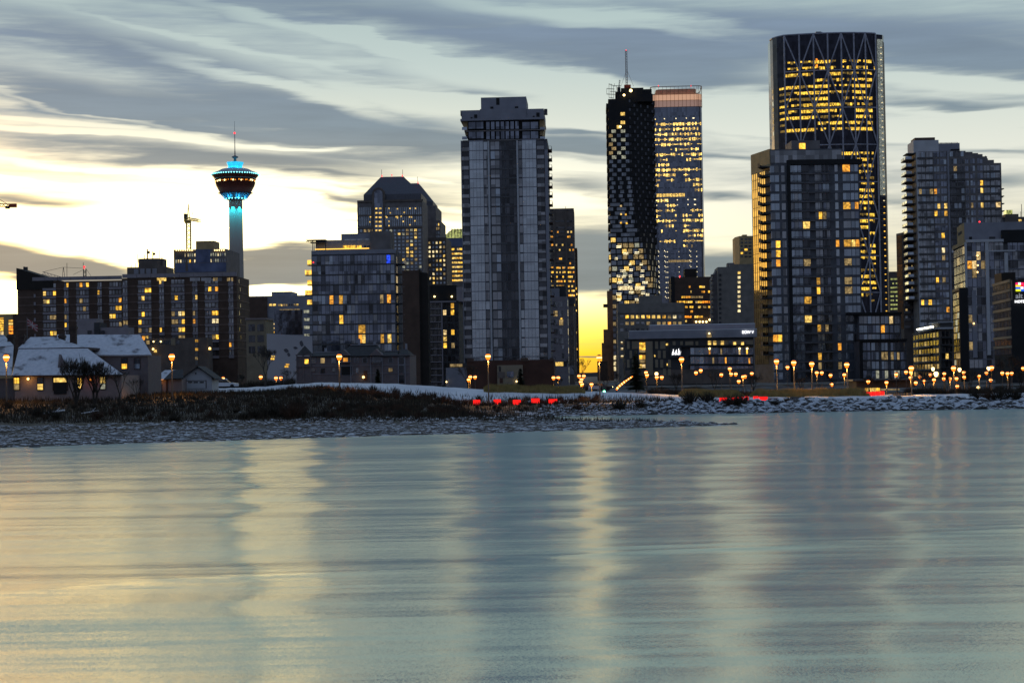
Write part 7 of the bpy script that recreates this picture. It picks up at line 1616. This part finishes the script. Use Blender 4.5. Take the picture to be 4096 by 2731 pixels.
def brush():
    protos = []
    for i in range(6):
        rng = random.Random(100 + i); m = MB(); stems(m, 0, 0, 0, 190, 1.0, .75, rng, .012); me = None
        e = bpy.data.objects.new('t', None); o = m.build('shrub', None, 'stem_red' if i % 3 == 2 else 'stem'); protos.append(o.data); bpy.data.objects.remove(o); bpy.data.objects.remove(e)
    def shrub(i, X, Y, h, w, label, group=None, z=None):
        o = bpy.data.objects.new('shrub', protos[i % 6]); sc.collection.objects.link(o); o.location = (X, Y, gz(X, Y) - .05 if z is None else z); o.scale = (h * w, h * w, h); o.rotation_euler = (0, 0, i * 1.3)
        tag(o, label, 'shrub', group)
    rng = random.Random(9); n = 0; scrub = MB()
    # tall willow scrub along the bar: top edge by pixel column
    TOP = [(-60, 1592), (120, 1585), (300, 1566), (560, 1570), (700, 1580), (760, 1556), (1000, 1560), (1150, 1530), (1230, 1545), (1260, 1566), (1500, 1572), (1800, 1580), (1950, 1592), (2150, 1602), (2280, 1600), (2400, 1618)]
    for i in range(760):
        x = -80 + 2470 * ((i * .6180339) % 1); D = (206 if x < 1700 else 212) + 50 * rng.random() ** .8 * (1 if x < 1500 else .62)
        if i % 5 == 4 and x > 1150 or i >= 320 and rng.random() < .5: D = 258 + 23 * rng.random()
        p = P(x, 1600, D); z = gz(p.x, D)
        if z < (.75 if x < 1700 else .3): continue
        if i >= 320 and x < 1150: continue
        top = P(x, lerpT(x, TOP) + rng.uniform(-2, 26) + (256 - D) * 1.1, D).z; h = max(.7, min(3.4, top - z)); n += 1
        if D > 257: h = .8 + .7 * rng.random()
        if 1870 < x < 2245 and 240 < D < 269: h *= .5
        if i >= 320: stems(scrub, p.x, D, z, 70, h, h * .7, rng, .02); continue
        shrub(i, p.x, D, h, rng.uniform(.75, 1.15), 'brown leafless willow shrub in the dense scrub along the left river bank', 'willow scrub on the left bank')
    for x, y, h, l in ((695, 1700, 1.6, 'low dark shrub standing alone on the snowy gravel at left'), (150, 1700, 1.7, 'dark shrub at the front edge of the scrub near the snowy driftwood'), (30, 1692, 1.5, 'dark shrub at the lower left corner of the scrub')):
        D = (EYE - 1.0) * F / (y - (1505 + (2048 - x) * .0166)); p = P(x, y, D); shrub(3, p.x, D, h, .9, l)
    for x, y, D, h, l in ((2475, 1640, 259, 1.9, 'dark shrub on the snow just right of the tall lamp'), (2560, 1640, 260, 1.5, 'small shrub in front of the snow covered log'), (2760, 1640, 262, 2.5, 'dark shrub left of the seven red seats'), (2830, 1640, 262, 2.2, 'dark shrub below the tall lamp by the college'), (2915, 1640, 260, 2.0, 'shrub partly hiding the left red seats of the middle group'), (2955, 1640, 260, 2.4, 'shrub in the middle of the seven red seats'), (2680, 1640, 263, 1.4, 'low shrub on the bank left of the dense dark shrub'),
                       (3100, 1640, 260, 1.2, 'small bush on the riprap right of the red seats'), (3155, 1640, 261, 1.3, 'rounded bush beside the grey stone blocks'), (3900, 1640, 262, 1.6, 'dark bush at the right end of the snowy terrace'), (3950, 1640, 261, 2.2, 'tall dark bush near the right picture edge'), (4000, 1640, 261, 2.4, 'dense dark bush above the last riprap boulders'), (4060, 1640, 261, 2.2, 'dark bush cut by the right picture edge')):
        p = P(x, y, D); shrub(int(x) % 6, p.x, D, h, 1.1, l)
    tag(scrub.build('scrub', None, 'stem_red'), 'dense brown scrub thicket filling the middle of the river bank', 'scrub', kind='stuff')
    # low brown grass and twigs between the shrubs
    m = MB(); m2 = MB()
    for i in range(52000):
        X = rng.uniform(-95, 24); Y = 200 + 60 * rng.random() if rng.random() < .8 else rng.uniform(258, 284); z = gz(X, Y)
        if z < .42 or (Y > 258 and X < -38): continue
        h = rng.uniform(.25, .9) * (1 if Y > 206 else .6); a = rng.uniform(-.25, .25); w = .03 + .03 * rng.random(); (m if rng.random() < .8 else m2).add([(X - w, Y, z - .05), (X + w, Y, z - .05), (X + a, Y + a * .5, z + h)], [(0, 1, 2)])
    tag(m.build('undergrowth', None, 'stem'), 'tangle of low brown twigs and dead grass between the shrubs', 'undergrowth', kind='stuff'); tag(m2.build('dead_grass', None, 'grass_brown'), 'pale dead grass among the scrub on the left bank', 'grass', kind='stuff')
    for k, (x0, x1, h0, l) in enumerate(((600, 1180, 1.7, 'dark thicket of bare twigs along the road behind the cottage and garage'), (2600, 3440, 1.35, 'dark thicket of bare twigs behind the ochre grass before the college and glass tower'), (3625, 4180, 1.6, 'dark thicket of bare twigs along the road at the right under the lamps'))):
        m = MB(); cnt = int((x1 - x0) / 5)
        for i in range(cnt):
            x = rng.uniform(x0, x1); D = rng.uniform(298, 306); p = P(x, 1560, D); stems(m, p.x, D, gz(p.x, D), 45, h0 * rng.uniform(.6, 1.15), 1.0, rng, .022)
        tag(m.build('thicket', None, 'stem'), l, 'thicket', kind='stuff')
    # ochre ornamental grass hedges along the path
    for k, (x0, x1, D0, D1, h) in enumerate(((1935, 2340, 288, 293, 1.25), (2715, 2975, 286, 292, 1.35), (3000, 3480, 286, 292, 1.45))):
        m = MB()
        for i in range(9000):
            x = rng.uniform(x0, x1); D = rng.uniform(D0, D1); p = P(x, 1580, D); z = gz(p.x, D); ed = min(1, (x - x0) / 40 + .35, (x1 - x) / 40 + .35); hh = h * rng.uniform(.6, 1.05) * ed * (1 + .08 * math.sin(x * .05)); a = rng.uniform(-.18, .18); w = .035
            m.add([(p.x - w, D, z - .05), (p.x + w, D, z - .05), (p.x + a, D, z + hh)], [(0, 1, 2)])
        tag(m.build('ornamental_grass', None, 'grass_dry'), ('ochre grass hedge before the red brick building', 'ochre grass hedge between the spruce and the red seats', 'long ochre grass hedge in front of the dark glass tower')[k], 'grass', kind='stuff')
brush()
# ================================================================ stones
def rock_mesh(seed, mt, flat=.6):
    rng = random.Random(seed); bm = bmesh.new(); bmesh.ops.create_icosphere(bm, subdivisions=2, radius=1)
    dirs = [(Vector((rng.uniform(-1, 1), rng.uniform(-1, 1), rng.uniform(-1, 1))).normalized(), rng.uniform(.55, .95)) for _ in range(9)]
    for v in bm.verts:
        for d, c in dirs:
            k = v.co.dot(d)
            if k > c: v.co -= d * (k - c)
        v.co.z *= flat; v.co *= 1 + rng.uniform(-.03, .03)
    me = bpy.data.meshes.new('boulder'); bm.to_mesh(me); bm.free(); me.materials.append(MATS[mt]); return me
def rocks():
    ms = [rock_mesh(i, 'riprap') for i in range(7)]; rng = random.Random(21); n = 0; pts = []
    while n < 300:
        X = rng.uniform(20, 79); t = rng.random(); Y = FAR + .2 + t * 8; z = gz(X, Y); s = rng.uniform(.42, .78)
        if z < -.1: continue
        if any((X - a) ** 2 + (Y - b) ** 2 < .75 for a, b in pts): 
            if rng.random() < .97: continue
        pts.append((X, Y)); o = bpy.data.objects.new('boulder', ms[n % 7]); sc.collection.objects.link(o); o.location = (X, Y, z + .08); o.scale = (s * rng.uniform(.9, 1.5), s, s * rng.uniform(.8, 1.2)); o.rotation_euler = (rng.uniform(-.5, .5), rng.uniform(-.4, .4), rng.uniform(0, 6))
        tag(o, 'snow dusted grey boulder in the riprap bank across the river', 'boulder', 'riprap boulders'); n += 1
    def pile(name, mt, cnt, fx, label, cat, seed):
        rg = random.Random(seed); base = []
        for i in range(5):
            bm = bmesh.new(); bmesh.ops.create_icosphere(bm, subdivisions=1, radius=1)
            for v in bm.verts: v.co *= rg.uniform(.75, 1.1); v.co.z *= .6
            base.append(([v.co.copy() for v in bm.verts], [tuple(v.index for v in f.verts) for f in bm.faces])); bm.free()
        m = MB()
        for i in range(cnt):
            q = fx(rg)
            if q is None: continue
            X, Y, z, s = q; vs, fs = base[i % 5]; a = rg.uniform(0, 6.28); c, sn = math.cos(a), math.sin(a); k = rg.uniform(1, 1.7)
            m.add([(X + (v.x * c - v.y * sn) * s * k, Y + (v.x * sn + v.y * c) * s, z + v.z * s) for v in vs], fs)
        tag(m.build(name, None, mt), label, cat, kind='stuff')
    def f1(rg):
        X = rg.uniform(-95, 26); t = rg.random() ** 1.1 * 30; Y = shore(X) + t + .1; z = gz(X, Y)
        return None if z < .0 or z > 1.5 else (X, Y, z, rg.choice((.08, .12, .16, .2, .3)) * rg.uniform(.7, 1.3))
    pile('river_stones', 'river_rock', 9000, f1, 'snow patched dark river stones on the gravel bar', 'stones', 31)
    def f2(rg):
        X = rg.uniform(4, 100); Y = FAR + rg.random() * 8.5; z = gz(X, Y); return None if z < -.05 else (X, Y, z, rg.uniform(.12, .35))
    pile('rubble', 'riprap', 2600, f2, 'small broken stones between the riprap boulders', 'stones', 32)
    for i, (x, y, s, l) in enumerate(((142, 1787, .55, 'flat dark stone in the water by the left gravel shore'), (472, 1764, .75, 'largest rounded dark stone at the water edge on the left'), (420, 1776, .35, 'small stone breaking the water left of the large shore stone'), (990, 1750, .55, 'dark stone at the water edge in the middle of the bar'), (2580, 1692, .8, 'large dark stone on the bar near its tip'))):
        D = EYE * F / (y - (1505 + (2048 - x) * .0166)); p = P(x, y, D); o = bpy.data.objects.new('boulder', ms[(i + 2) % 7].copy()); o.data.materials[0] = MATS['boulder']; sc.collection.objects.link(o); o.location = (p.x, D, max(.0, gz(p.x, D)) + .02); o.scale = (s * 1.3, s, s * .55); tag(o, l, 'boulder')
    for i, (x0, y0, x1, y1, r, l) in enumerate(((168, 1657, 258, 1640, .17, 'snow covered driftwood log lying at the front of the left scrub'), (325, 1655, 392, 1642, .10, 'thin snowy driftwood branch in the scrub right of the larger log'), (2592, 1618, 2650, 1616, .14, 'dark fallen log on the snow below the college building'))):
        D = 214 if i < 2 else 262; a = P(x0, y0, D); b = P(x1, y1, D - 1.5); 
        for q in (a, b): q.z = max(gz(q.x, q.y) + r * .7, q.z)
        m = MB(); m.tube(a, b, r, r * .6, n=8); k = a + (b - a) * .6; m.tube(k, k + Vector((.5, .2, .5)), r * .4, r * .2, n=6); solo(m, 'driftwood_log', 'snow' if i < 2 else 'bark', a, l, 'log')
    for x, y, w, l in ((3090, 1607, .9, 'flat grey stone block right of the red seats'), (3190, 1606, 1.0, 'snow topped grey stone block by the rounded bush'), (3232, 1602, 1.0, 'higher of two grey stone blocks beside the riprap'), (3598, 1594, 1.0, 'left of two dark stone blocks right of the long red seat'), (3635, 1594, .7, 'right of two dark stone blocks near the lamp foot')):
        D = 266 if x < 3500 else 284; p = P(x, y, D); z = gz(p.x, D); m = MB(); m.box(p.x - w, p.x + w, D - .4, D + .4, z - .1, z + .42); m.box(p.x - w * .94, p.x + w * .94, D - .36, D + .36, z + .42, z + .47); solo(m, 'stone_block', 'concrete_dark', (p.x, D, z), l, 'stone block')
    for x, l in ((2326, 'left of two dark planters on the snow by the tall lamp'), (2347, 'right of two dark planters on the snow by the tall lamp')):
        D = 275; p = P(x, 1600, D); z = gz(p.x, D); m = MB(); m.hexa([(p.x - .32, D - .3, z - .05), (p.x + .32, D - .3, z - .05), (p.x + .32, D + .3, z - .05), (p.x - .32, D + .3, z - .05)], [(p.x - .4, D - .38, z + .55), (p.x + .4, D - .38, z + .55), (p.x + .4, D + .38, z + .55), (p.x - .4, D + .38, z + .55)]); rg = random.Random(int(x)); stems(m, p.x, D, z + .5, 25, .35, .3, rg, .03); solo(m, 'planter', 'steel_dark', (p.x, D, z), l, 'planter')
rocks()
# ================================================================ glowing red seats
def seats():
    def seat(x0, x1, D, label, group, h=.85):
        a = P(x0, 1600, D); b = P(x1, 1600, D); z = gz((a.x + b.x) / 2, D); w = b.x - a.x; e = empty('glowing_seat', ((a.x + b.x) / 2, D, z), label, 'seat', group)
        m = MB(); m.box(a.x + .04, b.x - .04, D + .03, D + .55, z + .08, z + h - .06); m.build('glowing_core', e, 'red_seat')
        m = MB(); n = max(3, int(w / .16))
        for i in range(n): u = a.x + w * (i + .15) / n; m.box(u, u + w / n * .25, D - .04, D + .03, z, z + h - .03)
        m.build('slats', e, 'flag_red'); m = MB(); m.box(a.x, b.x, D - .06, D + .6, z + h - .05, z + h); m.build('seat_top', e, 'flag_red')
    o5 = ('leftmost of five red glowing seats in the scrub', 'second from left of five red glowing seats in the scrub', 'middle one of five red glowing seats in the scrub', 'fourth from left of five red glowing seats in the scrub', 'rightmost and brightest of five red glowing seats in the scrub')
    for (x0, x1), l in zip(((1891, 1921), (1973, 2004), (2050, 2084), (2124, 2159), (2193, 2230)), o5): seat(x0, x1, 268, l, 'five red seats')
    o7 = ('leftmost wide red glowing seat left of the shrubs', 'second red glowing seat from the left in the middle group', 'narrow red glowing seat in front of the shrub', 'fourth red glowing seat of the middle group', 'fifth red glowing seat of the middle group', 'sixth red glowing seat of the middle group', 'rightmost wide red glowing seat of the middle group')
    for (x0, x1), l in zip(((2878, 2911), (2924, 2944), (2949, 2958), (2967, 2976), (2980, 2996), (3014, 3035), (3038, 3072)), o7): seat(x0, x1, 264, l, 'middle group of red seats', .75)
    names = ('first', 'second', 'third', 'fourth', 'fifth', 'sixth')
    for i, nm in enumerate(names): seat(3433 + 18 * i, 3449.5 + 18 * i, 288, nm + ' from the left of six joined red seats before the pavilion', 'right row of red seats', .8)
    ld = bpy.data.lights.new('seat_glow', 'AREA')
    bpy.data.lights.remove(ld)
seats()
# ================================================================ street lamps
def lamps():
    def lamp_post(x, y, D, label, group, kind='bulb_sodium', r=.26, en=0, pole=.09, arm=False):
        p = P(x, y, D); z = gz(p.x, min(D, 400)) if D < 400 else 2.6; e = empty('street_lamp', (p.x, D, z), label, 'street lamp', group)
        m = MB(); m.tube((p.x, D, z - .2), (p.x, D, p.z - r * 1.2), pole * 1.2, pole * .8, n=8); m.tube((p.x, D, z - .2), (p.x, D, z + .45), pole * 2, pole * 1.6, n=8); m.build('pole', e, 'pole')
        m = MB(); m.lathe((p.x, D, 0), [(p.z - r * 1.3, r * .35), (p.z - r * .9, r * .75), (p.z, r), (p.z + r * .75, r * .85), (p.z + r, r * .4)], 10); h = m.build('globe', e, 'lamp_halo' if kind == 'bulb_sodium' else kind, True)
        m = MB(); m.lathe((p.x, D, 0), [(p.z - r * .2, r * .9), (p.z, r * 1.05), (p.z + r * .3, r * 1.03), (p.z + r * .4, r * .9)], 10); h2 = m.build('bulb', e, kind, True)
        m = MB(); m.lathe((p.x, D, 0), [(p.z + r * .95, r * 1.0), (p.z + r * 1.15, r * .8), (p.z + r * 1.45, .03)], 10); m.build('cap', e, 'steel_dark')
        if en:
            ld = bpy.data.lights.new('lamp_light', 'SPOT'); ld.energy = en * 12; ld.color = (1, .45, .08); ld.shadow_soft_size = .3; ld.spot_size = math.radians(140); ld.spot_blend = .7
            o = bpy.data.objects.new('lamp_light', ld); sc.collection.objects.link(o); o.parent = e; o.location = (0, -.05, p.z - z - r * 1.6)
    main = [(25, 1430, 226, 'tall lamp at the left picture edge in front of the snowy house'), (687, 1427, 236, 'tall lamp between the cottage and the white garage'), (1357, 1427, 262, 'tall lamp in front of the mauve townhouses'), (1952, 1426, 268, 'tall lamp before the red brick building'), (2397, 1432, 270, 'tall lamp with bright head in the golden gap'),
            (2726, 1438, 292, 'tall lamp in front of the lit college logo'), (3106, 1446, 294, 'leftmost of four tall lamps before the dark glass tower'), (3175, 1451, 292, 'second of four tall lamps before the dark glass tower'), (3247, 1456, 290, 'third of four tall lamps before the dark glass tower'), (3387, 1459, 296, 'rightmost of four tall lamps before the dark glass tower'), (3645, 1473, 284, 'tall lamp standing at the snow edge left of the mid rise house'), (3814, 1473, 305, 'tall bright lamp below the slim black slab')]
    for x, y, D, l in main: lamp_post(x, y, D, l, 'tall riverside lamps', r=.40, en=190, pole=.10)
    marks = [(0, 'brick apartment block'), (1010, 'bare tree and pale hall'), (1185, 'mauve townhouses'), (1800, 'low blue grey shed'), (2100, 'red brick building'), (2290, 'golden gap between the towers'), (2440, 'dark spruce'), (2600, 'left half of the college'), (2820, 'right half of the college'), (3050, 'dark glass tower'), (3400, 'riverside pavilion'), (3600, 'mid rise apartment house'), (3725, 'string of white sign lights'), (3830, 'slim black slab'), (3900, 'white framed tower'), (3990, 'black hotel')]
    far = [(892,1514),(899,1526),(1043,1508),(1104,1512),(1124,1512),(1875,1519),(1881,1508),(1900,1508),(2214,1511),(2233,1511),(2316,1504),(2335,1504),(2326,1518),(2323,1528),(2328,1537),(2366,1537),(2554,1534),(2584,1490),(2588,1501),(2626,1495),(2627,1509),(2647,1509),
           (2784,1491),(2803,1482),(2885,1499),(2919,1475),(2924,1496),(2943,1496),(2972,1507),(2981,1505),(3007,1494),(2955,1525),(3150,1469),(3267,1491),(3287,1491),(3322,1501),(3377,1499),(3327,1537),(3473,1526),(3546,1530),(3585,1498),(3624,1488),(3643,1489),(3642,1510),(3680,1506),(3697,1524),(3663,1531),(3722,1499),(3732,1475),
           (3744,1495),(3736,1519),(3777,1495),(3775,1514),(3800,1514),(3838,1478),(3826,1514),(3855,1490),(3857,1508),(3829,1545),(3916,1503),(3946,1491),(3954,1473),(3966,1472),(3963,1520),(4009,1492),(4030,1494),(4047,1493),(4092,1473),(3913,1551)]
    far.sort(); ordn = ['leftmost', 'second', 'third', 'fourth', 'fifth', 'sixth', 'seventh', 'eighth', 'ninth', 'tenth', 'eleventh', 'twelfth', 'thirteenth']
    cnt = {}; rng = random.Random(3)
    for x, y in far:
        mk = [n for a, n in marks if a <= x][-1]; i = cnt.get(mk, 0); cnt[mk] = i + 1
        D = 312 + 16 * rng.random() if y > 1470 else 320
        white = (x, y) in ((2626, 1495), (3732, 1475), (3838, 1478), (3954, 1473), (3913, 1551), (3744, 1495))
        lamp_post(x, y, D, ('whitish ' if white else 'orange ') + 'lamp, ' + ordn[min(i, 12)] + ' of those before the ' + mk, 'small street lamps along the road', 'bulb_warm' if white else 'bulb_sodium', r=.31 if (x, y) not in ((3744, 1495), (3966, 1472)) else .42, pole=.05, en=70 if i % 4 == 1 else 0)
    # string of lamps strung up the spruce side, and the green signal
    e = P(2467, 1556, 300); m = MB(); c = 0
    for i in range(22):
        t = i / 21; p = P(2467 + 62 * t, 1556 - 50 * t ** .8, 300); b = MB(); b.ball(p, .17 if t < .6 else .12); 
        if i == 0: root = empty('light_string', tuple(p), 'rising string of orange bulbs left of the dark spruce', 'light string')
        b.build('bulb', root, 'bulb_sodium' if i % 3 == 1 else 'lamp_halo')
        if i: m.tube(prev, p, .02, n=3)
        prev = p
    m.build('wire', root, 'steel_dark'); 
    p = P(2417, 1566, 300); z = gz(p.x, 300); e = empty('traffic_light', (p.x, 300, z), 'small green traffic light at the foot of the golden gap', 'traffic light'); m = MB(); m.ball(p, .22); m.build('green_lens', e, 'green_light'); m = MB(); m.box(p.x - .28, p.x + .28, 300.1, 300.4, p.z - .5, p.z + 1.0); m.tube((p.x, 300.2, z - .1), (p.x, 300.2, p.z), .07); m.build('housing', e, 'steel_dark')
lamps()
# far hills and tree line closing the street gap
def hills():
    rng = random.Random(2); m = MB(); pts = []
    for i in range(240):
        X = -2600 + 5200 * i / 239; pts.append((X, 9 + 3 * math.sin(X * .002) + rng.uniform(-1.2, 2.2)))
    vs = [(x, 3600, 0) for x, z in pts] + [(x, 3620, z) for x, z in pts] + [(x, 3900, 0) for x, z in pts]; n = len(pts)
    m.add(vs, [(i, i + 1, n + i + 1, n + i) for i in range(n - 1)] + [(n + i, n + i + 1, 2 * n + i + 1, 2 * n + i) for i in range(n - 1)])
    tag(m.build('hills', None, 'hill'), kind='structure')
hills()
